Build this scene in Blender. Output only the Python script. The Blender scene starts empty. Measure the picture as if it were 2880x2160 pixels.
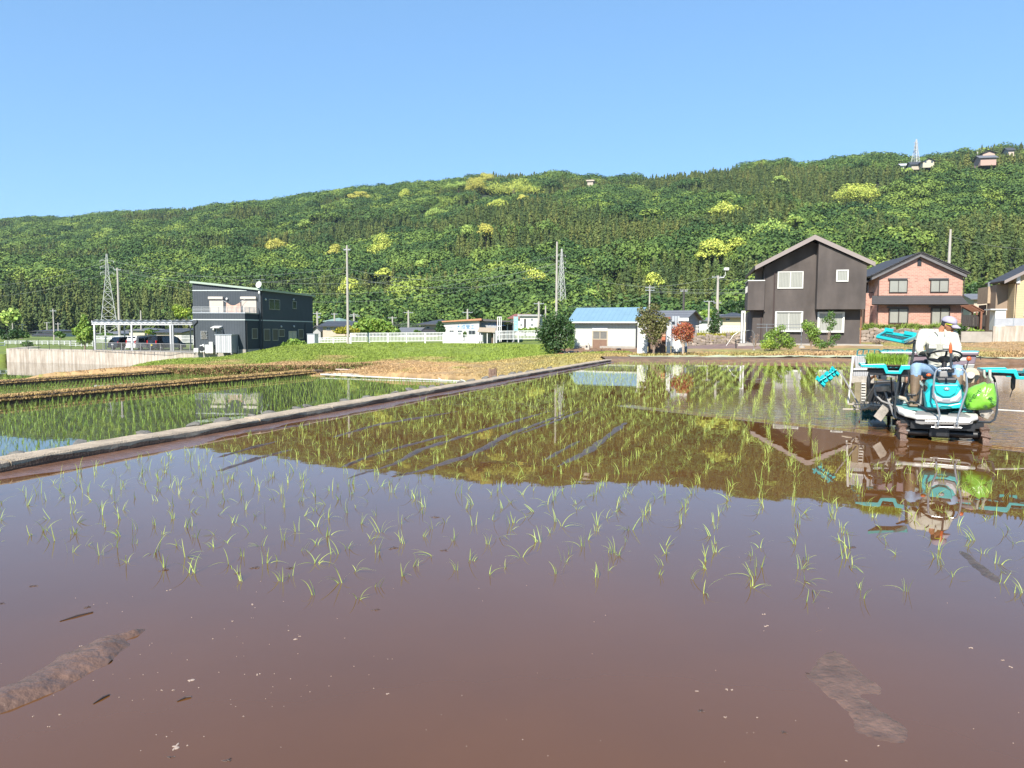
import bpy, bmesh, math, random
import numpy as np
from mathutils import Vector, Matrix
R = math.radians
S = bpy.context.scene
COL = S.collection
rnd = random.Random(7)
NR = np.random.RandomState(11)

# ------------------------------------------------------------------ camera
CAM_H = 1.55
FPX = 2050.0                       # focal length in pixels of a 2880 px wide frame
PITCH = math.atan(153 / FPX)
ROLL = R(0.29)
cam_data = bpy.data.cameras.new("camera")
cam = bpy.data.objects.new("camera", cam_data)
COL.objects.link(cam)
cam_data.sensor_width = 36
cam_data.lens = 36 * FPX / 2880
cam_data.clip_start = 0.05
cam_data.clip_end = 20000
CAM_M = Matrix.Translation((0, 0, CAM_H)) @ Matrix.Rotation(math.pi / 2 - PITCH, 4, 'X') @ Matrix.Rotation(ROLL, 4, 'Z')
cam.matrix_world = CAM_M
S.camera = cam

# ------------------------------------------------------------------ world, sun, exposure
SUN_EL = R(40)
SUN_AZ = R(22)                     # degrees left of straight behind the camera
sun_vec = Vector((-math.sin(SUN_AZ) * math.cos(SUN_EL), -math.cos(SUN_AZ) * math.cos(SUN_EL), math.sin(SUN_EL)))
W = bpy.data.worlds.new("World")
S.world = W
W.use_nodes = True
wn = W.node_tree
wn.nodes.clear()
sky = wn.nodes.new('ShaderNodeTexSky')
sky.sky_type = 'NISHITA'
sky.sun_disc = False
sky.sun_elevation = SUN_EL
sky.sun_rotation = math.atan2(sun_vec.x, sun_vec.y)
sky.air_density = 1.0
sky.dust_density = 0.0
sky.ozone_density = 8.0
bg = wn.nodes.new('ShaderNodeBackground')
bg.inputs['Strength'].default_value = 0.09
wo = wn.nodes.new('ShaderNodeOutputWorld')
gm = wn.nodes.new('ShaderNodeGamma'); gm.inputs['Gamma'].default_value = 0.5
tn = wn.nodes.new('ShaderNodeVectorMath'); tn.operation = 'MULTIPLY'; tn.inputs[1].default_value = (1.48, 2.08, 2.60)
wn.links.new(sky.outputs[0], gm.inputs[0]); wn.links.new(gm.outputs[0], tn.inputs[0]); wn.links.new(tn.outputs[0], bg.inputs[0])
wn.links.new(bg.outputs[0], wo.inputs[0])
sl = bpy.data.lights.new("sun", 'SUN')
sl.energy = 5.0
sl.angle = R(0.53)
sl.color = (1.0, 0.95, 0.86)
so = bpy.data.objects.new("sun", sl)
COL.objects.link(so)
so.rotation_euler = sun_vec.to_track_quat('Z', 'Y').to_euler()
S.view_settings.view_transform = 'Standard'
S.view_settings.look = 'None'
S.view_settings.gamma = 1
S.view_settings.use_curve_mapping = False
S.view_settings.exposure = 1.0
S.render.engine = 'CYCLES'
S.cycles.max_bounces = 6
S.cycles.diffuse_bounces = 2
S.cycles.glossy_bounces = 3
S.cycles.transparent_max_bounces = 8
S.cycles.volume_bounces = 0

# ------------------------------------------------------------------ pixel -> place
def ray(px, py):
    v = Vector(((px - 1440) / FPX, -(py - 1080) / FPX, -1))
    return CAM_M.to_3x3() @ v
def P(px, py, d):
    r = ray(px, py)
    return Vector((0, 0, CAM_H)) + r * (d / r.y)
def PZ(px, py, z):
    r = ray(px, py)
    return Vector((0, 0, CAM_H)) + r * ((z - CAM_H) / r.z)

# ------------------------------------------------------------------ materials
_m = {}
ALB = 0.74                         # keeps every surface at its real-world reflectance for this exposure
def mat(name, col, rough=0.8, var=0.12, scale=3.0, bump=0.0, bscale=None, metal=0.0, spec=0.5, island=0.0, hue=0.0, trans=0.0, emit=None):
    """noise-varied principled material; island: brightness variation per loose piece"""
    if name in _m: return _m[name]
    m = bpy.data.materials.new(name); m.use_nodes = True
    nt = m.node_tree; N = nt.nodes; L = nt.links
    b = N['Principled BSDF']
    b.inputs['Roughness'].default_value = rough
    b.inputs['Metallic'].default_value = metal
    b.inputs['Specular IOR Level'].default_value = spec
    tc = N.new('ShaderNodeTexCoord')
    nz = N.new('ShaderNodeTexNoise'); nz.inputs['Scale'].default_value = scale; nz.inputs['Detail'].default_value = 6
    nz.inputs['Roughness'].default_value = 0.65
    L.new(tc.outputs['Object'], nz.inputs['Vector'])
    mr = N.new('ShaderNodeMapRange'); mr.inputs['From Min'].default_value = .3; mr.inputs['From Max'].default_value = .7
    mr.inputs['To Min'].default_value = 1 - var; mr.inputs['To Max'].default_value = 1 + var
    L.new(nz.outputs['Fac'], mr.inputs['Value'])
    hs = N.new('ShaderNodeHueSaturation'); hs.inputs['Color'].default_value = (*[c*ALB for c in col], 1)
    hs.inputs['Value'].default_value = 1
    last = mr.outputs[0]
    if island or hue:
        g = N.new('ShaderNodeNewGeometry')
        if island:
            m2 = N.new('ShaderNodeMapRange'); m2.inputs['To Min'].default_value = 1 - island; m2.inputs['To Max'].default_value = 1 + island
            L.new(g.outputs['Random Per Island'], m2.inputs['Value'])
            mm = N.new('ShaderNodeMath'); mm.operation = 'MULTIPLY'
            L.new(last, mm.inputs[0]); L.new(m2.outputs[0], mm.inputs[1]); last = mm.outputs[0]
        if hue:
            m3 = N.new('ShaderNodeMapRange'); m3.inputs['To Min'].default_value = .5 - hue; m3.inputs['To Max'].default_value = .5 + hue
            wn_ = N.new('ShaderNodeTexWhiteNoise'); wn_.noise_dimensions = '1D'
            L.new(g.outputs['Random Per Island'], wn_.inputs['W'])
            L.new(wn_.outputs['Value'], m3.inputs['Value']); L.new(m3.outputs[0], hs.inputs['Hue'])
    L.new(last, hs.inputs['Value'])
    L.new(hs.outputs[0], b.inputs['Base Color'])
    if bump:
        n2 = N.new('ShaderNodeTexNoise'); n2.inputs['Scale'].default_value = bscale or scale * 6; n2.inputs['Detail'].default_value = 5
        L.new(tc.outputs['Object'], n2.inputs['Vector'])
        bp = N.new('ShaderNodeBump'); bp.inputs['Strength'].default_value = bump; bp.inputs['Distance'].default_value = 0.02
        L.new(n2.outputs['Fac'], bp.inputs['Height']); L.new(bp.outputs[0], b.inputs['Normal'])
    if trans:
        tr = N.new('ShaderNodeBsdfTranslucent'); mx = N.new('ShaderNodeMixShader'); mx.inputs[0].default_value = trans
        L.new(hs.outputs[0], tr.inputs['Color'])
        L.new(b.outputs[0], mx.inputs[1]); L.new(tr.outputs[0], mx.inputs[2])
        L.new(mx.outputs[0], N['Material Output'].inputs['Surface'])
    _m[name] = m
    return m

def wave_mat(name, c1, c2, period, axis='X', rough=0.6, width=0.2, metal=0.0, bump=0.6):
    """panelled or ribbed surface: narrow lines of c2 on c1 every `period` metres along an object axis"""
    if name in _m: return _m[name]
    m = mat(name, c1, rough, .07, 1.2, metal=metal)
    nt = m.node_tree; N = nt.nodes; L = nt.links; b = N['Principled BSDF']
    tc = N['Texture Coordinate']; sx = N.new('ShaderNodeSeparateXYZ'); L.new(tc.outputs['Object'], sx.inputs[0])
    md = N.new('ShaderNodeMath'); md.operation = 'FLOORED_MODULO'; md.inputs[1].default_value = period
    L.new(sx.outputs[axis], md.inputs[0])
    lt = N.new('ShaderNodeMath'); lt.operation = 'LESS_THAN'; lt.inputs[1].default_value = period * width
    L.new(md.outputs[0], lt.inputs[0])
    mx = N.new('ShaderNodeMix'); mx.data_type = 'RGBA'; mx.inputs['B'].default_value = (*[c*ALB for c in c2], 1)
    hs = [n for n in N if n.type == 'HUE_SAT'][0]
    L.new(lt.outputs[0], mx.inputs['Factor']); L.new(hs.outputs[0], mx.inputs['A']); L.new(mx.outputs['Result'], b.inputs['Base Color'])
    bp = N.new('ShaderNodeBump'); bp.inputs['Strength'].default_value = bump; bp.inputs['Distance'].default_value = 0.015; bp.invert = True
    L.new(lt.outputs[0], bp.inputs['Height']); L.new(bp.outputs[0], b.inputs['Normal'])
    return m

def brick_mat(name, c1, c2, mortar, w, h):
    if name in _m: return _m[name]
    c1, c2, mortar = [tuple(c*ALB for c in q) for q in (c1, c2, mortar)]
    m = bpy.data.materials.new(name); m.use_nodes = True; _m[name] = m
    nt = m.node_tree; N = nt.nodes; L = nt.links; b = N['Principled BSDF']; b.inputs['Roughness'].default_value = .8
    tc = N.new('ShaderNodeTexCoord'); sx = N.new('ShaderNodeSeparateXYZ'); L.new(tc.outputs['Object'], sx.inputs[0])
    ad = N.new('ShaderNodeMath'); ad.operation = 'ADD'; L.new(sx.outputs['X'], ad.inputs[0]); L.new(sx.outputs['Y'], ad.inputs[1])
    cb = N.new('ShaderNodeCombineXYZ'); L.new(ad.outputs[0], cb.inputs[0]); L.new(sx.outputs['Z'], cb.inputs[1])
    bt = N.new('ShaderNodeTexBrick'); bt.inputs['Scale'].default_value = 1; bt.inputs['Brick Width'].default_value = w; bt.inputs['Row Height'].default_value = h
    bt.inputs['Mortar Size'].default_value = h * .09; bt.inputs['Color1'].default_value = (*c1, 1); bt.inputs['Color2'].default_value = (*c2, 1); bt.inputs['Mortar'].default_value = (*mortar, 1)
    bt.inputs['Bias'].default_value = -.3
    L.new(cb.outputs[0], bt.inputs['Vector']); L.new(bt.outputs[0], b.inputs['Base Color'])
    return m

def glass_mat(name, col, rough=.06):
    m = mat(name, col, rough, .1, .8, spec=.8); return m

# ------------------------------------------------------------------ mesh builder
class MB:
    def __init__(s): s.v = []; s.f = []
    def add(s, vs, fs):
        o = len(s.v); s.v += [tuple(v) for v in vs]; s.f += [tuple(i + o for i in f) for f in fs]; return s
    def box(s, a, b, m=None):
        x0, y0, z0 = a; x1, y1, z1 = b
        vs = [Vector(c) for c in ((x0,y0,z0),(x1,y0,z0),(x1,y1,z0),(x0,y1,z0),(x0,y0,z1),(x1,y0,z1),(x1,y1,z1),(x0,y1,z1))]
        if m is not None: vs = [m @ v for v in vs]
        return s.add(vs, [(0,3,2,1),(4,5,6,7),(0,1,5,4),(1,2,6,5),(2,3,7,6),(3,0,4,7)])
    def bbox(s, a, b, r=.01, m=None):
        """box with chamfered vertical and horizontal edges"""
        x0,y0,z0=a; x1,y1,z1=b; vs=[]; 
        bm = bmesh.new(); bmesh.ops.create_cube(bm, size=1)
        for v in bm.verts: v.co = Vector((x0+(v.co.x+.5)*(x1-x0), y0+(v.co.y+.5)*(y1-y0), z0+(v.co.z+.5)*(z1-z0)))
        bmesh.ops.bevel(bm, geom=bm.edges[:], offset=r, segments=2, affect='EDGES', profile=.6)
        bm.verts.index_update()
        vv=[v.co.copy() for v in bm.verts]
        if m is not None: vv=[m@v for v in vv]
        s.add(vv,[tuple(v.index for v in f.verts) for f in bm.faces]); bm.free(); return s
    def tube(s, pts, r, n=8, caps=True):
        pts = [Vector(p) for p in pts]; rs = r if isinstance(r, (list, tuple)) else [r] * len(pts)
        rings = []; o = len(s.v)
        up = None
        for i, p in enumerate(pts):
            t = (pts[min(i+1, len(pts)-1)] - pts[max(i-1, 0)]).normalized()
            if up is None:
                up = Vector((0,0,1)) if abs(t.z) < .9 else Vector((1,0,0))
            a = t.cross(up); 
            if a.length < 1e-6: a = t.cross(Vector((0,1,0)))
            a.normalize(); b = t.cross(a).normalized(); up = -b if False else up
            s.v += [tuple(p + (a * math.cos(2*math.pi*k/n) + b * math.sin(2*math.pi*k/n)) * rs[i]) for k in range(n)]
        for i in range(len(pts)-1):
            for k in range(n):
                s.f.append((o+i*n+k, o+i*n+(k+1)%n, o+(i+1)*n+(k+1)%n, o+(i+1)*n+k))
        if caps:
            s.f.append(tuple(o+k for k in range(n))[::-1]); s.f.append(tuple(o+(len(pts)-1)*n+k for k in range(n)))
        return s
    def cyl(s, p0, p1, r0, r1=None, n=10): return s.tube([p0, p1], [r0, r0 if r1 is None else r1], n)
    def prism(s, poly, ext):
        """poly: list of 3D points, ext: vector"""
        n = len(poly); ext = Vector(ext); P0 = [Vector(p) for p in poly]
        return s.add(P0 + [p + ext for p in P0], [tuple(range(n))[::-1], tuple(range(n, 2*n))] + [(i, (i+1)%n, n+(i+1)%n, n+i) for i in range(n)])
    def lathe(s, prof, n=16, m=None):
        """prof: (r, z) list around local z"""
        vs = [Vector((r*math.cos(2*math.pi*k/n), r*math.sin(2*math.pi*k/n), z)) for r, z in prof for k in range(n)]
        if m is not None: vs = [m @ v for v in vs]
        fs = [(i*n+k, i*n+(k+1)%n, (i+1)*n+(k+1)%n, (i+1)*n+k) for i in range(len(prof)-1) for k in range(n)]
        fs.append(tuple(range(n))[::-1]); fs.append(tuple((len(prof)-1)*n+k for k in range(n)))
        return s.add(vs, fs)
    def ell(s, c, r, n=14, k=9, m=None):
        c = Vector(c); pr = []
        vs = []; 
        for i in range(1, k):
            a = math.pi*i/k
            for j in range(n):
                b = 2*math.pi*j/n
                vs.append(Vector((r[0]*math.sin(a)*math.cos(b), r[1]*math.sin(a)*math.sin(b), r[2]*math.cos(a))))
        vs.append(Vector((0,0,r[2]))); vs.append(Vector((0,0,-r[2])))
        if m is not None: vs = [m @ v for v in vs]
        vs = [v + c for v in vs]
        fs = [(i*n+j, (i+1)*n+j, (i+1)*n+(j+1)%n, i*n+(j+1)%n) for i in range(k-2) for j in range(n)]
        T = (k-1)*n; fs += [(T, j, (j+1)%n) for j in range(n)] + [(T+1, (k-2)*n+(j+1)%n, (k-2)*n+j) for j in range(n)]
        return s.add(vs, fs)
    def build(s, name, m, parent=None, smooth=False):
        me = bpy.data.meshes.new(name); me.from_pydata(s.v, [], s.f)
        me.materials.append(m)
        if smooth:
            me.shade_smooth()
            me.set_sharp_from_angle(angle=R(40))
        o = bpy.data.objects.new(name, me); COL.objects.link(o); o.parent = parent
        return o

def np_mesh(name, V, F, m, parent=None, smooth=False):
    """V (n,3), F (m,k) numpy"""
    me = bpy.data.meshes.new(name); k = F.shape[1]
    me.vertices.add(len(V)); me.vertices.foreach_set('co', V.astype(np.float32).ravel())
    me.loops.add(F.size); me.loops.foreach_set('vertex_index', F.astype(np.int32).ravel())
    me.polygons.add(len(F)); me.polygons.foreach_set('loop_start', np.arange(0, F.size, k, dtype=np.int32))
    me.update(calc_edges=True); me.validate(); me.materials.append(m)
    if smooth: me.shade_smooth()
    o = bpy.data.objects.new(name, me); COL.objects.link(o); o.parent = parent
    return o

def tag(o, label=None, cat=None, group=None, kind=None):
    if label: o['label'] = label
    if cat: o['category'] = cat
    if group: o['group'] = group
    if kind: o['kind'] = kind
    return o
def thing(name, label, cat, loc=(0,0,0), rotz=0, group=None):
    o = bpy.data.objects.new(name, None); COL.objects.link(o); o.empty_display_size = .2
    o.location = loc; o.rotation_euler = (0, 0, rotz)
    o.matrix_world = Matrix.Translation(Vector(loc)) @ Matrix.Rotation(rotz, 4, 'Z')
    return tag(o, label, cat, group)
def loc_y(t, px, py, yl):
    """pixel -> thing-local point on the local plane y = yl"""
    mi = t.matrix_world.inverted(); o = mi @ Vector((0,0,CAM_H)); r = mi.to_3x3() @ ray(px, py)
    return o + r * ((yl - o.y) / r.y)
def loc_x(t, px, py, xl):
    mi = t.matrix_world.inverted(); o = mi @ Vector((0,0,CAM_H)); r = mi.to_3x3() @ ray(px, py)
    return o + r * ((xl - o.x) / r.x)
# ================================================================== LAND
def hor(px): return 927 + (px - 1440) * 0.005
K0 = np.array([-5.43, 7.75]); KT = np.array([.343, .9393]); KN = np.array([-.9393, .343])
def uv_of(X, Y):
    dx = X - K0[0]; dy = Y - K0[1]
    return dx * KN[0] + dy * KN[1], dx * KT[0] + dy * KT[1]
def xy_of(u, v): return K0[0] + KN[0]*u + KT[0]*v, K0[1] + KN[1]*u + KT[1]*v

CP = [(902,1050,44),(1309,1063,38),(1388,1059,37),(1550,1040,36),(1640,1026,36.4),(1700,1012,36.8),(1544,996,58),(1750,985,64),(1200,1022,52),
      (900,1022,58),(600,1030,60),(330,1040,66),(240,1047,70),(690,1003,76),(750,985,75),(830,972,74),(900,967,74),(1100,967,74),(1300,969,74),(1430,973,72),(1540,983,68),
      (480,1014,80),(600,1008,74),(380,1024,83),(560,1012,78),(300,1034,84),(660,1003,75),(980,966,86),(1200,967,90),(1480,968,90),(1000,946,120),(1400,943,120),(300,960,110),(30,965,110),(100,950,150),
      (1700,1000,39),(1900,1004,38.5),(2100,1005,38),(2300,1005,38),(2500,1005,38),(2700,1005,38),(2880,1010,38),
      (1800,996,44),(1950,992,46),(2200,985,50),(2400,980,52),(2100,968,60),(1990,975,58),(1700,978,68),(1850,975,66),
      (2600,990,46),(2850,985,48),(2650,965,58),(2850,960,58),(2200,970,57),(2400,968,57),(1000,1000,66),(1300,1000,64),(3100,980,50),(3100,1005,38)]
cp = np.array([[*P(a, b, d)] for a, b, d in CP])
extra = np.array([[-100,100,-1.35],[-60,60,-3],[-140,160,-1.2],[0,200,0],[80,200,2],[60,90,1.6],[40,75,1.3],[-22,84,-1.38],[-26,92,-1.38],[120,60,1.5]])
cp = np.vstack([cp, extra])
def smooth(a, b, x):
    t = np.clip((x - a) / (b - a), 0, 1); return t*t*(3-2*t)
# top edge of the left retaining wall, in plan
WALL = [PZ(17.7, 980.5, -1.35), PZ(250, 985.3, -1.35), PZ(480, 990.8, -1.35), PZ(672, 998.6, -1.35)]
def wall_y(X):
    return np.interp(X, [w.x for w in WALL], [w.y for w in WALL])
def gz(X, Y):
    X = np.asarray(X, float); Y = np.asarray(Y, float); sh = X.shape; X = X.ravel(); Y = Y.ravel()
    num = np.zeros_like(X); den = np.zeros_like(X)
    for c in cp:
        w = 1 / (((X-c[0])**2 + (Y-c[1])**2) / (4 + .004*Y**2) + .15)**2
        num += w*c[2]; den += w
    z = num/den
    u, v = uv_of(X, Y)
    # parking terrace behind the wall
    wy = wall_y(X)
    tr = (X < WALL[3].x + 1.0) & (Y > wy + 1.0)
    park = smooth(-10, -18, X)
    z = np.where(tr, -1.38*park + z*(1-park), z)
    # terrace of the brick house, behind the dry stone wall
    T = np.interp(X, [16, 22, 34, 60], [1.05, 1.15, 1.7, 1.75])
    z = np.where((X > 15.6) & (Y > 66.9), T, z)
    z = np.where((X > 43.6) & (Y > 58.2), T, z)
    # paddies
    far1 = 30.3 + np.sin(u*2.1)*.12
    z = np.where((u < -.12) & (Y < 35.6 + np.sin(X*1.7)*.12), -.3, z)
    z = np.where((u < .25) & (u >= -.12) & (v < 30), -.05, z)
    inl = (u > .25) & (v < far1)
    bank = np.interp(u, [.25, 1.4, 1.5], [.02, -1.45, -1.5])
    z = np.where(inl & (u <= 18.3), bank, z)
    z = np.where((u > 18.3) & (u <= 36.2) & (v < 40 - .1*(u-18) + np.sin(u*2)*.15), -2.3, z)
    z = np.where((u > 36.2) & (v < 40 - .1*(u-18)) , -3.5, z)
    inz3 = (u > 36.2) & (Y < wy + 1.0)
    e3 = smooth(PZ(250,1047,-3.1).x-1, PZ(330,1038,-2.3).x, X)
    z = np.where(inz3 & (v >= 40 - .1*(u-18)), np.minimum(z, -3.5*(1-e3) + z*e3), z)
    z = np.where(X < WALL[0].x - .5, np.where(Y < 98, -3.5, -2.2 + smooth(97, 112, Y)*1.0), z)
    z = np.where(Y > 260, np.minimum(z, -.5), z)
    return z.reshape(sh)

def attr_rgb(o, C):
    a = o.data.color_attributes.new('tone', 'FLOAT_COLOR', 'POINT')
    a.data.foreach_set('color', np.concatenate([C*ALB, np.ones((len(C), 1))], 1).astype(np.float32).ravel())

def vnoise(X, Y, s, seed=0):
    """cheap smooth value noise in the plan"""
    X = X/s; Y = Y/s; xi = np.floor(X).astype(int); yi = np.floor(Y).astype(int); fx = X-xi; fy = Y-yi
    fx = fx*fx*(3-2*fx); fy = fy*fy*(3-2*fy)
    def h(a, b):
        n = (a*374761393 + b*668265263 + seed*974711) & 0x7fffffff
        n = ((n ^ (n >> 13)) * 1274126177) & 0x7fffffff
        return (n & 0xffff)/65535.
    return (h(xi,yi)*(1-fx)+h(xi+1,yi)*fx)*(1-fy) + (h(xi,yi+1)*(1-fx)+h(xi+1,yi+1)*fx)*fy
def fbm(X, Y, s, seed=0, o=4):
    r = 0; a = .5; t = 0
    for i in range(o):
        r = r + a*vnoise(X, Y, s/2**i, seed+i); t += a; a *= .55
    return r/t

G_GREEN = np.array([.26,.34,.045]); G_DRY = np.array([.56,.36,.17]); G_SOIL = np.array([.24,.14,.08]); G_GRAV = np.array([.30,.20,.17]); G_YEL=np.array([.40,.36,.10])
def ground_tone(X, Y):
    """0 green .. 1 dry, class of the surface in plan"""
    u, v = uv_of(X, Y)
    n = fbm(X, Y, 5, 3); n2 = fbm(X, Y, 1.6, 9)
    px = 1440 + FPX*X/np.maximum(Y, 1)
    # dry band: in front, green mound behind
    lim = np.interp(px, [200,600,900,1200,1500,1750], [66,64.5,63,57,50,44])
    dry = smooth(2.5, -2.5, Y - lim + (n-.5)*14) * smooth(.2, .5, n2+.12)
    dry = dry*np.interp(px, [0,1250,1600,1800], [1,1,.5,.9])
    right = (px > 1780)
    dryr = smooth(.3,.6,n)
    C = G_GREEN*(1-dry[:,None]) + G_DRY*dry[:,None]
    CR = G_YEL*(1-dryr[:,None]) + (G_DRY*.9)*dryr[:,None]
    C = np.where(right[:,None], CR, C)
    soil = ((px > 1570) & (px < 1800) & (Y > 47) & (Y < 70)) | ((Y < 37.2) & (u < .2))
    C = np.where(soil[:,None], G_SOIL*1.3, C)
    lot = (px > 1890) & (px < 2140) & (Y > 53) & (Y < 66)
    C = np.where(lot[:,None], G_GRAV, C)
    C = np.where((X < WALL[3].x+1)[:,None] & (Y > wall_y(X))[:,None] & (X > PZ(255,985,-1.35).x)[:,None], np.array([.30,.28,.25]), C)
    C = np.where((Y > 96)[:,None], G_GREEN*.8, C)
    wet = (u<.3)&(Y<35.4) | ((u>=.3)&(v<30.2))
    C = np.where(wet[:,None], np.array([.11,.065,.045]), C)
    return C, dry

def tone_mat(name, rough=.95, bump=.6, bscale=9, var=.25):
    m = mat(name, (1,1,1), rough, var, 2.0, bump=bump, bscale=bscale)
    nt = m.node_tree; at = nt.nodes.new('ShaderNodeAttribute'); at.attribute_name = 'tone'
    hs = [n for n in nt.nodes if n.type == 'HUE_SAT'][0]
    nt.links.new(at.outputs['Color'], hs.inputs['Color'])
    return m

# ground: one sheet out to the horizon
na = 640
ang = np.concatenate([np.linspace(R(-80),R(-46),20)[:-1], np.linspace(R(-46),R(46),na), np.linspace(R(46),R(80),20)[1:]])
na = len(ang)
ds = np.concatenate([np.linspace(-6,6,8)[:-1]*0+np.linspace(.6,6,7), np.geomspace(6.2,120,420), np.geomspace(125,9000,40)])
A, D = np.meshgrid(ang, ds); gX = np.tan(A)*D; gY = D
gZ = gz(gX, gY) + (fbm(gX, gY, .9, 5)-.5)*.12*(gY<100)
V = np.stack([gX.ravel(), gY.ravel(), gZ.ravel()], 1)
i = np.arange((len(ds)-1)*(na-1)); r_, c_ = i//(na-1), i%(na-1); a_ = r_*na+c_
F = np.stack([a_, a_+1, a_+na+1, a_+na], 1)
ground = np_mesh('ground', V, F, tone_mat('ground_cover'), smooth=True)
C, _ = ground_tone(V[:,0], V[:,1]); C = C*(.55+.45*fbm(V[:,0], V[:,1], 1.1, 41))[:,None]; attr_rgb(ground, C)
tag(ground, kind='structure')

# ------------------------------------------------------------------ hill
RX = [-1200,0,90,200,370,520,660,760,860,970,1100,1250,1360,1430,1560,1640,1760,1850,1940,2050,2120,2190,2230,2330,2400,2440,2480,2540,2620,2700,2790,2840,2880,4200]
RY = [640,628,620,622,604,596,582,578,562,546,533,521,500,503,497,510,511,510,498,487,472,468,480,467,457,453,455,466,452,438,430,425,420,340]
def ridge_f(px):
    y = np.interp(px, RX, RY); D = np.interp(px, [-500,600,1440,2200,2880,3600],[1150,1000,860,760,680,640])
    Fo = np.interp(px, [-500,700,1440,2200,2880,3600],[330,300,262,215,190,180])
    zr = CAM_H + (hor(px)-y)/FPX*D - np.interp(px,[0,2880],[9,7])
    return D, Fo, zr
def hz(X, Y):
    px = 1440 + FPX*X/Y; D, Fo, zr = ridge_f(px)
    t = (Y-Fo)/(D-Fo)
    n = fbm(X+Y*.55, Y*.45, 150, 21, 5)-.5
    n2 = fbm(X, Y, 55, 33, 3)-.5
    s = np.where(t < 1, np.clip(t,0,1)**.97, 1-(t-1)*.6)
    env = np.clip(4*t*(1-t), 0, 1)
    return -1 + (zr+1)*s + env*(n*58 + n2*20)*np.clip(zr/150, .4, 1)
hpx = np.linspace(-1000, 3900, 420); ht = np.linspace(-.06, 1.5, 170)
HP, HT = np.meshgrid(hpx, ht); D_, F_, _z = ridge_f(HP); hY = F_ + HT*(D_-F_); hX = (HP-1440)/FPX*hY
hZ = hz(hX, hY)
V = np.stack([hX.ravel(), hY.ravel(), hZ.ravel()], 1); n_ = 420
i = np.arange((len(ht)-1)*(n_-1)); r_, c_ = i//(n_-1), i%(n_-1); a_ = r_*n_+c_
hill = np_mesh('hill', V, np.stack([a_, a_+1, a_+n_+1, a_+n_], 1), mat('forest_floor', (.025,.035,.014), .95, .3, .05), smooth=True)
tag(hill, kind='structure')
def hill_hit(px, py):
    r = ray(px, py); Y = np.linspace(170, 1400, 2460); X = r.x/r.y*Y; Z = CAM_H + r.z/r.y*Y
    h = hz(X, Y) + 9 > Z; D0 = float(ridge_f(px)[0]); k = np.argmax(h) if h.any() else int(np.argmin(abs(Y-D0)))
    if Y[k] > D0*1.03: k = int(np.argmin(abs(Y-D0)))
    return Vector((X[k], Y[k], Z[k]))

# tree stock for the wood (unlinked; only instances appear)
def leafcloud(pts, nrm, size, rs, jit=.7):
    """one quad per point, turned roughly to nrm"""
    n = len(pts); nn = nrm + rs.normal(0, jit, (n,3)); nn /= np.linalg.norm(nn, axis=1)[:,None]+1e-9
    t = np.cross(nn, rs.normal(0,1,(n,3))); t /= np.linalg.norm(t, axis=1)[:,None]+1e-9
    b = np.cross(nn, t); s = (size*rs.uniform(.6,1.35,(n,1)) if np.isscalar(size) else size[:,None]); e = rs.uniform(.5,.9,(n,1))
    V = np.stack([pts-t*s, pts-b*s*e, pts+t*s, pts+b*s*e], 1).reshape(-1,3)
    return V, np.arange(4*n).reshape(-1,4)
def conifer_pts(rs, n, w):
    h = 1-rs.uniform(0,1,n)**.62*.8; ph = rs.uniform(0,2*math.pi,n)
    tiers = .78+.22*np.cos(h*38+np.sin(ph*5)*1.2)
    lob = .8+.2*np.sin(ph*6+h*9)
    r = w*(1-h)**.75*tiers*lob*rs.uniform(.7,1,n)
    pts = np.stack([r*np.cos(ph), r*np.sin(ph), h], 1)
    nr = np.stack([np.cos(ph), np.sin(ph), np.full(n,.75)], 1); return pts, nr
def dome_pts(rs, n, lumps=9, flat=.75):
    k = lumps; cen = rs.normal(0,1,(k,3)); cen /= np.linalg.norm(cen,axis=1)[:,None]; cen[:,2] = np.abs(cen[:,2])*.9-.05
    cen = cen*np.array([.62,.62,.42*flat])*rs.uniform(.55,1,(k,1)); cen[0] = (0,0,.28)
    rad = rs.uniform(.24,.42,k); w = rad**2; idx = rs.choice(k, n, p=w/w.sum())
    d = rs.normal(0,1,(n,3)); d[:,2] = np.where(rs.uniform(0,1,n)<.8, np.abs(d[:,2]), d[:,2]); d /= np.linalg.norm(d,axis=1)[:,None]
    pts = cen[idx] + d*rad[idx][:,None]*rs.uniform(.85,1.05,(n,1))
    pts[:,2] += .45; return pts, d
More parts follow.
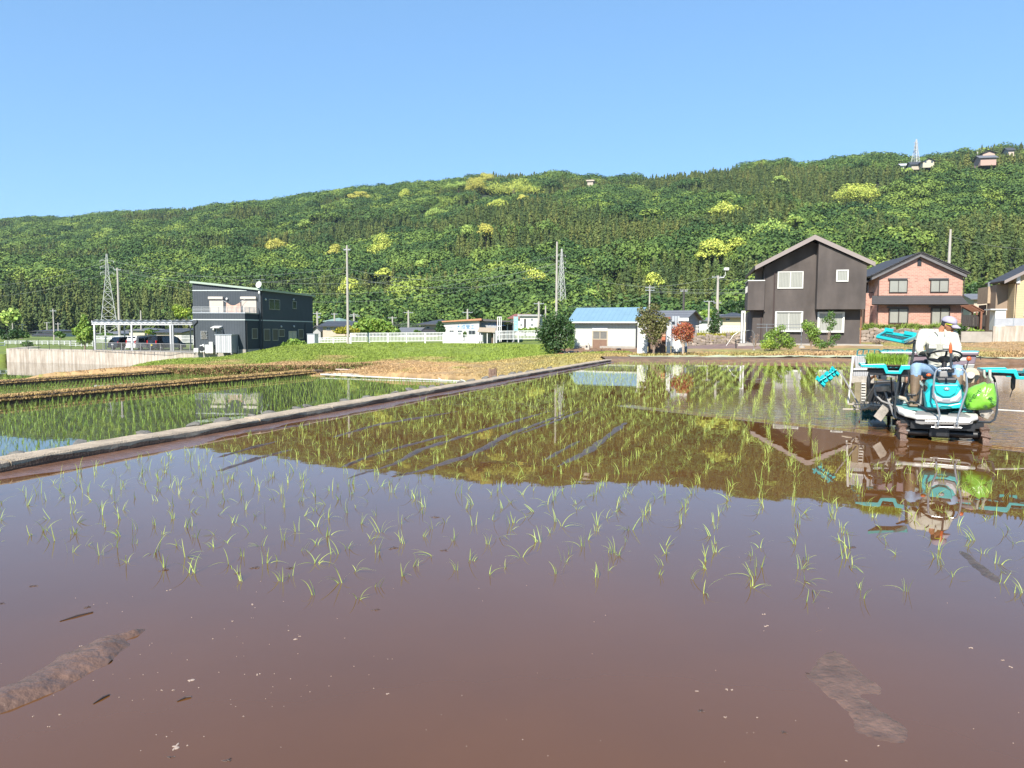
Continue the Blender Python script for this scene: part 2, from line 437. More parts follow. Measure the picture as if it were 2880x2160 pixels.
def forest_mat(name, stops, patch):
    m = bpy.data.materials.new(name); m.use_nodes = True; nt = m.node_tree; N = nt.nodes; L = nt.links
    b = N['Principled BSDF']; b.inputs['Roughness'].default_value = .75; b.inputs['Specular IOR Level'].default_value = .25
    oi = N.new('ShaderNodeObjectInfo'); nz = N.new('ShaderNodeTexNoise'); nz.inputs['Scale'].default_value = patch; nz.inputs['Detail'].default_value = 2
    L.new(oi.outputs['Location'], nz.inputs['Vector'])
    a = N.new('ShaderNodeMath'); a.operation = 'MULTIPLY_ADD'; a.inputs[1].default_value = .55
    L.new(oi.outputs['Random'], a.inputs[0]); s = N.new('ShaderNodeMath'); s.operation = 'SUBTRACT'; s.inputs[1].default_value = .27
    L.new(nz.outputs['Fac'], s.inputs[0]); L.new(s.outputs[0], a.inputs[2])
    cr = N.new('ShaderNodeValToRGB'); e = cr.color_ramp.elements
    while len(e) < len(stops): e.new(.5)
    for q, (p, c) in zip(e, stops): q.position = p; q.color = (*[v*ALB for v in c], 1)
    L.new(a.outputs[0], cr.inputs[0])
    g = N.new('ShaderNodeNewGeometry'); mr = N.new('ShaderNodeMapRange'); mr.inputs['To Min'].default_value = .74; mr.inputs['To Max'].default_value = 1.28
    L.new(g.outputs['Random Per Island'], mr.inputs['Value'])
    hs = N.new('ShaderNodeHueSaturation'); L.new(cr.outputs[0], hs.inputs['Color']); L.new(mr.outputs[0], hs.inputs['Value'])
    L.new(hs.outputs[0], b.inputs['Base Color']); return m
m_con = forest_mat('conifer_foliage', [(.2,(.055,.092,.028)),(.42,(.090,.132,.034)),(.62,(.125,.162,.038)),(.85,(.175,.190,.046))], .02)
m_bro = forest_mat('broadleaf_foliage', [(.2,(.042,.096,.026)),(.45,(.080,.145,.032)),(.68,(.145,.225,.042)),(.9,(.28,.36,.06))], .03)
stock = bpy.data.collections.new('wood_stock')
def stock_tree(i, con):
    rs = np.random.RandomState(100+i)
    if con:
        p, n = conifer_pts(rs, 520, rs.uniform(.30,.38)); V, F = leafcloud(p, n, .042, rs, .40)
    else:
        p, n = dome_pts(rs, 820, 12); V, F = leafcloud(p, n, .044, rs, .32)
    o = np_mesh('tree_stock', V, F, m_con if con else m_bro); COL.objects.unlink(o)
    o.name = ('a_%02d' if con else 'b_%02d') % i; stock.objects.link(o)
for k in range(6): stock_tree(k, True)
for k in range(6, 12): stock_tree(k, False)
# bright flowering trees that stand out of the wood
m_yel = mat('flowering_foliage', (.50,.56,.085), .7, .25, .6, island=.3, hue=.02)
m_yel2 = mat('fresh_foliage', (.33,.45,.08), .7, .25, .6, island=.3, hue=.02)
m_gold = mat('golden_foliage', (.56,.53,.09), .7, .25, .6, island=.3, hue=.02)
m_bark = mat('bark', (.16,.12,.09), .9, .3, 6, bump=.6)
FT = [ # px, py(centre), width px, height px, material, label
 (2410,542,130,58,m_yel,'broad bright yellow flowering tree high on the right of the hill, alone among dark conifers'),
 (2040,594,96,44,m_yel,'flat-topped yellow-green tree on the hillside up and left of the dark gabled house'),
 (2010,700,110,50,m_yel,'low wide yellow-green tree just left of the tall one beside the dark gabled house roof'),
 (2068,688,52,62,m_yel,'taller yellow-green tree at the upper left of the dark gabled house roof'),
 (1080,690,78,72,m_yel,'two-tiered yellow-green tree on the slope right of the tall pole by the fence'),
 (942,709,54,50,m_gold,'golden tree on the slope just left of the top of the tall roadside pole'),
 (775,688,56,34,m_gold,'small golden tree on the slope above the black house'),
 (1312,650,44,32,m_yel2,'pale yellow tree at mid slope, left of the golden one'),
 (1366,646,46,30,m_gold,'small golden round tree at mid slope with dark wood around it'),
 (1510,778,68,58,m_yel,'round yellow-green tree low on the slope left of the middle lattice pylon'),
 (1078,767,56,24,m_yel,'flat yellow-green tree low on the slope above the round garden bush'),
 (988,806,62,40,m_yel,'yellow-green tree low on the slope right behind the tall roadside pole'),
 (1838,786,52,36,m_yel,'pale yellow-green tree low on the slope above the grey gabled barn'),
 (1664,835,54,48,m_yel2,'pointed yellow-green tree at the foot of the slope above the blue roofed shed'),
 (1445,530,190,56,m_yel,'largest bright yellow flowering grove below the middle of the ridge'),
 (1400,572,60,24,m_yel,'small yellow tree below the large yellow grove near the ridge'),
 (1340,520,60,34,m_gold,'golden tree at the upper left of the large yellow grove'),
 (1370,500,50,22,m_gold,'golden tree on the skyline above the large yellow grove'),
 (1290,525,90,26,m_yel2,'long pale yellow tree on the ridge left of the large yellow grove'),
 (1012,550,80,22,m_gold,'long golden tree on the left ridge line'),
 (1142,545,40,22,m_yel,'small bright yellow tree on the ridge between the long golden one and the grove'),
 (1500,507,34,12,m_yel2,'tiny pale tree on the ridge right of the large yellow grove'),
 (1472,558,60,18,m_gold,'flat golden tree under the right part of the large yellow grove'),
 (310,655,70,26,m_yel2,'pale yellow trees high on the left slope above the left lattice pylon'),
 (860,632,44,24,m_yel2,'pale yellow-green tree on the slope up and left of the tall roadside pole'),
 (2165,650,110,70,m_yel2,'wide fresh green tree on the slope right above the dark gabled house'),
 (2236,618,50,22,m_yel2,'small fresh green tree on the slope above the wide fresh green one'),
 (1190,744,60,26,m_yel2,'flat fresh green tree on the lower slope above the company building'),
 (30,885,46,44,m_yel2,'fresh green tree at the foot of the hill on the far left edge'),
 (2195,505,50,18,m_yel2,'small yellow tree just under the skyline at the right of centre'),
 (1232,600,80,34,m_yel2,'loose pale green tree midway up below the ridge grove'),
 (2545,480,50,16,m_yel2,'small yellow patch of tree by the hilltop houses'),
]
def crown_mesh(rs, w, h, d, leaf, lumps=12, dens=1.0, flat=.9):
    n = int(min(5200, max(500, 9*(w*d + w*h)/(leaf*leaf)*.16*dens)))
    k = lumps; cen = rs.uniform(-1,1,(k*4,3)); cen = cen[(cen**2).sum(1) < 1][:k]; k = len(cen)
    cen[:,2] = np.abs(cen[:,2])*1.5-.6-.7*(cen[:,0]**2+cen[:,1]**2)
    cen = cen*np.array([w*.40, d*.40, h*.34]); rad = rs.uniform(.16,.27,k)*min(w, h*1.5)*1.15
    wgt = rad**2; idx = rs.choice(k, n, p=wgt/wgt.sum())
    dd = rs.normal(0,1,(n,3)); dd /= np.linalg.norm(dd,axis=1)[:,None]; dd[:,2] = np.where((dd[:,2]<0)&(rs.uniform(0,1,n)<.8), -dd[:,2], dd[:,2])
    p = cen[idx] + dd*(rad[idx]*rs.uniform(.72,1.06,n))[:,None]*np.array([1,1,flat*min(1,h/w+.35)])
    return leafcloud(p, dd, leaf, rs, .5)
HOLES = []
for i, (px, py, w, h, m, lab) in enumerate(FT):
    rs = np.random.RandomState(300+i)
    p = hill_hit(px, py+h*.1); s = p.y/FPX; wm, hm = w*s*1.05, h*s*1.15
    g = Vector((p.x, p.y+2, float(hz(np.array([p.x]), np.array([p.y+2]))[0])))
    c = P(px, py, p.y-2) ; t = thing('flowering_tree' if m is not m_yel2 else 'fresh_green_tree', lab, 'tree', g, 0, 'bright trees on the hillside')
    HOLES.append((p.x, p.y, wm*.5, wm*.4+6))
    V, F = crown_mesh(rs, wm, hm, wm*.8, max(.42, .75*s*2.6/2.2), 22, 1.3)
    off = np.array(c - g); off[2] = max(off[2], hm*.45)
    np_mesh('crown', V + off, F, m, t)
    MB().tube([(0,0,-1.5), (off[0]*.5, off[1]*.5, off[2]*.5), tuple(off)], [wm*.03, wm*.024, wm*.012], 7).build('trunk', m_bark, t)

sp = 4.6
pts = []
gx, gy = np.meshgrid(np.arange(-1150, 900, sp), np.arange(165, 1230, sp))
gx = gx.ravel() + NR.uniform(-.45,.45,gx.size)*sp; gy = gy.ravel() + NR.uniform(-.45,.45,gy.size)*sp
ppx = 1440+FPX*gx/gy; D_, F_, _z = ridge_f(ppx); t = (gy-F_)/(D_-F_)
ok = (ppx > -260) & (ppx < 3150) & (t > -.02) & (t < 1.04); gx, gy, t, ppx = gx[ok], gy[ok], t[ok], ppx[ok]
keep = NR.uniform(0,1,len(gx)) < np.interp(gy, [200,450,800,1100], [.95,.85,.72,.6]); gx, gy, t, ppx = gx[keep], gy[keep], t[keep], ppx[keep]
kp = np.ones(len(gx), bool)
for (hx, hy, ra, rb) in HOLES: kp &= ((gx-hx)/ra)**2 + ((gy-hy+4)/rb)**2 > 1
gx, gy, t, ppx = gx[kp], gy[kp], t[kp], ppx[kp]
ggz = hz(gx, gy)
spec = fbm(gx, gy, 110, 77, 3) + (vnoise(gx, gy, 9, 5)-.5)*.22
bias = np.interp(ppx, [0,900,1300,2880], [.13,.10,-.02,-.04]) + np.where(t > .93, .12, 0) + np.where(t < .05, .08, 0)
isb = (spec + bias) > .54
idx = np.where(isb, NR.randint(6,12,len(gx)), NR.randint(0,6,len(gx)))
hgt = np.where(isb, NR.uniform(7,15,len(gx)), NR.uniform(9,14.5,len(gx)))
wid = np.where(isb, hgt*NR.uniform(.9,1.25,len(gx)), hgt*NR.uniform(.75,1.0,len(gx)))
far = np.interp(gy,[300,1000],[.95,1.12]); 
zoff = np.where(isb, -1.5, -1.5)
me = bpy.data.meshes.new('wood'); me.vertices.add(len(gx)); me.vertices.foreach_set('co', np.stack([gx,gy,ggz+zoff],1).astype(np.float32).ravel())
a = me.attributes.new('sz', 'FLOAT_VECTOR', 'POINT'); a.data.foreach_set('vector', np.stack([wid*far,wid*far,hgt],1).astype(np.float32).ravel())
a = me.attributes.new('idx', 'INT', 'POINT'); a.data.foreach_set('value', idx.astype(np.int32))
a = me.attributes.new('rot', 'FLOAT_VECTOR', 'POINT'); a.data.foreach_set('vector', np.stack([NR.normal(0,.04,len(gx)),NR.normal(0,.04,len(gx)),NR.uniform(0,6.28,len(gx))],1).astype(np.float32).ravel())
wood = bpy.data.objects.new('hillside_wood', me); COL.objects.link(wood)
ng = bpy.data.node_groups.new('wood', 'GeometryNodeTree')
ng.interface.new_socket('Geometry', in_out='INPUT', socket_type='NodeSocketGeometry'); ng.interface.new_socket('Geometry', in_out='OUTPUT', socket_type='NodeSocketGeometry')
gi = ng.nodes.new('NodeGroupInput'); go = ng.nodes.new('NodeGroupOutput'); ip = ng.nodes.new('GeometryNodeInstanceOnPoints')
ci = ng.nodes.new('GeometryNodeCollectionInfo'); ci.inputs['Collection'].default_value = stock; ci.inputs['Separate Children'].default_value = True; ci.inputs['Reset Children'].default_value = True
def natt(nm, ty):
    n = ng.nodes.new('GeometryNodeInputNamedAttribute'); n.data_type = ty; n.inputs['Name'].default_value = nm; return n.outputs['Attribute']
ip.inputs['Pick Instance'].default_value = True
lk = ng.links.new
lk(gi.outputs[0], ip.inputs['Points']); lk(ci.outputs[0], ip.inputs['Instance']); lk(natt('idx','INT'), ip.inputs['Instance Index'])
er = ng.nodes.new('FunctionNodeEulerToRotation'); lk(natt('rot','FLOAT_VECTOR'), er.inputs[0]); lk(er.outputs[0], ip.inputs['Rotation'])
lk(natt('sz','FLOAT_VECTOR'), ip.inputs['Scale']); lk(ip.outputs[0], go.inputs[0])
md = wood.modifiers.new('wood', 'NODES'); md.node_group = ng
tag(wood, 'dense mixed conifer and broadleaf wood covering the whole hillside', 'wood', kind='stuff')
print('wood trees', len(gx))

# ------------------------------------------------------------------ water
def water_mat(name, col, rip=True, clear=.0):
    m = bpy.data.materials.new(name); m.use_nodes = True; nt = m.node_tree; N = nt.nodes; L = nt.links
    b = N['Principled BSDF']; b.inputs['Roughness'].default_value = .012; b.inputs['IOR'].default_value = 1.66
    tc = N.new('ShaderNodeTexCoord')
    nz = N.new('ShaderNodeTexNoise'); nz.inputs['Scale'].default_value = .35; nz.inputs['Detail'].default_value = 8; nz.inputs['Roughness'].default_value = .6
    L.new(tc.outputs['Object'], nz.inputs['Vector'])
    cr = N.new('ShaderNodeValToRGB'); cr.color_ramp.elements[0].position = .3; cr.color_ramp.elements[1].position = .72
    cr.color_ramp.elements[0].color = (*[c*.86*ALB for c in col], 1); cr.color_ramp.elements[1].color = (*[c*1.12*ALB for c in col], 1)
    L.new(nz.outputs['Fac'], cr.inputs[0]); L.new(cr.outputs[0], b.inputs['Base Color'])
    # very faint swell everywhere
    n2 = N.new('ShaderNodeTexNoise'); n2.inputs['Scale'].default_value = 2.2; n2.inputs['Detail'].default_value = 2
    L.new(tc.outputs['Object'], n2.inputs['Vector'])
    b0 = N.new('ShaderNodeBump'); b0.inputs['Strength'].default_value = 1; b0.inputs['Distance'].default_value = .0006
    L.new(n2.outputs['Fac'], b0.inputs['Height']); last = b0
    if rip:
        # wake: ripples beyond the line W1-W3 thrown up by the machine
        w1 = PZ(1790,1145,0); w3 = PZ(2900,1266,0); dr = (w3-w1).normalized(); nn = Vector((-dr.y, dr.x, 0))
        def dot(vec, off):
            d = N.new('ShaderNodeVectorMath'); d.operation = 'DOT_PRODUCT'; L.new(tc.outputs['Object'], d.inputs[0]); d.inputs[1].default_value = vec
            s = N.new('ShaderNodeMath'); s.operation = 'SUBTRACT'; s.inputs[1].default_value = off; L.new(d.outputs['Value'], s.inputs[0]); return s
        sd = dot(nn, nn.dot(w1)); al = dot(dr, dr.dot(w1))
        wob = N.new('ShaderNodeTexNoise'); wob.inputs['Scale'].default_value = .5; wob.inputs['Detail'].default_value = 3; L.new(tc.outputs['Object'], wob.inputs['Vector'])
        sag = N.new('ShaderNodeMath'); sag.operation = 'MULTIPLY_ADD'; sag.inputs[1].default_value = .5; L.new(wob.outputs['Fac'], sag.inputs[0]); L.new(sd.outputs[0], sag.inputs[2])
        def rng(src, a, b_, c=0, d=1):
            r = N.new('ShaderNodeMapRange'); r.interpolation_type = 'SMOOTHSTEP'; L.new(src, r.inputs['Value'])
            r.inputs['From Min'].default_value = a; r.inputs['From Max'].default_value = b_; r.inputs['To Min'].default_value = c; r.inputs['To Max'].default_value = d; return r.outputs[0]
        def mul(a_, b_):
            q = N.new('ShaderNodeMath'); q.operation = 'MULTIPLY'
            L.new(a_, q.inputs[0])
            if isinstance(b_, (int, float)): q.inputs[1].default_value = b_
            else: L.new(b_, q.inputs[1])
            return q.outputs[0]
        mask = mul(rng(sag.outputs[0], .15, .45), rng(sag.outputs[0], 5.0, 13.0, 1, .12))
        mask = mul(mask, rng(al.outputs[0], -1.5, 2.2))
        mp = N.new('ShaderNodeMapping'); mp.inputs['Rotation'].default_value = (0,0,R(12)); mp.inputs['Scale'].default_value = (1.0,2.6,1)
        L.new(tc.outputs['Object'], mp.inputs['Vector'])
        rn = N.new('ShaderNodeTexNoise'); rn.inputs['Scale'].default_value = 3.2; rn.inputs['Detail'].default_value = 3; rn.inputs['Distortion'].default_value = .4
        L.new(mp.outputs[0], rn.inputs['Vector'])
        prox = rng(al.outputs[0], .5, 4.2, .30, 1)
        hgt = mul(mul(rn.outputs['Fac'], mask), prox)
        b1 = N.new('ShaderNodeBump'); b1.inputs['Strength'].default_value = 1; b1.inputs['Distance'].default_value = .045
        L.new(hgt, b1.inputs['Height']); L.new(last.outputs[0], b1.inputs['Normal'])
        # the wave crests along the line
        pm = N.new('ShaderNodeMath'); pm.operation = 'PINGPONG'; pm.inputs[1].default_value = .07; L.new(sag.outputs[0], pm.inputs[0])
        band = mul(rng(sag.outputs[0], .02, .12), rng(sag.outputs[0], .32, .45, 1, 0)); band = mul(band, rng(al.outputs[0], -.6, .6))
        b2 = N.new('ShaderNodeBump'); b2.inputs['Strength'].default_value = 1; b2.inputs['Distance'].default_value = .40
        L.new(mul(pm.outputs[0], band), b2.inputs['Height']); L.new(b1.outputs[0], b2.inputs['Normal']); last = b2
    L.new(last.outputs[0], b.inputs['Normal']); return m
m_w = water_mat('muddy_water', (.147,.060,.016))
m_w2 = water_mat('clear_paddy_water', (.075,.068,.03), rip=False)
def poly_sheet(name, pts, z, m):
    o = MB().add([(x, y, z) for x, y in pts], [tuple(range(len(pts)))]).build(name, m); tag(o, kind='structure'); return o
k = [xy_of(-.05, v) for v in (-30, 30.4)]
poly_sheet('paddy_water', [k[0], (60,-22), (60,36.4), (k[1][0], 36.4)], 0, m_w)
ring = [xy_of(u, v) for u, v in ((.3,-30),(.3,30.9),(18.6,30.9),(18.6,-30))]
poly_sheet('paddy_water', ring, -1.2, m_w2)
ring = [xy_of(u, v) for u, v in ((18.6,-30),(18.6,41),(36.5,41),(36.5,-30))]
poly_sheet('paddy_water', ring, -2.0, m_w2)
a, b, c = xy_of(36.5,-30), xy_of(36.5,45), xy_of(90,-30)
poly_sheet('paddy_water', [a, (PZ(430,1050,-3.1).x, 62), (-30,84), (WALL[0].x-.1, 97.6), (-130,97.6), (-130,20)], -3.1, m_w2)
# ================================================================== KERB, BUNDS, WALLS, GRASS, RICE, MUD
def blades(B, L, lean, w, seg, rs, phi=None, taper=.7):
    """curved tapering blades; B (n,3) feet, L lengths, lean 0 straight .. 1 drooping"""
    n = len(B); phi = rs.uniform(0, 2*math.pi, n) if phi is None else phi
    L = np.broadcast_to(L, (n,)); lean = np.broadcast_to(lean, (n,)); w = np.broadcast_to(w, (n,))
    side = phi + math.pi/2 + rs.normal(0,.5,n)
    V = np.zeros((n, (seg+1)*2, 3))
    for k in range(seg+1):
        s = k/seg; hr = L*(lean*(.25*s+.75*s*s)); z = L*(s - .62*lean*s**2.4); ww = w*(1-s**1.6)**taper*.5 + w*.03
        c = B + np.stack([hr*np.cos(phi), hr*np.sin(phi), z], 1); d = np.stack([np.cos(side), np.sin(side), np.zeros(n)], 1)*ww[:,None]
        V[:,2*k] = c-d; V[:,2*k+1] = c+d
    f = np.array([(2*k, 2*k+1, 2*k+3, 2*k+2) for k in range(seg)])
    F = (np.arange(n)[:,None,None]*(seg+1)*2 + f[None]).reshape(-1,4)
    return V.reshape(-1,3), F
def merge(parts):
    V = []; F = []; o = 0
    for v, f in parts: V.append(v); F.append(f+o); o += len(v)
    return np.concatenate(V), np.concatenate(F)

m_conc = mat('kerb_concrete', (.50,.40,.29), .95, .28, 5, bump=.9, bscale=55)
m_conc2 = mat('old_concrete', (.40,.36,.31), .9, .15, 1.5, bump=.4, bscale=14)
# kerb of the near paddy: a run of cast blocks with joints
kb = MB(); v = -6.0; q = 0
while v < 30.2:
    ln = 1.98; u0 = -.06 + rnd.uniform(-.006,.006); hgt = .125 + rnd.uniform(-.006,.006)
    rr = [(-.09+rnd.uniform(-.006,.006), -.16), (-.07, hgt-.02), (-.045, hgt), (.235, hgt+rnd.uniform(-.004,.006)), (.25, hgt-.02), (.26, -.3)]
    vb = min(v+ln, 30.3); st = 8
    vs = []; 
    for j in range(st+1):
        vv = v + (vb-v)*j/st
        for (uu, zz) in rr:
            x, y = xy_of(uu+rnd.uniform(-.004,.004), vv); vs.append((x, y, zz+(rnd.uniform(-.004,.004) if zz > 0 else 0)))
    n6 = len(rr); fs = [(j*n6+i, j*n6+i+1, (j+1)*n6+i+1, (j+1)*n6+i) for j in range(st) for i in range(n6-1)]
    fs += [tuple(range(n6)), tuple(st*n6+i for i in range(n6))[::-1]]
    kb.add(vs, fs); v += 2.0
o = kb.build('concrete_kerb', m_conc)
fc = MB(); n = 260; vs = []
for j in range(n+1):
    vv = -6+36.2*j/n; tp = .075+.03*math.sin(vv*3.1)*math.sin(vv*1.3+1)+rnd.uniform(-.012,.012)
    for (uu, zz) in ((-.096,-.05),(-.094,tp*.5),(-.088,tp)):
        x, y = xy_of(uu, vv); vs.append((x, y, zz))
fc.add(vs, [(j*3+i, j*3+i+1, (j+1)*3+i+1, (j+1)*3+i) for j in range(n) for i in range(2)]).build('dark_lower_face', mat('dark_brown_strip', (.10,.062,.042), .8, .35, 6, bump=1, bscale=40), o)  # dark brown strip over the lower front face, with a ragged top edge
tag(o, 'long rough pale concrete kerb running between the muddy field and the lower rice paddies', 'kerb')
# stones tucked against the far side of the kerb
m_st = mat('field_stone', (.17,.16,.14), .9, .3, 8, bump=.7)
def stone_mesh(k):
    bm = bmesh.new(); bmesh.ops.create_icosphere(bm, subdivisions=2, radius=1); rs = random.Random(k)
    ax = [Vector((rs.gauss(0,1),rs.gauss(0,1),rs.gauss(0,1))).normalized() for _ in range(7)]
    for v_ in bm.verts:
        d = v_.co.normalized(); s = 1
        for a_ in ax:
            t = d.dot(a_)
            if t > .62: s = min(s, .62/t+.0)
        v_.co = Vector((d.x*s*.13, d.y*s*.10, d.z*s*.055))
    me_ = bpy.data.meshes.new('stone'); bm.to_mesh(me_); bm.free(); me_.materials.append(m_st); return me_
SM = [stone_mesh(k) for k in range(5)]
for i in range(34):
    vv = .4 + i*.62 + rnd.uniform(-.2,.2)
    if rnd.random() < .12: continue
    x, y = xy_of(.33+rnd.uniform(-.03,.05), vv); o = bpy.data.objects.new('stone', SM[i%5]); COL.objects.link(o)
    o.location = (x, y, .105+rnd.uniform(-.02,.01)); o.rotation_euler = (rnd.uniform(-.3,.3), rnd.uniform(-.3,.3), rnd.uniform(0,6)); s = rnd.uniform(.75,1.35); o.scale = (s,s,s)
    tag(o, 'rough grey stone tucked against the far edge of the long concrete kerb', 'stone', 'stones along the far edge of the kerb')
x0, y0 = xy_of(.75,-6); x1, y1 = xy_of(.75,30.2)

# bunds between the lower paddies
def bund(name, u0, u1, v0, v1, ztop, z_near, z_far, label):
    n = int((v1-v0)/.25); vs = []; prof = [(u0-.12, z_near-.3), (u0, z_near+.02), (u0+.04, ztop-.04), (u0+.12, ztop), (u1-.12, ztop), (u1-.02, ztop-.06), (u1+.1, z_far-.3)]
    for j in range(n+1):
        vv = v0+(v1-v0)*j/n; wob = (vnoise(np.array([vv]), np.array([3.]), 1.3, 8)[0]-.5)*.16
        for k_, (uu, zz) in enumerate(prof):
            x, y = xy_of(uu+wob+rnd.uniform(-.02,.02), vv); vs.append((x, y, zz+(rnd.uniform(-.02,.03) if 1 < k_ < 6 else 0)))
    m_ = len(prof); o = MB().add(vs, [(j*m_+i, j*m_+i+1, (j+1)*m_+i+1, (j+1)*m_+i) for j in range(n) for i in range(m_-1)]).build('earth_bank', mat('dark_earth', (.13,.085,.05), .95, .35, 3, bump=1, bscale=20), smooth=False)
    tag(o, kind='structure'); return o
bund('earth_bank', 18.0, 18.75, -8, 32, -.92, -1.2, -2.0, '')
bund('earth_bank', 35.7, 36.6, -8, 42, -1.68, -2.0, -3.1, '')
m_blade = tone_mat('grass_blades', .8, 0, 9, .3)
def tuft_obj(name, X, Y, Z, C, L, w, lean, n, rs, label, seg=2, spread=.05):
    N_ = len(X); k = N_*n
    B = np.stack([np.repeat(X,n)+rs.normal(0,spread,k), np.repeat(Y,n)+rs.normal(0,spread,k), np.repeat(Z,n)-.01], 1)
    Lk = np.repeat(np.broadcast_to(L,(N_,)), n)*rs.uniform(.55,1.2,k)
    V, F = blades(B, Lk, rs.uniform(lean*.4,lean,k), w*rs.uniform(.7,1.3,k), seg, rs)
    o = np_mesh(name, V, F, m_blade); Cc = np.repeat(C*rs.uniform(.75,1.25,(N_,1)), n*(seg+1)*2, 0); attr_rgb(o, Cc)
    tag(o, label, 'grass', kind='stuff'); return o
rs = np.random.RandomState(5)
# straw-coloured grass on the bunds
X=[];Y=[];Z=[]
for (ua, ub, zt, va, vb, cnt) in ((18.0,18.75,-.92,3,31,5200),(35.7,36.6,-1.68,6,41,4200)):
    uu = rs.uniform(ua,ub,cnt); vv = rs.uniform(va,vb,cnt); x,y = xy_of(uu,vv); X.append(x);Y.append(y);Z.append(np.full(cnt,zt))
    uu = rs.uniform(ua-.1,ua+.05,cnt//2); vv = rs.uniform(va,vb,cnt//2); x,y = xy_of(uu,vv); X.append(x);Y.append(y);Z.append(np.full(cnt//2,zt-.12))
X=np.concatenate(X);Y=np.concatenate(Y);Z=np.concatenate(Z)
t_=rs.uniform(0,1,len(X))[:,None]; C = G_DRY*1.1*(1-t_)+np.array([.42,.30,.09])*t_
tuft_obj('dry_bank_grass', X,Y,Z,C,.11,.022,.9,4,rs,'straw coloured dry grass on the two earth banks between the lower rice paddies')
# field grass
n_ = 60000
px = rs.uniform(150, 1760, n_); dd = 36+ (rs.uniform(0,1,n_)**1.25)*46; X = (px-1440)/FPX*dd; Y = dd
u, v = uv_of(X, Y)
ok = ~((u>.2)&(v<30.5)&(u<18.4)) & ~((u<.3)&(Y<36.4)) & ~((X < WALL[3].x+.8)&(Y>wall_y(X)-.3)) & (gz(X,Y) > -2.6) & ~((u>18.2)&(u<37)&(v<40-.1*(u-18))) 
C, dry = ground_tone(X, Y); px_=1440+FPX*X/Y
ok &= ~((px_>1575)&(Y>47)&(rs.uniform(0,1,n_)<.85))
X,Y,C,dry = X[ok],Y[ok],C[ok],dry[ok]; Z = gz(X,Y)
C = C*np.array([1.05,1.05,1]); 
hgt = (.08+.07*(1-dry))*(.6+.9*fbm(X,Y,3,61)) + .07*(fbm(X,Y,7,91)>.6)*(dry<.3)
tuft_obj('field_grass', X,Y,Z,C,hgt,.034,.8,4,rs,'fresh green and mown orange-brown grass of the open field behind the rice paddies', spread=.09)
n_ = 16000
px = rs.uniform(200, 1100, n_); Y = rs.uniform(42.8, 72, n_); X = (px-1440)/FPX*Y; u, v = uv_of(X, Y); zz = gz(X, Y)
ok = (zz > -2.9) & ~((u<18.4)&(v<30.6)) & ~((u>18.2)&(u<37)&(v<40-.1*(u-18))) & ~((X < WALL[3].x+.8)&(Y>wall_y(X)-.3)); X, Y, zz = X[ok], Y[ok], zz[ok]
C, dry = ground_tone(X, Y); t_ = rs.uniform(.6,1.35,(len(X),1)); tuft_obj('mown_grass', X, Y, zz, C*t_, .15, .035, .95, 4, rs, 'orange-brown mown grass on the slope beyond the lower rice paddies', spread=.12)
uu = rs.uniform(18.7, 36.4, 6500); x, y = xy_of(uu, 39.9-.1*(uu-18)+np.sin(uu*2)*.15+.55); zt_ = gz(x, y); x, y = xy_of(uu, 39.9-.1*(uu-18)+np.sin(uu*2)*.15-rs.uniform(-.1,.35,6500))
f_ = rs.uniform(0,1,6500); zz = -2.05*(1-f_)+(zt_+.02)*f_; C = np.where((rs.uniform(0,1,6500)<.35)[:,None], np.array([.26,.30,.07]), np.array([.36,.22,.10]))
tuft_obj('bank_weeds', x, y, zz, C, .16, .045, 1.0, 4, rs, 'mixed dry and green weeds on the low bank closing off the middle lower paddy', spread=.08)
# right hand verge weeds
n_ = 30000
X = rs.uniform(5, 45, n_); Y = 37.4+rs.uniform(0,1,n_)**1.3*24; px_=1440+FPX*X/Y
strip = (Y<45)|(px_>2480)
ok = (px_>1700)&(px_<3100)&strip; X,Y=X[ok],Y[ok]; C,_ = ground_tone(X,Y); Z = gz(X,Y); px_=1440+FPX*X/Y
h_ = np.where((Y>40)&(Y<45), .22, .06)*(.5+fbm(X,Y,2,15))
tuft_obj('verge_weeds', X,Y,Z,C,h_,.035,.8,3,rs,'yellowish and orange weeds on the verge beyond the muddy field, in front of the houses', spread=.08)
# pale film of duckweed-like mulch sheet at the far edge
m_film = mat('pale_mulch', (.55,.58,.36), .7, .25, 1.2, bump=.8, bscale=6)
pts_=[]; gx_=np.linspace(6.2,30,120); gy_=np.linspace(37.2,39.4,10); GX,GY=np.meshgrid(gx_,gy_); GZ=gz(GX,GY)+.05+(fbm(GX,GY,.8,4)-.5)*.16
GY = GY + np.sin(GX*1.3)*.15
i_ = np.arange(9*119); r_,c_ = i_//119, i_%119; a_=r_*120+c_
o = np_mesh('mulch_sheet', np.stack([GX.ravel(),GY.ravel(),GZ.ravel()],1), np.stack([a_,a_+1,a_+121,a_+120],1), m_film, smooth=True)
tag(o, 'long pale green crumpled sheet along the far bank of the muddy field', 'mulch sheet')

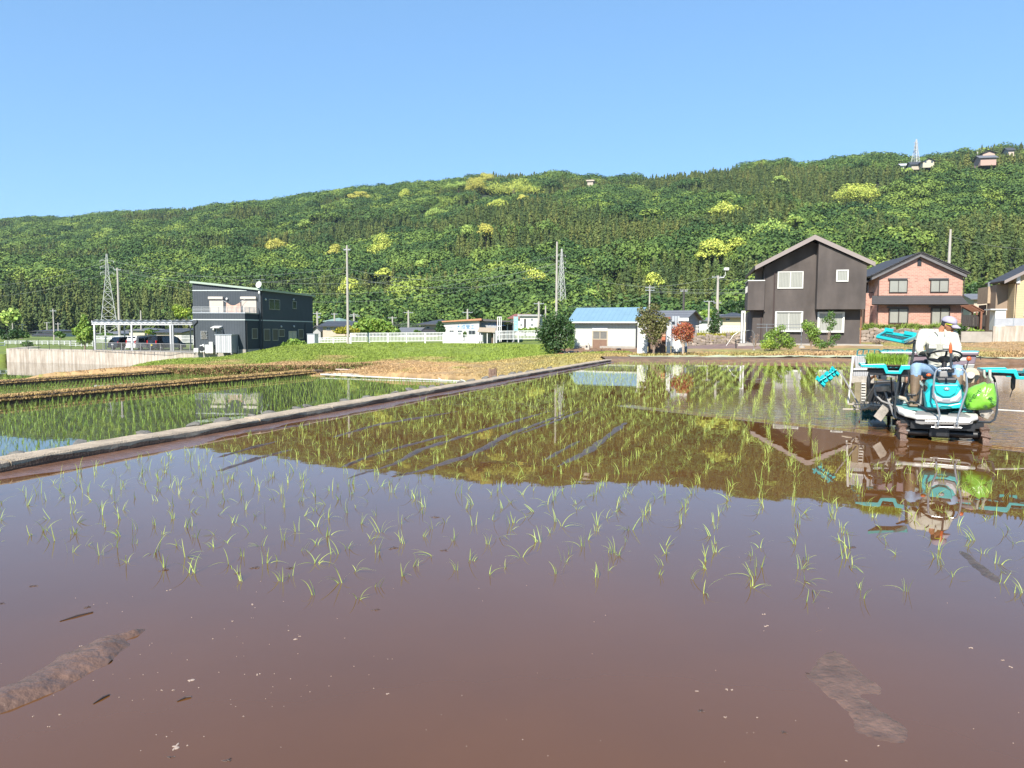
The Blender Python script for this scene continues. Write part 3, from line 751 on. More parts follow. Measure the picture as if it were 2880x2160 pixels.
# retaining wall on the left
def stain_mat():
    m = mat('stained_concrete', (.60,.53,.45), .92, .12, 1.0, bump=.3, bscale=10)
    nt = m.node_tree; N = nt.nodes; L = nt.links; tc = N['Texture Coordinate']
    mp = N.new('ShaderNodeMapping'); mp.inputs['Scale'].default_value = (2.2,2.2,.16); L.new(tc.outputs['Object'], mp.inputs[0])
    nz = N.new('ShaderNodeTexNoise'); nz.inputs['Scale'].default_value = 1.6; nz.inputs['Detail'].default_value = 8; nz.inputs['Roughness'].default_value=.7; L.new(mp.outputs[0], nz.inputs['Vector'])
    cr = N.new('ShaderNodeValToRGB'); cr.color_ramp.elements[0].position=.42; cr.color_ramp.elements[1].position=.6; cr.color_ramp.elements[0].color=(.62,.57,.52,1); cr.color_ramp.elements[1].color=(1,1,1,1)
    L.new(nz.outputs['Fac'], cr.inputs[0]); mx = N.new('ShaderNodeMix'); mx.data_type='RGBA'; mx.blend_type='MULTIPLY'; mx.inputs['Factor'].default_value=.85
    hs = [n for n in N if n.type == 'HUE_SAT'][0]; L.new(hs.outputs[0], mx.inputs['A']); L.new(cr.outputs[0], mx.inputs['B']); L.new(mx.outputs['Result'], N['Principled BSDF'].inputs['Base Color'])
    return m
m_stain = stain_mat()
w_ = MB()
def wall_run(w, pts, z0, z1, th, joints=4.0):
    for a, b in zip(pts[:-1], pts[1:]):
        a = Vector((a[0],a[1],0)); b = Vector((b[0],b[1],0)); d = (b-a); L_ = d.length; d.normalize(); nrm = Vector((-d.y, d.x, 0))
        n = max(1, round(L_/joints)); st = L_/n
        for k in range(n):
            p = a + d*(k*st+.006); q_ = a + d*((k+1)*st-.006)
            w.add([p+Vector((0,0,z0)), q_+Vector((0,0,z0)), q_+nrm*th+Vector((0,0,z0)), p+nrm*th+Vector((0,0,z0)), p+Vector((0,0,z1)), q_+Vector((0,0,z1)), q_+nrm*th+Vector((0,0,z1)), p+nrm*th+Vector((0,0,z1))],
                  [(0,3,2,1),(4,5,6,7),(0,1,5,4),(1,2,6,5),(2,3,7,6),(3,0,4,7)])
wp = [Vector((w.x, w.y, 0)) for w in WALL]
wall_run(w_, [wp[0]+Vector((-9,24,0))] + wp, -3.7, -1.33, 1.9)
tag(w_.build('retaining_wall', m_stain), 'long stained concrete retaining wall rising out of the flooded paddy below the carport', 'wall')
MBx = MB(); e = wp[3]; MBx.box((e.x+.05, e.y-.2, -2.3), (e.x+5.2, e.y+.1, -1.36)); tag(MBx.build('foundation_wall', mat('dark_concrete',(.10,.09,.08),.9)), 'short dark concrete footing beside the black house at the right end of the stained wall', 'wall')

# ------------------------------------------------------------------ rice
m_rice = mat('rice_leaf', (.50,.62,.13), .5, .15, 8, island=.25, hue=.02, trans=.35)
m_rice2 = mat('rice_leaf_older', (.30,.43,.07), .5, .15, 8, island=.35, hue=.02, trans=.3)
def clump(rs, h, nb, w, seg, open_=.8):
    n = nb; base = np.stack([rs.normal(0,.012,n), rs.normal(0,.012,n), np.full(n,-.03)], 1)
    ph0 = rs.uniform(0,6.28); ph = ph0 + rs.normal(0, 1.5, n)
    return blades(base, h*rs.uniform(.6,1.25,n), rs.uniform(.1,open_,n)*rs.uniform(.5,1.5,n), w, seg, rs, ph)
CV = []
for k_ in range(16):
    rs_ = np.random.RandomState(40+k_); CV.append(clump(rs_, .155, rs_.randint(3,7), .0050, 7, 1.0))
CV3 = []
for k_ in range(8):
    rs_ = np.random.RandomState(90+k_); CV3.append(clump(rs_, .155, 4, .0062, 4, .9))
CM = []
for V_, F_ in CV:
    me_ = bpy.data.meshes.new('rice_seedling'); me_.from_pydata(V_.tolist(), [], F_.tolist()); me_.materials.append(m_rice); me_.shade_smooth(); CM.append(me_)
# rows parallel to the kerb
lim = [(-800,1500),(0,1555),(250,1600),(600,1665),(1050,1685),(1450,1650),(1830,1625),(2170,1715),(2350,1740),(2650,1690),(2880,1735),(4000,1750)]
spots = []
rs = np.random.RandomState(77)
for iu in range(1, 115):
    uu = -.45 - iu*.30; miss = 0
    for iv in range(0, 200):
        vv = -8 + iv*.205 + rs.normal(0,.03)
        if rs.uniform() < .10: continue
        x, y = xy_of(uu+rs.normal(0,.028), vv)
        if y < 3.4 or y > 35.0 or x > 26: continue
        px = 1440+FPX*x/y; py = hor(px)+1.55*FPX/y
        if px < -350 or px > 3250: continue
        if py > np.interp(px, [a for a,b in lim], [b for a,b in lim]) + rs.normal(0,18): continue
        if px > 2300 and y > 8.9 and y < 13.2 and x > 4.2 : continue
        # the strip the machine has not planted yet
        sdist = (x-6.1)*.927 + (y-10.4)*(-.375)      # across its heading
        if y > 9.0 and sdist > 1.0: continue
        if y > 12.6 and abs(sdist) < .9 and rs.uniform()<.0: continue
        if 4.3 < y < 9 and rs.uniform() < .06: continue
        spots.append((y, x))
spots.sort(); print('rice clumps', len(spots))
for i, (y, x) in enumerate(spots[:300]):
    o = bpy.data.objects.new('rice_seedling', CM[i%16]); COL.objects.link(o); s = rs.uniform(.7,1.2)
    o.location = (x, y, 0); o.rotation_euler = (rs.normal(0,.22), rs.normal(0,.22), rs.uniform(0,6.28)); o.scale = (s,s,s*rs.uniform(.8,1.1))
    tag(o, 'young yellow-green rice seedling newly planted in the brown muddy water of the near field', 'rice seedling', 'rice seedlings newly planted in the muddy field')
parts_ = []
for i, (y, x) in enumerate(spots[300:]):
    V_, F_ = CV3[rs.randint(8)] if y > 12 else CV[rs.randint(16)]
    a = rs.uniform(0,6.28); s = rs.uniform(.75,1.25)*(1.0 if y < 14 else 1.1); c_, s_ = math.cos(a)*s, math.sin(a)*s
    Q = np.stack([V_[:,0]*c_-V_[:,1]*s_+x, V_[:,0]*s_+V_[:,1]*c_+y, V_[:,2]*s], 1); parts_.append((Q, F_))
V_, F_ = merge(parts_); tag(np_mesh('rice_seedlings', V_, F_, m_rice, smooth=True), 'rows of young rice seedlings further out in the muddy field', 'rice seedlings', kind='stuff')
CV2 = []
for k_ in range(10):
    rs_ = np.random.RandomState(140+k_); CV2.append(clump(rs_, .20, 5, .0095, 3, .55))
def old_rice(u0, u1, v0, v1, z, name, label, su=.3, sv=.27, sc=1.0, cond=None):
    pr = []
    for uu in np.arange(u0, u1, su):
        for vv in np.arange(v0, v1, sv):
            x, y = xy_of(uu+rs.normal(0,.02), vv+rs.normal(0,.03))
            if y < 6: continue
            px = 1440+FPX*x/y
            if px < -200 or (cond and not cond(x, y, px)): continue
            V_, F_ = CV2[rs.randint(10)]; a = rs.uniform(0,6.28); s = sc*rs.uniform(.75,1.2); c_, s_ = math.cos(a)*s, math.sin(a)*s
            pr.append((np.stack([V_[:,0]*c_-V_[:,1]*s_+x, V_[:,0]*s_+V_[:,1]*c_+y, V_[:,2]*s+z], 1), F_))
    V_, F_ = merge(pr); print(name, len(pr)); tag(np_mesh(name, V_, F_, m_rice2), label, 'rice', kind='stuff')
# the kerb hides the strip next to it from here, keep what a step aside would see
old_rice(1.8, 17.9, -2, 30.2, -1.2, 'rice_crop', 'dense green rice rows standing in the paddy just left of the concrete kerb')
old_rice(19.2, 35.6, 8, 40, -2.0, 'rice_crop', 'green rice in the middle lower paddy between the two earth banks', .3, .26, 1.0, lambda x,y,px: y < 57-.0*x)
old_rice(37, 60, 14, 44, -3.1, 'rice_crop', 'green rice in the lowest paddy in front of the stained retaining wall', .36, .36, 1.1, lambda x,y,px: px<330 and y < 70+(-x-40)*.35)

# ------------------------------------------------------------------ mud
m_mud = mat('wet_mud', (.11,.075,.062), .36, .35, 8, bump=1, bscale=40, spec=.45)
m_mud2 = mat('wet_brown_mud', (.19,.10,.065), .25, .25, 5, bump=.6, bscale=18, spec=.6)
def mud_strip(pts, w, h, m, name='mud_bank', seed=0):
    """low ridge of wet mud through ground points; ends sink under the water"""
    r_ = random.Random(seed); P_ = [Vector((p[0],p[1],0)) for p in pts]; dense = []
    for a, b in zip(P_[:-1], P_[1:]):
        k = max(2, int((b-a).length/.07))
        dense += [a.lerp(b, j/k) for j in range(k)]
    dense.append(P_[-1]); n = len(dense); vs = []; m_ = 7
    ph = r_.uniform(0,9)
    for j, p in enumerate(dense):
        t = (dense[min(j+1,n-1)]-dense[max(j-1,0)]).normalized(); nr = Vector((-t.y,t.x,0)); s = j/(n-1)
        env = min(1, s*5, (1-s)*5)**.6; hh = (h*(.55+.6*math.sin(j*.31+ph)**2+r_.uniform(-.15,.15))*env) - .010*(1-env)
        ww = w*(.6+.5*env)*(1+.25*math.sin(j*.17+ph)+r_.uniform(-.1,.1))
        for q_ in range(m_):
            a = q_/(m_-1)*2-1
            vs.append(p + nr*(a*ww/2+r_.uniform(-.006,.006)) + Vector((0,0, (hh+.014)*(1-a*a)**.8*(1+r_.uniform(-.25,.25)) - .014)))
    o = MB().add(vs, [(j*m_+i, j*m_+i+1, (j+1)*m_+i+1, (j+1)*m_+i) for j in range(n-1) for i in range(m_-1)]).build(name, m, smooth=True); tag(o, kind='structure'); return o
G = lambda x, y: PZ(x, y, 0)
k_ = [((490,1252),(640,1222),(900,1190)),((600,1330),(720,1290),(830,1262)),((900,1240),(1060,1195),(1300,1155)),((905,1372),(1000,1338),(1110,1305),(1180,1265),(1330,1218),(1560,1152)),
      ((915,1334),(1020,1290),(1100,1265),(1290,1215)),((1075,1350),(1200,1320),(1330,1275),(1430,1222),(1600,1160)),((1180,1320),(1300,1290),(1420,1240)),((1450,1225),(1560,1185),(1650,1150)),((1520,1300),(1640,1235)),((1540,1325),(1650,1272),(1765,1185)),
      ((1090,1343),(1130,1335),(1190,1322)),((600,1290),(700,1262),(790,1238))]
for i, pl in enumerate(k_):
    w = [.10,.09,.09,.11,.08,.13,.07,.08,.08,.14,.05,.07][i]; mud_strip([G(*p) for p in pl], w, .014, m_mud, seed=i)
# mud shelf along the foot of the kerb
vs = []; n = 260
for j in range(n+1):
    vv = -6 + 36*j/n; w0 = .34 + .10*math.sin(vv*1.1)+.06*math.sin(vv*3.7)+rnd.uniform(-.015,.015)
    w0 *= float(np.interp(vv, [-6,10,22,30], [1.25,1,.8,.5]))
    for (f, z) in ((0,.022),(.3,.018),(.6,.010),(.85,.004),(1.0,-.012)):
        x, y = xy_of(-.085-w0*f+rnd.uniform(-.006,.006), vv); vs.append((x, y, z+rnd.uniform(-.004,.004)))
tag(MB().add(vs, [(j*5+i, j*5+i+1, (j+1)*5+i+1, (j+1)*5+i) for j in range(n) for i in range(4)]).build('mud_bank', m_mud2, smooth=True), kind='structure')
# far muddy edge
vs = []; n = 200
for j in range(n+1):
    X = 4.6+ (60-4.6)*j/n
    for (dy, z) in ((-.35,-.03),(-.12,.05+rnd.uniform(-.02,.02)),(.05,.12+rnd.uniform(-.03,.03)),(.6,.17),(1.9,.2),(2.4,.1)):
        vs.append((X, 35.7+dy+math.sin(X*1.7)*.08+rnd.uniform(-.03,.03), z))
tag(MB().add(vs, [(j*6+i, (j+1)*6+i, (j+1)*6+i+1, j*6+i+1) for j in range(n) for i in range(5)]).build('mud_bank', mat('drying_mud', (.20,.125,.075), .8, .35, 2.5, bump=.9, bscale=14)), kind='structure')
# the large mud bar at the lower left of the picture
def mud_bar(outline, h, m, seed, res=.018):
    pl = [G(*p) for p in outline]; xs = [p.x for p in pl]; ys = [p.y for p in pl]
    gx_ = np.arange(min(xs), max(xs), res); gy_ = np.arange(min(ys), max(ys), res); X, Y = np.meshgrid(gx_, gy_)
    d = np.full(X.shape, 1e9); ins = np.zeros(X.shape, bool)
    for a, b in zip(pl, pl[1:]+pl[:1]):
        ex, ey = b.x-a.x, b.y-a.y; t = np.clip(((X-a.x)*ex+(Y-a.y)*ey)/(ex*ex+ey*ey), 0, 1)
        d = np.minimum(d, np.hypot(X-a.x-t*ex, Y-a.y-t*ey))
        c = ((a.y > Y) != (b.y > Y)); xi = (b.x-a.x)*(Y-a.y)/((b.y-a.y) if abs(b.y-a.y)>1e-9 else 1e-9)+a.x; ins ^= c & (X < xi)
    s = np.where(ins, d, -d); s = s + (fbm(X, Y, .16, seed, 3)-.5)*.05
    Z = np.where(s > 0, h*(1-np.exp(-s/.05)), -.02*np.clip(-s/.03,0,1)) + (fbm(X*1, Y*2.5, .12, seed+4, 4)-.5)*h*.75*(s>0)
    V = np.stack([X.ravel(), Y.ravel(), Z.ravel()], 1); nx, ny = len(gx_), len(gy_)
    i = np.arange((ny-1)*(nx-1)); r_, c_ = i//(nx-1), i%(nx-1); a_ = r_*nx+c_; F = np.stack([a_,a_+1,a_+nx+1,a_+nx],1)
    keep = (Z.ravel()[F] > -.015).any(1); o = np_mesh('mud_bank', V, F[keep], m, smooth=True); tag(o, kind='structure'); return o
m_bar = mat('mud_bar', (.17,.098,.068), .42, .35, 7, bump=.6, bscale=30, spec=.5)
mud_bar([(-220,2060),(-60,1965),(60,1915),(170,1850),(280,1800),(410,1768),(395,1785),(350,1800),(372,1812),(310,1865),(180,1935),(60,1985),(-80,2040),(-220,2110)], .038, m_bar, 3)
mud_bar([(2270,1905),(2300,1850),(2350,1825),(2385,1850),(2440,1905),(2490,1935),(2485,1960),(2430,1958),(2500,2010),(2560,2055),(2540,2090),(2470,2085),(2400,2060),(2380,2000),(2310,1950)], .0045, m_bar, 8, .022)
mud_bar([(2275,1775),(2310,1762),(2330,1775),(2300,1782)], .007, m_bar, 9, .012)
mud_bar([(2690,1545),(2720,1555),(2790,1610),(2820,1635),(2800,1640),(2740,1600)], .010, m_mud, 10, .014)
# clods, twigs and foam on the water
m_clod = m_mud; cl = [(96,1648),(5,1698),(460,1604),(668,1612),(716,1597),(1105,1542),(247,1708),(1055,1715),(1225,1455),(1250,1548),(815,1598),(2395,1540),(2270,1895),(1970,2000),(2205,2060),(640,2140),(480,2130)]
for i, (a, b) in enumerate(cl):
    p = G(a, b); s = rnd.uniform(.6,1.1)*p.y/4.2; mb = MB()
    for q_ in range(11):
        f = rnd.uniform(-1,1); mb.ell((f*.024*s, f*.006*s+rnd.gauss(0,.005)*s, .0), (rnd.uniform(.003,.010)*s, rnd.uniform(.003,.008)*s, rnd.uniform(.002,.006)*s), 7, 5)
    for q_ in range(4): a_ = rnd.uniform(0,6.28); mb.tube([(0,0,.003),(math.cos(a_)*.02*s, math.sin(a_)*.02*s, .006*s),(math.cos(a_)*.036*s, math.sin(a_)*.03*s, 0)], .0012*s, 4)
    o = mb.build('mud_clod', m_clod, smooth=True); o.location = p; tag(o, 'small dark clod of mud and roots floating on the brown water in the foreground', 'mud clod', 'mud clods floating in the foreground')
m_twig = mat('wet_twig', (.09,.06,.05), .5)
for i, (a, b, c, d, lab) in enumerate([(168,1748,262,1722,'thin wet twig on the water above the mud bar at lower left'),(498,1973,538,1961,'short dark sunken twig left of centre near the bottom'),(262,1980,308,1955,'blurred dark twig on the water below the mud bar tip'),(2592,2000,2592,2001,'')]):
    if not lab: continue
    p, q_ = G(a,b), G(c,d); o = MB().tube([Vector((0,0,.002)), (q_-p)*.5+Vector((0,.01,.005)), q_-p+Vector((0,0,.003))], [.002,.004,.003], 6).build('twig', m_twig); o.location = p; tag(o, lab, 'twig')
m_foam = mat('foam', (.45,.34,.27), .5, .1, 30)
fo = MB(); fl = [(540,1914),(495,2100),(527,2097),(225,1818),(168,2010),(140,2043),(455,1942),(488,1942),(600,1797),(655,1747),(725,1897),(811,1774),(828,1798),(843,1790),(834,1798),(2040,2018),(2130,2018),(2155,1760),(2147,1727),(2045,1940),(2057,1940),(2380,2140),(2730,1822),(2820,1857),(2845,1876),(2470,2098),(685,2015),(95,2015),(475,1660),(710,1700),(1090,1952),(1960,1945)]
for a, b in fl:
    p = G(a,b); w = rnd.uniform(.003,.009)*p.y/3
    if (a,b) in ((540,1914),(495,2100)): w = .02
    for q_ in range(4): fo.ell(p+Vector((rnd.uniform(-w,w), rnd.uniform(-w,w)*.8, .0005)), (w*rnd.uniform(.2,.6), w*rnd.uniform(.2,.6), .002), 8, 5)
for _ in range(110):
    a = rnd.uniform(0,2880); b = 1560+600*rnd.random(); 
    if rnd.random()<.5: a = rnd.gauss(760,260); b = rnd.gauss(1880,110)
    if b > 2200: continue
    p = G(a,b); w = rnd.uniform(.001,.003); fo.ell(p+Vector((0,0,.0005)), (w, w*.8, .0015), 6, 4)
tag(fo.build('foam_flecks', m_foam), 'pale foam flecks and bubbles scattered on the brown water in the foreground', 'foam', kind='stuff')

# white plastic frame, pipe, stump at the paddy corner
m_wpipe = mat('white_plastic', (.72,.70,.62), .4)
t = thing('pipe_frame', 'long white plastic pipe frame along the far edge of the nearer rice paddy', 'pipe', P(902,1056,42.4))
o_ = t.location.copy(); A_ = P(902,1053,42.2)-o_; B_ = P(1309,1073,38.2)-o_; C_ = P(935,1051,43.2)-o_; D_ = P(1290,1065,39.3)-o_
MB().cyl(A_,B_,.045).build('long_pipe', m_wpipe, t); MB().cyl(C_,D_,.04).build('long_pipe', m_wpipe, t)
for f in (0,.18,.4,.62,.85,1): MB().cyl(A_.lerp(B_,f), C_.lerp(D_,f), .035).build('cross_pipe', m_wpipe, t)
a, b = P(945,1043,50), P(1135,1050,46); o = MB().tube([(0,0,0), b-a], [.05,.055], 10).build('drain_pipe', mat('pale_pipe', (.55,.42,.35), .6)); o.location = a+Vector((0,0,.1)); tag(o, 'single pale pinkish pipe lying on the orange grass behind the white pipe frame', 'pipe')
p = P(1388,1060,37); mb = MB()
for k_ in range(7):
    x = rnd.uniform(-.18,.18); mb.tube([(x*.9,rnd.uniform(-.1,.1),-.1),(x,rnd.uniform(-.08,.08),.2),(x*1.15,0,rnd.uniform(.3,.46))], [.1,.085,.05], 7)
o = mb.build('tree_stump', mat('stump_wood', (.22,.14,.10), .95, .4, 9, bump=1)); o.location = p; tag(o, 'weathered split brown stump standing on the orange grass at the edge of the kerb', 'stump')
# ================================================================== BUILDINGS
I4 = Matrix.Identity(4)
m_alu = mat('aluminium', (.55,.56,.57), .35, .05, 3, metal=.6)
m_white = mat('white_paint', (.78,.77,.74), .5, .06, 1.5)
m_dark = mat('dark_metal', (.03,.03,.033), .45, .1, 3)
m_brownframe = mat('bronze_frame', (.06,.05,.045), .45)
m_glass = glass_mat('window_glass', (.05,.06,.07))
m_curt = mat('curtain_behind_glass', (.42,.41,.37), .25, .08, 6, spec=.8)
m_curt2 = wave_mat('pleated_curtain', (.40,.40,.35), (.27,.27,.24), .11, 'X', .3, .35, bump=.2)
m_tile = wave_mat('dark_roof_tile', (.075,.075,.08), (.035,.035,.04), .30, 'Z', .55, .2)
m_tile2 = wave_mat('grey_roof_tile', (.20,.20,.21), (.12,.12,.13), .25, 'Z', .6, .2)
def win(parent, a, b, y, fm, pm, mull=1, fr=.05, dep=.07, M=None, name='window', side=False, pms=None):
    """window on local plane y (front) or, with side=True, on local plane x = y facing +x. a,b: (u0,z0),(u1,z1)"""
    u0, z0 = a; u1, z1 = b
    if u0 > u1: u0, u1 = u1, u0
    if z0 > z1: z0, z1 = z1, z0
    T = I4 if not side else Matrix(((0,-1,0,0),(1,0,0,0),(0,0,1,0),(0,0,0,1)))   # (u, v, z) -> (-v, u, z)
    yy = y if not side else -y
    f = MB(); f.box((u0,yy-dep,z0),(u0+fr,yy,z1),T); f.box((u1-fr,yy-dep,z0),(u1,yy,z1),T)
    f.box((u0+fr,yy-dep,z0),(u1-fr,yy,z0+fr),T); f.box((u0+fr,yy-dep,z1-fr),(u1-fr,yy,z1),T)
    for k in range(1, mull+1):
        c = u0+(u1-u0)*k/(mull+1); f.box((c-fr*.45,yy-dep+.008,z0+fr),(c+fr*.45,yy,z1-fr),T)
    fo_ = f.build(name, fm, parent)
    for k in range(mull+1):
        c0 = u0+fr*.6+(u1-u0-fr*1.2)*k/(mull+1); c1 = u0+fr*.6+(u1-u0-fr*1.2)*(k+1)/(mull+1)
        mm = (pms[k] if pms else pm)
        MB().box((c0+.004,yy-dep*.5-.004*k,z0+fr*.6),(c1-.004,yy-.006,z1-fr*.6),T).build('pane', mm, fo_)
    return fo_
def pix_win(t, px0, py0, px1, py1, y, fm, pm, **k):
    a = loc_y(t, px0, py1, y); b = loc_y(t, px1, py0, y)
    return win(t, (a.x, a.z), (b.x, b.z), y, fm, pm, **k)
def pix_win_side(t, px0, py0, px1, py1, x, fm, pm, **k):
    a = loc_x(t, px0, py1, x); b = loc_x(t, px1, py0, x)
    return win(t, (a.y, a.z), (b.y, b.z), x, fm, pm, side=True, **k)
def txt(s, h, m, parent, M, name='lettering', depth=.01):
    cu = bpy.data.curves.new('t', 'FONT'); cu.body = s; cu.size = h; cu.extrude = depth; cu.align_x = 'CENTER'; cu.align_y = 'CENTER'
    o = bpy.data.objects.new('t', cu); COL.objects.link(o); dg = bpy.context.evaluated_depsgraph_get(); dg.update()
    me_ = bpy.data.meshes.new_from_object(o.evaluated_get(dg)); bpy.data.objects.remove(o)
    me_.materials.clear(); me_.materials.append(m); me_.transform(M)
    r = bpy.data.objects.new(name, me_); COL.objects.link(r); r.parent = parent; return r
FRONT = Matrix.Rotation(math.pi/2, 4, 'X')      # text facing -y

def roof_slab(mb, a, b, c, d, th=.12):
    """a,b lower edge, c,d upper edge (d above a); slab with thickness downwards"""
    a,b,c,d = map(Vector, (a,b,c,d)); n = (b-a).cross(d-a).normalized(); n = n if n.z > 0 else -n; dn = -n*th
    mb.add([a,b,c,d,a+dn,b+dn,c+dn,d+dn], [(0,1,2,3),(7,6,5,4),(0,4,5,1),(1,5,6,2),(2,6,7,3),(3,7,4,0)])
def bg_house(name, label, px0, px1, ridge, eave, base, d, wallm, roofm, kind='side', depth=8, rot=-15, over=.5, wins=(), fm=None, group='houses of the village behind', cat='house', lower=None, peak=.5):
    """kind: side = ridge parallel to the picture, gable = gable towards us, hip, flat"""
    fm = fm or m_alu
    L_ = P(px0, base, d); t = thing(name, label, cat, L_, R(rot), group)
    w = loc_y(t, px1, base, 0).x; he = loc_y(t, (px0+px1)/2, eave, 0).z
    mpy = loc_y(t, (px0+px1)/2, ridge, depth*.5 if kind != 'gable' else 0).z
    wall = MB()
    if kind == 'gable':
        xm = w*peak
        wall.prism([(0,0,-2.5),(w,0,-2.5),(w,0,he),(xm,0,mpy-.15),(0,0,he)], (0,depth,0))
        r = MB(); sl = (mpy-he)/xm; sr = (mpy-he)/(w-xm)
        roof_slab(r, (-over,-over,he-over*sl),(-over,depth+over,he-over*sl),(xm,depth+over,mpy),(xm,-over,mpy),.14)
        roof_slab(r, (w+over,-over,he-over*sr),(w+over,depth+over,he-over*sr),(xm,depth+over,mpy+.004),(xm,-over,mpy+.004),.14)
    elif kind == 'side':
        wall.prism([(0,0,-2.5),(0,0,he),(0,depth/2,mpy-.15),(0,depth,he),(0,depth,-2.5)], (w,0,0))
        r = MB(); s = (mpy-he)/(depth/2)
        roof_slab(r, (-over,-over,he-over*s),(w+over,-over,he-over*s),(w+over,depth/2,mpy),(-over,depth/2,mpy),.14)
        roof_slab(r, (-over,depth+over,he-over*s),(w+over,depth+over,he-over*s),(w+over,depth/2,mpy+.004),(-over,depth/2,mpy+.004),.14)
    elif kind == 'hip':
        wall.box((0,0,-2.5),(w,depth,he)); r = MB(); k = min(w,depth)*.42
        o_ = over; r.add([(-o_,-o_,he),(w+o_,-o_,he),(w+o_,depth+o_,he),(-o_,depth+o_,he),(k,depth/2,mpy),(w-k,depth/2,mpy),(-o_,-o_,he-.15),(w+o_,-o_,he-.15),(w+o_,depth+o_,he-.15),(-o_,depth+o_,he-.15)],
              [(0,1,5,4),(1,2,5),(2,3,4,5),(3,0,4),(0,6,7,1),(1,7,8,2),(2,8,9,3),(3,9,6,0),(9,8,7,6)])
    else:
        wall.box((0,0,-2.5),(w,depth,he)); r = MB(); r.box((-over,-over,he+.003),(w+over,depth+over,mpy))
    wall.build('wall', wallm, t); r.build('roof', roofm, t)
    for q in wins:
        pix_win(t, *q, -.001, fm, m_glass, mull=1, fr=.06)
    if lower:     # a lean-to roof in front: (px0,px1,pytop,pybot,dep)
        a0, a1, yt, yb, dp = lower; A_ = loc_y(t,a0,yb,-dp); B_ = loc_y(t,a1,yb,-dp); zt = loc_y(t,(a0+a1)/2,yt,0).z
        r = MB(); roof_slab(r, (A_.x,-dp,A_.z),(B_.x,-dp,A_.z),(B_.x,-.01,zt),(A_.x,-.01,zt),.12); r.build('porch_roof', roofm, t)
        MB().box((A_.x+.3,-dp+.4,-2.5),(B_.x-.3,-.004,A_.z-.1)).build('porch_wall', wallm, t)
    return t

# ---------------------------------------------------------------- black house on the left
m_blk = wave_mat('black_siding', (.085,.097,.110), (.055,.065,.078), .30, 'X', .85, .10, bump=.4)
m_blk2 = wave_mat('black_siding_shaded', (.052,.062,.078), (.03,.035,.045), .30, 'Y', .85, .10, bump=.4)  # darker siding copy, shade of the side face in its colour; unused
for m_ in (m_blk, m_blk2): m_.node_tree.nodes['Principled BSDF'].inputs['Specular IOR Level'].default_value = .12
m_band = mat('pale_trim', (.62,.66,.64), .4, .05); m_shut = wave_mat('beige_shutter', (.62,.54,.46), (.48,.41,.35), .08, 'Z', .5, .2, bump=.3)
m_roofgreen = mat('pale_green_roof', (.42,.50,.40), .4, .05)
T = thing('black_house', 'black two-storey box house with sloping roof and beige balcony shutters, beside the carport', 'house', P(691,997,79), R(-5.5))
Lx = loc_y(T, 544, 950, 0).x; zt1 = loc_y(T, 620, 881.5, 0).z; zband = loc_y(T, 620, 899, 0).z; BY = 3.4; XR = .25
LX2 = loc_y(T, 542, 850, BY).x; zl = loc_y(T, 542, 794, BY).z; zr = loc_y(T, 737, 815, BY).z; DB = loc_x(T, 880, 900, XR).y; zb2 = loc_x(T, 880, 829, XR).z
w_ = MB(); w_.box((Lx,0,.55),(0,BY+.01,zt1)); w_.build('wall', m_blk, T)
w_ = MB(); w_.prism([(LX2,BY+.012,-.5),(XR,BY+.012,-.5),(XR,BY+.012,zr),(LX2,BY+.012,zl)], (0,DB-BY,0)); w_.build('wall', m_blk, T)
MB().box((Lx-.02,-.03,-1.5),(.03,BY+5,.548)).build('foundation', m_conc2, T)
b = MB(); b.box((Lx-.03,-.03,zband-.06),(.03,-.001,zband+.05)); b.box((.001,-.028,zband-.058),(.03,BY+.011,zband+.048)); b.box((XR,BY-.02,zband-.06),(XR+.03,DB,zband+.05)); b.build('trim_band', m_band, T)
zb3 = loc_y(T, 620, 817, BY).z; MB().box((LX2,BY-.02,zb3-.05),(XR-1.6,BY+.011,zb3+.05)).build('trim_band', m_band, T)
b = MB(); roof_slab(b, (LX2-.15,BY-.25,zl+.15),(XR+.3,BY-.25,zr+.12),(XR+.3,DB+.3,zr+.16),(LX2-.15,DB+.3,zl+.19),.22); b.build('roof', m_roofgreen, T)
b = MB(); b.box((Lx-.04,-.05,zt1),(.06,.12,zt1+.09)); b.box((-.10,.12,zt1),(.058,BY,zt1+.088)); b.build('balcony_coping', m_alu, T)
zr1 = loc_y(T, 620, 863.5, 0).z
b = MB()
for k in range(5):
    z = zt1+.12+(zr1-zt1-.12)*k/4; b.cyl((Lx,.03,z),(0,.03,z),.022,n=6); b.cyl((0,.03,z),(0,BY,z),.022,n=6)
b.build('balcony_rail', m_alu, T)
b = MB()
for k in range(7): x = Lx+(0-Lx)*k/6; b.cyl((x,.03,zt1+.09),(x,.03,zr1),.03,n=6)
for k in (.33,.66): b.cyl((0,BY*k,zt1+.09),(0,BY*k,zr1),.03,n=6)
b.build('balcony_post', m_alu, T)
for (a0,a1) in ((589.3,627),(679.5,720)):
    A_ = loc_y(T,a0,879.6,BY-.1); B_ = loc_y(T,a1,834.5,BY-.1); zbx = loc_y(T,a0,841.5,BY-.1).z
    s = MB().box((A_.x,BY-.08,zt1-.0),(B_.x,BY+.01,zbx)).build('roller_shutter', m_shut, T); MB().bbox((A_.x-.06,BY-.3,zbx),(B_.x+.06,BY+.01,B_.z),.05).build('shutter_box', mat('beige_box',(.66,.58,.50),.5), s)
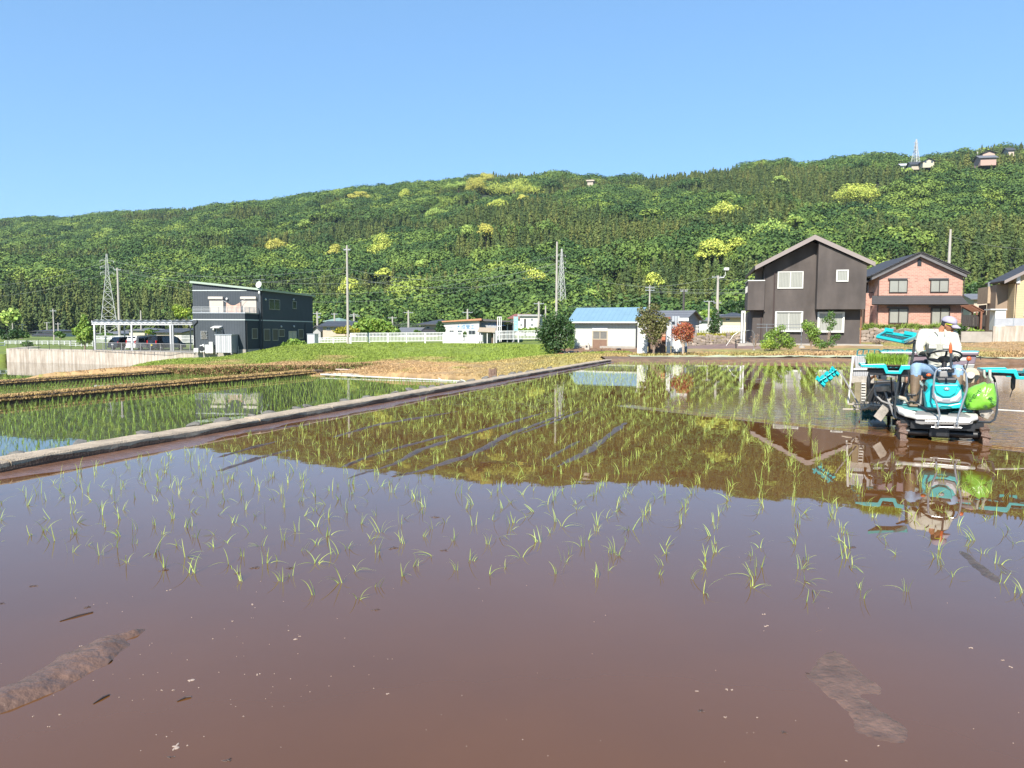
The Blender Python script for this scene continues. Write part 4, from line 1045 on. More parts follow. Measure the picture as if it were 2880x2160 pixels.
# sagging cloth hung between the shutters
A_=loc_y(T,636,850,BY-.5); B_=loc_y(T,675,849,BY-.5); vs=[]; nx,nz=14,10
for j in range(nz+1):
    for i in range(nx+1):
        s=i/nx; tt=j/nz; x=A_.x+(B_.x-A_.x)*s + (.5-s)*-.5*tt*.5; z=A_.z - .35*math.sin(math.pi*s)*(1-tt) - tt*2.1; y=BY-.5+.05*math.sin(s*14+tt*3)-.1*tt
        vs.append((x,y,max(z,zt1-.02)))
c = MB().add(vs,[(j*(nx+1)+i,j*(nx+1)+i+1,(j+1)*(nx+1)+i+1,(j+1)*(nx+1)+i) for j in range(nz) for i in range(nx)]).build('hanging_cloth', mat('peach_cloth',(.62,.40,.31),.9,.2,4,bump=.5), smooth=True)
c.matrix_world = T.matrix_world.copy(); tag(c, 'peach sunshade cloth hung between the two beige balcony shutters of the black house', 'cloth')
o = MB().cyl((A_.x,A_.y,A_.z),(A_.x-1.1,BY,A_.z+.45),.015,n=5).cyl((B_.x,B_.y,B_.z),(B_.x+.5,BY-.3,B_.z+.3),.015,n=5).build('cloth_cord', m_white, c)
# dish
dsh = loc_y(T,729,801,BY-.35); t2 = thing('satellite_dish', 'white satellite dish with an aerial on the roof corner of the black house', 'satellite dish', T.matrix_world @ dsh)
t2.rotation_euler=(0,0,R(-20)); t2.scale=(.75,.75,.75); MB().lathe([(0,.0),(.25,.03),(.48,.12),(.5,.14),(.25,.06),(0.0,.02)],20,Matrix.Rotation(R(75),4,'X')).build('dish', m_white, t2, True)
MB().cyl((0,.1,0),(0,.1,-2.5),.03).build('mast', m_alu, t2); b=MB(); b.cyl((-1.2,.1,.75),(1.0,.1,.8),.02); b.cyl((0,.1,0),(0,.1,.8),.02)
for k in range(8): b.cyl((-1.1+k*.28,-.15,.76),(-1.1+k*.28,.35,.76),.008,n=5)
b.build('aerial', m_alu, t2); MB().cyl((0,-.14,.02),(0,-.42,-.1),.012).ell((0,-.44,-.1),(.06,.06,.06)).build('receiver_arm', m_alu, t2)
# windows: side face
XS = XR
for (a0,b0,a1,b1,fm_) in ((756,843.5,786,870,0),(822,848,833,868,0)): pix_win_side(T,a0,b0,a1,b1,XS,m_alu,m_glass,fr=.05,mull=1 if a0<800 else 0)
pix_win_side(T,811,931,833,957,XS,m_alu,m_curt,fr=.05)
m_grille = wave_mat('window_grille', (.035,.035,.035), (.13,.125,.11), .12, 'Z', .5, .35)
for (a0,b0,a1,b1) in ((742,925,758,958),(766,925,781,958),(784,926,799,947),(838.5,926,852,952)): pix_win_side(T,a0,b0,a1,b1,XS,m_alu,m_grille,fr=.05,mull=0)
pix_win_side(T,708,924,723,953,0,m_alu,m_grille,fr=.05,mull=0)
# front face grille windows, canopy, lamps, vents
m_lat = mat('lattice', (.45,.42,.36), .5)
for (a0,b0,a1,b1) in ((565.5,931,582.5,954),(608.5,922,626,938)):
    f = pix_win(T,a0,b0,a1,b1,-.001,m_alu,m_glass,mull=0,fr=.05); A_=loc_y(T,a0,b1,-.1); B_=loc_y(T,a1,b0,-.1); l=MB(); W_=B_.x-A_.x; H_=B_.z-A_.z
    for k in range(-4,6):
        for sgn in (1,-1):
            xa=A_.x+W_*k/5; pts_=[(xa,A_.z),(xa+sgn*H_*.5,B_.z)]
            (xa0,za),(xb0,zb_)=pts_
            cl_=[]
            for s in (0,1):
                cl_.append((xa0+(xb0-xa0)*s, za+(zb_-za)*s))
            lo,hi=A_.x,B_.x
            def cut(p,q):
                (x1,z1),(x2,z2)=p,q
                if x1<lo: 
                    if x2<=lo: return None
                    z1+=(lo-x1)/(x2-x1)*(z2-z1); x1=lo
                if x1>hi:
                    if x2>=hi: return None
                    z1+=(hi-x1)/(x2-x1)*(z2-z1); x1=hi
                return (x1,z1)
            p1=cut(cl_[0],cl_[1]); p2=cut(cl_[1],cl_[0])
            if p1 and p2: l.cyl((p1[0],-.11,p1[1]),(p2[0],-.11,p2[1]),.018,n=4)
    l.build('lattice', m_lat, f)
A_=loc_y(T,594,920,-.6); B_=loc_y(T,626,914,0); MB().prism([(A_.x,0,A_.z+.14),(A_.x,-.8,A_.z-.04),(A_.x,-.8,A_.z-.1),(A_.x,0,A_.z)],(B_.x-A_.x,0,0)).build('door_canopy', m_white, T)
for (a,b_) in ((601,926.5),): 
    q=loc_y(T,a,b_,-.1); MB().ell(q,(.12,.12,.13),10,7).build('vent_cap', m_white, T, True)
q=loc_y(T,638,841,BY-.1); MB().ell(q,(.13,.12,.16),10,7).build('vent_cap', m_white, T, True)
for (a,b_) in ((747,842),(826,842),(791,918.5),(827,918)): q=loc_x(T,a,b_,XR+.08); MB().ell(q,(.12,.12,.13),10,7).build('vent_cap', m_white, T, True)
q=loc_x(T,733.5,910,.08); MB().bbox((.0,q.y-.1,q.z-.15),(.2,q.y+.1,q.z+.15),.04).build('outdoor_lamp', m_white, T)
q=loc_y(T,729,823,BY-.1); MB().ell(q,(.12,.1,.2),10,7).build('outdoor_lamp', m_white, T, True)
b=MB(); x=loc_x(T,698,900,.08).y; b.tube([(.07,.25,zband-.1),(.07,.25,0)],.05,8); b.tube([(XR+.07,BY+.2,zr-.2),(XR+.07,BY+.2,0)],.05,8); q=loc_x(T,857,905,XR).y; b.tube([(XR+.07,q,zband-.3),(XR+.07,q,0)],.05,8)
b.tube([(Lx+.5,-.08,zt1-.7),(Lx+.5,-.08,zt1-.95),(Lx+.12,-.08,zt1-1.3),(Lx+.12,-.08,0)],.06,8); b.build('downpipe', m_dark, T)
# storage shed in front
q0=loc_y(T,606.5,994,-1.6); T2=thing('storage_shed','silver metal storage shed with ribbed doors standing in front of the black house','shed',T.matrix_world@Vector((q0.x,-1.6,.0)),R(-5.5))
w=loc_y(T2,652,990,0).x; h=loc_y(T2,630,940,0).z; dd_=1.5; hz0=loc_y(T2,630,995,0).z
MB().box((0,.02,hz0+.1),(w,dd_,h-.1)).build('body', mat('shed_side',(.30,.32,.36),.4,.05,metal=.3), T2); MB().box((-.05,-.06,h-.1),(w+.05,dd_+.05,h)).build('roof', m_alu, T2)
m_rib = wave_mat('ribbed_door', (.55,.55,.56), (.36,.36,.38), .22, 'X', .4, .25)
for k in range(3): MB().box((w*k/3+.02,-.02+.012*(k%2),hz0+.12),(w*(k+1)/3-.01,.018,h-.12)).build('door', m_rib, T2)
b=MB(); [b.box((w*k-.12*k,0,hz0-.05),(w*k+.12*(1-k),.3,hz0+.099)) for k in (0,1)]; b.build('foot', m_conc2, T2)
# boxes by the wall (air-conditioner, boiler, tubs)
def ac(px,py,w,h,y,lab,fan=True,nm='air_conditioner'):
    q=loc_y(T,px,py,y); t=thing(nm,lab,'air conditioner' if fan else 'box',T.matrix_world@Vector((q.x,y,q.z)),R(-5.5)); MB().bbox((0,0,0),(w,.35,h),.02).build('casing', m_white, t)
    if fan:
        MB().lathe([(0,0),(h*.38,0),(h*.4,.01),(h*.4,.02),(0,.02)],20,Matrix.Translation((w*.42,-.005,h*.5))@Matrix.Rotation(R(90),4,'X')).build('fan_grille', m_dark, t)
    b=MB(); b.box((.05,.02,-.1),(.15,.3,-.001)); b.box((w-.15,.02,-.1),(w-.05,.3,-.001)); b.build('foot', m_conc2, t)
ac(562.5,990,.5,.75,-.7,'white air-conditioner unit with a round fan beside the silver shed, left of the tall boiler'); ac(588,993,.42,1.2,-.7,'tall white water heater standing just left of the silver shed',False,'water_heater')
ac(577,993,.40,.9,-.7,'narrow white cabinet between the air-conditioner and the tall water heater',False,'cabinet'); ac(545,991,.5,.45,-.7,'low white box at the left end of the row by the black house',False,'box')
q=loc_y(T,574,970,-.12); MB().tube([(q.x,-.05,q.z),(q.x,-.3,q.z+.05),(q.x,-.32,q.z-.6)],.09,8).build('flue', m_white, T)
# silver box right of it
q=P(864,966,84); t=thing('silver_cabinet','plain pale metal cabinet standing at the right end of the black house','cabinet',(q.x,q.y,q.z-.6),R(-5.5)); a=loc_y(t,864,966,0); b_=loc_y(t,885,940,0)
MB().bbox((a.x,0,0),(b_.x,1.2,b_.z),.03).build('body', mat('pale_metal',(.52,.55,.57),.45), t); MB().box((a.x-.03,-.04,b_.z),(b_.x+.03,1.24,b_.z+.06)).build('lid', m_alu, t); MB().box((a.x+.08,-.02,.3),(b_.x-.08,-.001,b_.z-.12)).build('door', mat('pale_metal2',(.56,.59,.60),.4), t)

# ---------------------------------------------------------------- carport
m_cp = mat('carport_white', (.70,.71,.72), .4, .05)
def carport(px0, px1, pyt, pyb, pybase, d, posts, backposts, lab, rot, mm, dep=5.2):
    L_ = P(px0, pybase, d); L_.z = -1.38; t = thing('carport', lab, 'carport', L_, R(rot), 'carport sections beside the black house'); w = loc_y(t, px1, pyb, 0).x; zt=loc_y(t,(px0+px1)/2,pyt,0).z; zb_=loc_y(t,(px0+px1)/2,pyb,0).z
    b=MB(); b.box((-.05,-.06,zt-.28),(w+.03,.06,zt)); b.box((-.04,-.05,zb_-.02),(w+.02,.05,zb_+.14)); b.box((-.04,dep-.05,zt-.28),(w+.02,dep+.06,zt)); b.build('beam', mm, t)
    b=MB(); n=int(w/.42)
    for k in range(n):
        x0_,x1_=w*k/n,w*(k+1)/n; xm=(x0_+x1_)/2; b.cyl((x0_,0,zb_+.14),(xm,0,zt-.28),.025,n=4); b.cyl((xm,0,zt-.28),(x1_,0,zb_+.14),.025,n=4)
    b.build('lattice_truss', mm, t)
    b=MB(); n=max(2,int(w/.75)); x_=[w*k/n for k in range(n+1)]
    vs=[]; 
    for k in range(n*2+1): vs += [(w*k/(n*2),-.35,zt+.02+.09*(k%2)),(w*k/(n*2),dep+.35,zt+.02+.09*(k%2))]
    b.add(vs,[(2*k,2*k+2,2*k+3,2*k+1) for k in range(n*2)]); b.build('roof', mat('corrugated_deck',(.60,.61,.62),.45), t)
    for p_ in posts: x=loc_y(t,p_,pybase,0).x; MB().box((x-.09,-.09,-.3),(x+.09,.09,zb_-.021)).build('post', mm, t)
    for p_ in backposts: x=loc_y(t,p_,pybase-6,dep).x; MB().box((x-.07,dep-.07,-.3),(x+.07,dep+.07,zt-.281)).build('post', mm, t)
    return t
carport(262,483,902,913.5,986.6,93.5,(268,372.5,484-2.5),(298,352),'long white steel carport with lattice truss roof sheltering three dark and white cars',-1,m_cp,5.8)
carport(484.5,541,902,913.5,987,92.6,(488,),(537,),'short grey end bay of the carport between the cars and the black house',-1,mat('carport_grey',(.42,.43,.44),.45),5.2)

# ---------------------------------------------------------------- cars
m_tyre = mat('tyre', (.02,.02,.02), .85); m_rim = mat('rim', (.45,.45,.46), .3, metal=.7); m_cgl = glass_mat('car_glass', (.012,.014,.018), .04)
m_red = mat('tail_lamp', (.5,.02,.02), .25)
def car(name, lab, px, py, d, head, L_, W_, H_, paint, kind, plate):
    """local: x across, +y forward, rear at y=0 facing us"""
    g=P(px,py,d); g.z=-1.38; t=thing(name, lab, 'car', g, R(-head))
    # side profile (y,z) stations for van or suv
    if kind=='van': pr=[(0,.32),(0.0,.95),(.10,1.35),(.28,H_-.08),(.5,H_),(L_*.60,H_),(L_*.76,H_-.30),(L_*.86,1.05),(L_-.12,.86),(L_,.62),(L_,.30)]
    else: pr=[(0.05,.35),(0,.80),(.12,1.02),(.62,H_-.12),(.85,H_-.03),(L_*.50,H_),(L_*.62,H_-.08),(L_*.74,1.08),(L_-.15,.88),(L_,.65),(L_,.32)]
    bm=bmesh.new(); xs=[-W_/2,-W_/2+.06,W_/2-.06,W_/2]; rows=[]
    def half(z): return W_/2*(1 - max(0,(z-.95))*(.16 if kind=='van' else .24))
    for y,z in pr: rows.append([bm.verts.new((s*half(z)*f,y+(0 if f==1 else (-.02 if y<L_/2 else .04)),z)) for s,f in ((-1,1),(-1,.86),(1,.86),(1,1))])
    for a,b_ in zip(rows[:-1],rows[1:]):
        for k in range(3): bm.faces.new((a[k],a[k+1],b_[k+1],b_[k]))
    bm.faces.new([r[0] for r in rows]); bm.faces.new([r[3] for r in rows][::-1]); bm.faces.new([rows[0][k] for k in range(4)]+[rows[-1][k] for k in (3,2,1,0)])
    bmesh.ops.recalc_face_normals(bm,faces=bm.faces); bmesh.ops.bevel(bm,geom=bm.edges[:],offset=.035,segments=2,affect='EDGES')
    me_=bpy.data.meshes.new('body'); bm.to_mesh(me_); bm.free(); me_.materials.append(paint); me_.shade_smooth(); me_.set_sharp_from_angle(angle=R(35)); o=bpy.data.objects.new('body',me_); COL.objects.link(o); o.parent=t
    # glass: rear, right side, left side
    z0,z1=(1.02,H_-.16) if kind=='van' else (1.04,H_-.16); hz_=lambda z: half(z)+.012
    yr=lambda z: np.interp(z,[p[1] for p in pr[:5]],[p[0] for p in pr[:5]])-.03
    MB().add([(-half(z0)*.86,yr(z0),z0),(half(z0)*.86,yr(z0),z0),(half(z1)*.84,yr(z1),z1),(-half(z1)*.84,yr(z1),z1),(-half(z0)*.86,yr(z0)+.05,z0),(half(z0)*.86,yr(z0)+.05,z0),(half(z1)*.84,yr(z1)+.05,z1),(-half(z1)*.84,yr(z1)+.05,z1)],[(0,1,2,3),(7,6,5,4),(0,4,5,1),(3,2,6,7),(0,3,7,4),(1,5,6,2)]).build('rear_window', m_cgl, t)
    yf=L_*.70 if kind=='van' else L_*.66; ya=.45 if kind=='van' else .8
    segs=[(ya,L_*.30),(L_*.30+.06,L_*.50),(L_*.50+.06,yf)]
    for s in (-1,1):
        for k,(a,b_) in enumerate(segs):
            ta = .30 if (k==0 and kind!='van') else (.12 if k==0 else 0); tb=.34 if k==2 else 0
            MB().add([(s*hz_(z0),a,z0),(s*hz_(z0),b_,z0),(s*hz_(z1),b_-tb,z1-.05),(s*hz_(z1),a+ta,z1-.05),(s*(hz_(z0)-.04),a,z0),(s*(hz_(z0)-.04),b_,z0),(s*(hz_(z1)-.04),b_-tb,z1-.05),(s*(hz_(z1)-.04),a+ta,z1-.05)],[(0,1,2,3),(7,6,5,4),(0,4,5,1),(3,2,6,7),(0,3,7,4),(1,5,6,2)]).build('side_window', m_cgl, t)
        MB().bbox((s*(W_/2-.13)-.08,yr(1.05)-.015,.82),(s*(W_/2-.13)+.08,yr(1.05)+.2,1.10 if kind!='van' else 1.3),.02).build('tail_light', m_red, t)
        for y in (.78,L_-.85):
            w=MB().lathe([(.0,-.09),(.3,-.1),(.32,-.07),(.32,.07),(.3,.1),(0,.1)],20,Matrix.Translation((s*(W_/2-.10),y,.31))@Matrix.Rotation(R(90),4,'Y')).build('wheel', m_tyre, t)
            MB().lathe([(0,-.02),(.19,-.02),(.2,0),(.19,.02),(0,.03)],16,Matrix.Translation((s*(W_/2+.0),y,.31))@Matrix.Rotation(R(90),4,'Y')).build('rim', m_rim, w)
    MB().bbox((-W_/2+.04,-.08,.30),(W_/2-.04,.2,.56),.04).build('rear_bumper', paint, t)
    z=.62 if kind=='van' else .66; MB().box((-.17,-.045,z),(.17,.02,z+.16)).build('number_plate', plate, t)
    return t
m_pblk=mat('black_car_paint',(.012,.012,.014),.15,.02,spec=.8); m_pwh=mat('white_car_paint',(.72,.72,.71),.2,.02,spec=.6); m_py=mat('yellow_plate',(.8,.65,.03),.5); m_pw=mat('white_plate',(.75,.76,.75),.5)
car('parked_car','black hatchback with sloping rear window parked leftmost under the carport',317,986,95,22,4.5,1.82,1.72,m_pblk,'suv',m_pw)
car('parked_car','white minivan parked in the middle under the carport',368,986,94.5,22,4.7,1.78,1.92,m_pwh,'van',m_pw)
car('parked_car','black minivan with a yellow number plate parked rightmost under the carport',427,986,94.2,22,4.8,1.78,1.92,m_pblk,'van',m_py)

# metal railing on the retaining wall
def railing(name, lab, p0, p1, h, n, m, r=.012, posts=6, cat='railing', top=.03, mid=None, group=None):
    p0=Vector(p0); p1=Vector(p1); t=thing(name,lab,cat,p0,0,group); d=p1-p0; up=Vector((0,0,h))
    b=MB(); b.cyl(up,d+up,top,n=6); b.cyl(Vector((0,0,.10)),d+Vector((0,0,.10)),top*.8,n=6)
    if mid: b.cyl(Vector((0,0,h*mid)),d+Vector((0,0,h*mid)),top*.8,n=6)
    b.build('rail', m, t)
    b=MB(); 
    for k in range(n): q=d*((k+.5)/n); b.cyl(q+Vector((0,0,.1)),q+up,r,n=4)
    b.build('bars', m, t)
    for k in range(posts+1): q=d*(k/posts); MB().cyl(q-Vector((0,0,.05)),q+up,top*1.15,n=6).build('post', m, t)
    return t
m_rail=mat('railing_grey',(.50,.48,.46),.4,.05,metal=.4)
def wtop(px): 
    q=PZ(px, np.interp(px,[17.7,250,480,672],[980.5,985.3,990.8,998.6]), -1.33); return q+Vector((.05,.15,0))
railing('wall_railing','grey metal railing on the stained wall in front of the parked cars',wtop(262),wtop(506),1.0,120,m_rail,posts=9)
railing('wall_railing','grey metal railing on the wall in front of the silver shed',wtop(506.5),wtop(668),.95,74,m_rail,posts=6)
# thin mesh fence on the left part of the wall
t=thing('mesh_fence','thin see-through wire fence on the left half of the stained retaining wall','fence',wtop(19)); p0=Vector((0,0,0)); p1=wtop(260)-wtop(19)
b=MB(); 
for k in range(5): b.cyl(p0+Vector((0,0,.1+.27*k)),p1+Vector((0,0,.1+.27*k)),.006,n=4)
for k in range(80): q=p1*(k/79); b.cyl(q,q+Vector((0,0,1.2)),.006,n=4)
b.build('wire_mesh', mat('wire_green',(.20,.22,.18),.5), t)
for k in range(9): q=p1*(k/8); MB().cyl(q-Vector((0,0,.05)),q+Vector((0,0,1.3)),.025,n=6).build('post', m_dark, t)

# white fences
m_fw=mat('white_fence_paint',(.80,.80,.78),.45,.04)
def picket(lab, a, b_, h, group='white picket fences along the road', sp=.17, base=None):
    """a,b_: (px,py_base,d)"""
    p0=P(*a); p1=P(*b_); t=thing('picket_fence',lab,'fence',p0,0,group); d=p1-p0; L_=d.length; dn=d.normalized(); n=int(L_/sp); nr=Vector((-dn.y,dn.x,0))
    def bar(q,w,z0,z1,mb,dp=.03): 
        mb.add([q-dn*w-nr*dp+Vector((0,0,z0)),q+dn*w-nr*dp+Vector((0,0,z0)),q+dn*w+nr*dp+Vector((0,0,z0)),q-dn*w+nr*dp+Vector((0,0,z0)),q-dn*w-nr*dp+Vector((0,0,z1)),q+dn*w-nr*dp+Vector((0,0,z1)),q+dn*w+nr*dp+Vector((0,0,z1)),q-dn*w+nr*dp+Vector((0,0,z1))],[(0,3,2,1),(4,5,6,7),(0,1,5,4),(1,2,6,5),(2,3,7,6),(3,0,4,7)])
    m_=MB(); [bar(d*((k+.5)/n),.030,.10,h-.02,m_,.018) for k in range(n)]; m_.build('pickets',m_fw,t)
    m_=MB()
    for z in (.1,h*.62,h-.04):
        m_.add([nr*-.03+Vector((0,0,z)),d+nr*-.03+Vector((0,0,z)),d+nr*.03+Vector((0,0,z)),nr*.03+Vector((0,0,z)),nr*-.03+Vector((0,0,z+.07)),d+nr*-.03+Vector((0,0,z+.07)),d+nr*.03+Vector((0,0,z+.07)),nr*.03+Vector((0,0,z+.07))],[(0,3,2,1),(4,5,6,7),(0,1,5,4),(1,2,6,5),(2,3,7,6),(3,0,4,7)])
    m_.build('rail',m_fw,t); k=max(2,int(L_/2.2))
    for j in range(k+1): m_=MB(); bar(d*(j/k),.07,-.3,h+.03,m_,.06); m_.build('post',m_fw,t)
    return t
picket('low white picket fence left of the tall roadside pole, its right end behind the pole',(890,966.5,88),(985,964.5,88),.68)
picket('long white picket fence running right from the tall roadside pole to the small topiary',(987,963.5,90),(1300,961,90),1.15)
picket('short lower white picket fence in front of the white company building wall',(1300,961,90.5),(1341,960.5,90.5),.82)
picket('white picket fence between the company yard frame and the big round bush',(1396,957,92),(1520,955.5,92),1.15)
picket('white picket fence glimpsed between the big round bush and the blue roofed shed',(1575,953,92),(1617,953,92),1.15)
picket('white picket fence above the stone wall, left of the dark gabled house',(1946,942.5,74),(2110,943.5,74),.95,sp=.16)
picket('white picket fence seen through the carport behind the cars',(268,966,108),(545,965,108),1.1)
# ranch-type two rail fence far left
def ranch(lab,a,b_,h,n):
    p0=P(*a); p1=P(*b_); t=thing('rail_fence',lab,'fence',p0,0,'low white rail fences on the far left'); d=p1-p0
    m_=MB()
    for z in (h*.28,h*.62,h-.05): m_.cyl(Vector((0,0,z)),d+Vector((0,0,z)),.055,n=6)
    m_.build('rail',m_fw,t)
    for k in range(n+1): q=d*(k/n); MB().cyl(q-Vector((0,0,.4)),q+Vector((0,0,h)),.07,n=6).build('post',m_fw,t)
ranch('white rail fence with three bars running along the far left behind the retaining wall',(14,975,118),(262,976,112),.95,16)
ranch('white rail fence corner at the very left edge of the picture',(-120,990,104),(14,985,110),1.2,8)

# ---------------------------------------------------------------- village houses
m_cream=mat('cream_wall',(.60,.54,.40),.85,.06,1); m_beige=mat('beige_wall',(.55,.46,.36),.85,.06,1); m_offw=mat('offwhite_wall',(.68,.66,.60),.85,.06,1); m_grw=mat('grey_wall',(.42,.42,.42),.85,.06,1)
bg_house('white_house','white two-storey house with a black tiled roof, far left behind the rail fence',103,148,925.5,931,944,215,m_offw,m_tile,'hip',9,-15,.8,[(107,933,120,942)],lower=(84,153,937,943,3.0))
bg_house('village_house','grey-roofed cream house seen under the left half of the carport',364,407,922,928,945,150,m_cream,m_tile2,'hip',8,-15,.5,[(385,929,392,934),(394,929,399,934)])
bg_house('village_house','cream house with a dark roof and gable seen under the right half of the carport',440,511,923,933,950,135,m_beige,m_tile,'side',8,-20,.5,[(466,934,473,938),(490,934,497,938)])
bg_house('village_house','small grey-green roofed house between the carport end bay and the black house',506,545,920,930,950,150,m_cream,mat('greygreen_roof',(.26,.30,.26),.6),'hip',8,-15,.5)
bg_house('village_house','low grey tiled roof glimpsed under the lattice pylon through the carport',281,338,930,938,950,170,m_grw,m_tile2,'hip',8,-15,.5)
bg_house('village_house','dark grey roofed house just behind the right edge of the black house',880,902,915,925,945,130,m_grw,m_tile,'gable',8,-15,.5)
bg_house('village_house','beige house with a long dark roof behind the tall roadside pole',908,1002,903,915,940,125,m_beige,m_tile,'side',9,-4,.7,[(919,920,929,929),(940,920,950,929)])
bg_house('temple_house','small building with a pale green copper roof behind the beige house',922,952,894,903,915,160,m_offw,mat('copper_green_roof',(.27,.38,.31),.6),'hip',6,-10,.8)
bg_house('village_house','flat grey metal roof low behind the picket fence, right of the round bush',1120,1190,921,932,945,118,m_offw,m_tile2,'side',7,-5,.5)
bg_house('village_house','cream house with a dark hipped roof left of the small dark topiary',1195,1240,898.5,911,938,118,m_cream,m_tile,'hip',9,-10,1.0,[(1199,918,1209,925)],lower=(1182,1235,925,935,2.2))
bg_house('village_house','dark grey tiled roof behind the fence right of the grey-green tree',1000,1040,912,925,940,140,m_grw,m_tile,'side',7,-5,.4)
m_redroof=mat('red_roof',(.30,.11,.08),.6,.15)
bg_house('village_house','old house with a red-brown gabled roof behind the blue banner',1436,1470,883,893,925,135,m_offw,m_redroof,'side',8,-18,.5)
T=bg_house('modern_house','plain white boxy house with small square windows left of the big round bush',1462,1516,886,889.5,935,118,m_offw,mat('grey_flat_roof',(.40,.40,.40),.6),'flat',9,-6,.35,[(1493,896,1499,901),(1493,911,1499,916),(1459.5+4,911,1468,916)])
MB().box((loc_y(T,1476,930,0).x-.12,-.06,-1),(loc_y(T,1478,930,0).x+.05,-.002,loc_y(T,1477,897,0).z)).build('wall_slot', m_dark, T)
m_barn=mat('blue_grey_board',(.28,.33,.40),.75,.08,1.5)
T=bg_house('grey_barn','grey-roofed barn with a blue-grey gable behind the red-leaved small tree',1800,1925,873,893,950,72,m_barn,m_tile2,'side',8,-24,.35)
bg_house('village_house','cream house with a dark hipped roof behind the fence, left of the dark gabled house',2032,2098,879,890,940,96,m_cream,m_tile,'hip',9,-14,.7,[(2041,895,2053,902)])
for a in ((1960,1990,893,900,920,120,'pale roofed small house on the slope right of the grey barn'),(1925,1962,897,905,925,110,'grey low roof immediately right of the barn gable'),(1985,2036,884,892,915,140,'grey-white roof behind the green conifer by the fence')):
    bg_house('village_house',a[6],a[0],a[1],a[2],a[3],a[4],a[5],m_offw,m_tile2,'side',7,-15,.5)
bg_house('village_house','dark roofed low house between the brick house and the cream house on the right',2738,2775,826,838,880,100,m_beige,m_tile2,'side',7,-15,.6)
# hilltop houses
def hill_house(name,lab,px0,px1,ridge,eave,base,wm,rm,kind='side',wins=()):
    d=min(hill_hit((px0+px1)/2,base+6).y, float(ridge_f((px0+px1)/2)[0]))-4
    bg_house(name,lab,px0,px1,ridge,eave,base,d,wm,rm,kind,10,-10,1.2,wins,group='houses on top of the hill')
hill_house('hilltop_house','cream gabled house with a black roof on the skyline right of the hilltop pylon',2596,2627,444.5,452,462,m_cream,m_tile,'gable',[(2600,453,2606,458),(2618,453,2624,458)])
hill_house('hilltop_house','low white building on the skyline left of the hilltop pylon',2536,2562,460,464,470,m_offw,mat('white_roof',(.7,.7,.7),.5))
hill_house('hilltop_house','dark roofed wing between the hilltop pylon and the cream gabled house',2564,2596,455,461,468,m_beige,m_tile)
hill_house('hilltop_house','pink building with a brown roof on the hill at upper right',2758,2802,437,442,455,mat('pink_wall',(.55,.36,.29),.85),m_tile2,'side')
hill_house('hilltop_house','smaller upper pink storey with dark roof on the hill at upper right',2764,2798,423,429,438,mat('pink_wall2',(.60,.42,.34),.85),m_tile,'gable')
hill_house('hilltop_house','dark roofed house among trees at the far upper right skyline',2836,2852,415,421,432,m_beige,m_tile)
hill_house('hilltop_house','small beige block on the skyline above the middle of the wood',1652,1668,509,510,518,m_beige,m_beige,'flat')

# ---------------------------------------------------------------- company building
m_comp=mat('company_wall',(.72,.70,.66),.8,.05,1); m_orange=mat('orange_fascia',(.55,.25,.13),.6); m_bluel=mat('sign_blue',(.03,.30,.62),.5); m_bluel2=mat('sign_pale_blue',(.42,.62,.80),.5)
T=thing('company_building','low white workshop with an orange fascia and big blue Japanese lettering','building',P(1245,964,98),R(-3))
w=loc_y(T,1347.5,960,0).x; h0=loc_y(T,1245,906,0).z; h1=loc_y(T,1347,901,0).z; xs=loc_y(T,1400,960,3).x
MB().prism([(0,0,-1),(w,0,-1),(w,0,h1),(0,0,h0)],(0,10,0)).build('wall', m_comp, T)
MB().prism([(-.3,-.45,h0-.02),(w+.35,-.45,h1+.0),(w+.35,-.45,h1+.26),(-.3,-.45,h0+.12)],(0,11,0)).build('roof', m_orange, T)
MB().box((w+.01,1.6,-1),(xs,9,h1-.1)).build('side_wing', m_grw, T)  # shadow on the wing is put into its grey wall colour
b=MB(); b.prism([(w+.4,1.0,h1-.08),(loc_y(T,1443,900,1).x,1.0,h1-.2),(loc_y(T,1443,900,1).x,1.0,h1-.05),(w+.4,1.0,h1+.22)],(0,8,0)); b.build('wing_roof', mat('dark_fascia',(.10,.09,.09),.6), T)
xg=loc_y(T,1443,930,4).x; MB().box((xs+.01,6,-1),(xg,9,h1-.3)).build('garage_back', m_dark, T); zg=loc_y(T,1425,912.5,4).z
MB().box((xs+.02,3.9,zg),(xg,4.1,h1-.25)).build('garage_lintel', m_grw, T)
for p_ in (1408,1427,1442): x=loc_y(T,p_,950,4).x; MB().box((x-.06,3.92,-1),(x+.06,4.05,zg-.004)).build('garage_post', m_alu, T)
q0=loc_y(T,1283,920,0); q1=loc_y(T,1336,920,0); cw=(q1.x-q0.x)/4
for k,ch in enumerate('大成管工'):
    txt(ch, cw*.98, m_bluel, T, Matrix.Translation((q0.x+cw*(k+.5),-.02,q0.z))@FRONT)
q0=loc_y(T,1258,920,0); q1=loc_y(T,1275,920,0); txt('株式会社', (q1.x-q0.x)/4*.95, m_bluel2, T, Matrix.Translation(((q0.x+q1.x)/2,-.02,q0.z))@FRONT)
q0=loc_y(T,1293,911,0); q1=loc_y(T,1326,911,0); b=MB()
txt('給排水設備工事', (q1.x-q0.x)/8, m_bluel2, T, Matrix.Translation(((q0.x+q1.x)/2,-.02,q0.z))@FRONT)
q0=loc_y(T,1352,911.5,1.6); q1=loc_y(T,1388,911.5,1.6); txt('株式会社', .36, mat('sign_slate',(.16,.22,.34),.5), T, Matrix.Translation((q0.x+.75,1.58,q0.z))@FRONT); txt('大成管工', .62, mat('sign_slate2',(.14,.25,.5),.5), T, Matrix.Translation((q0.x+2.2,1.58,q0.z))@FRONT)
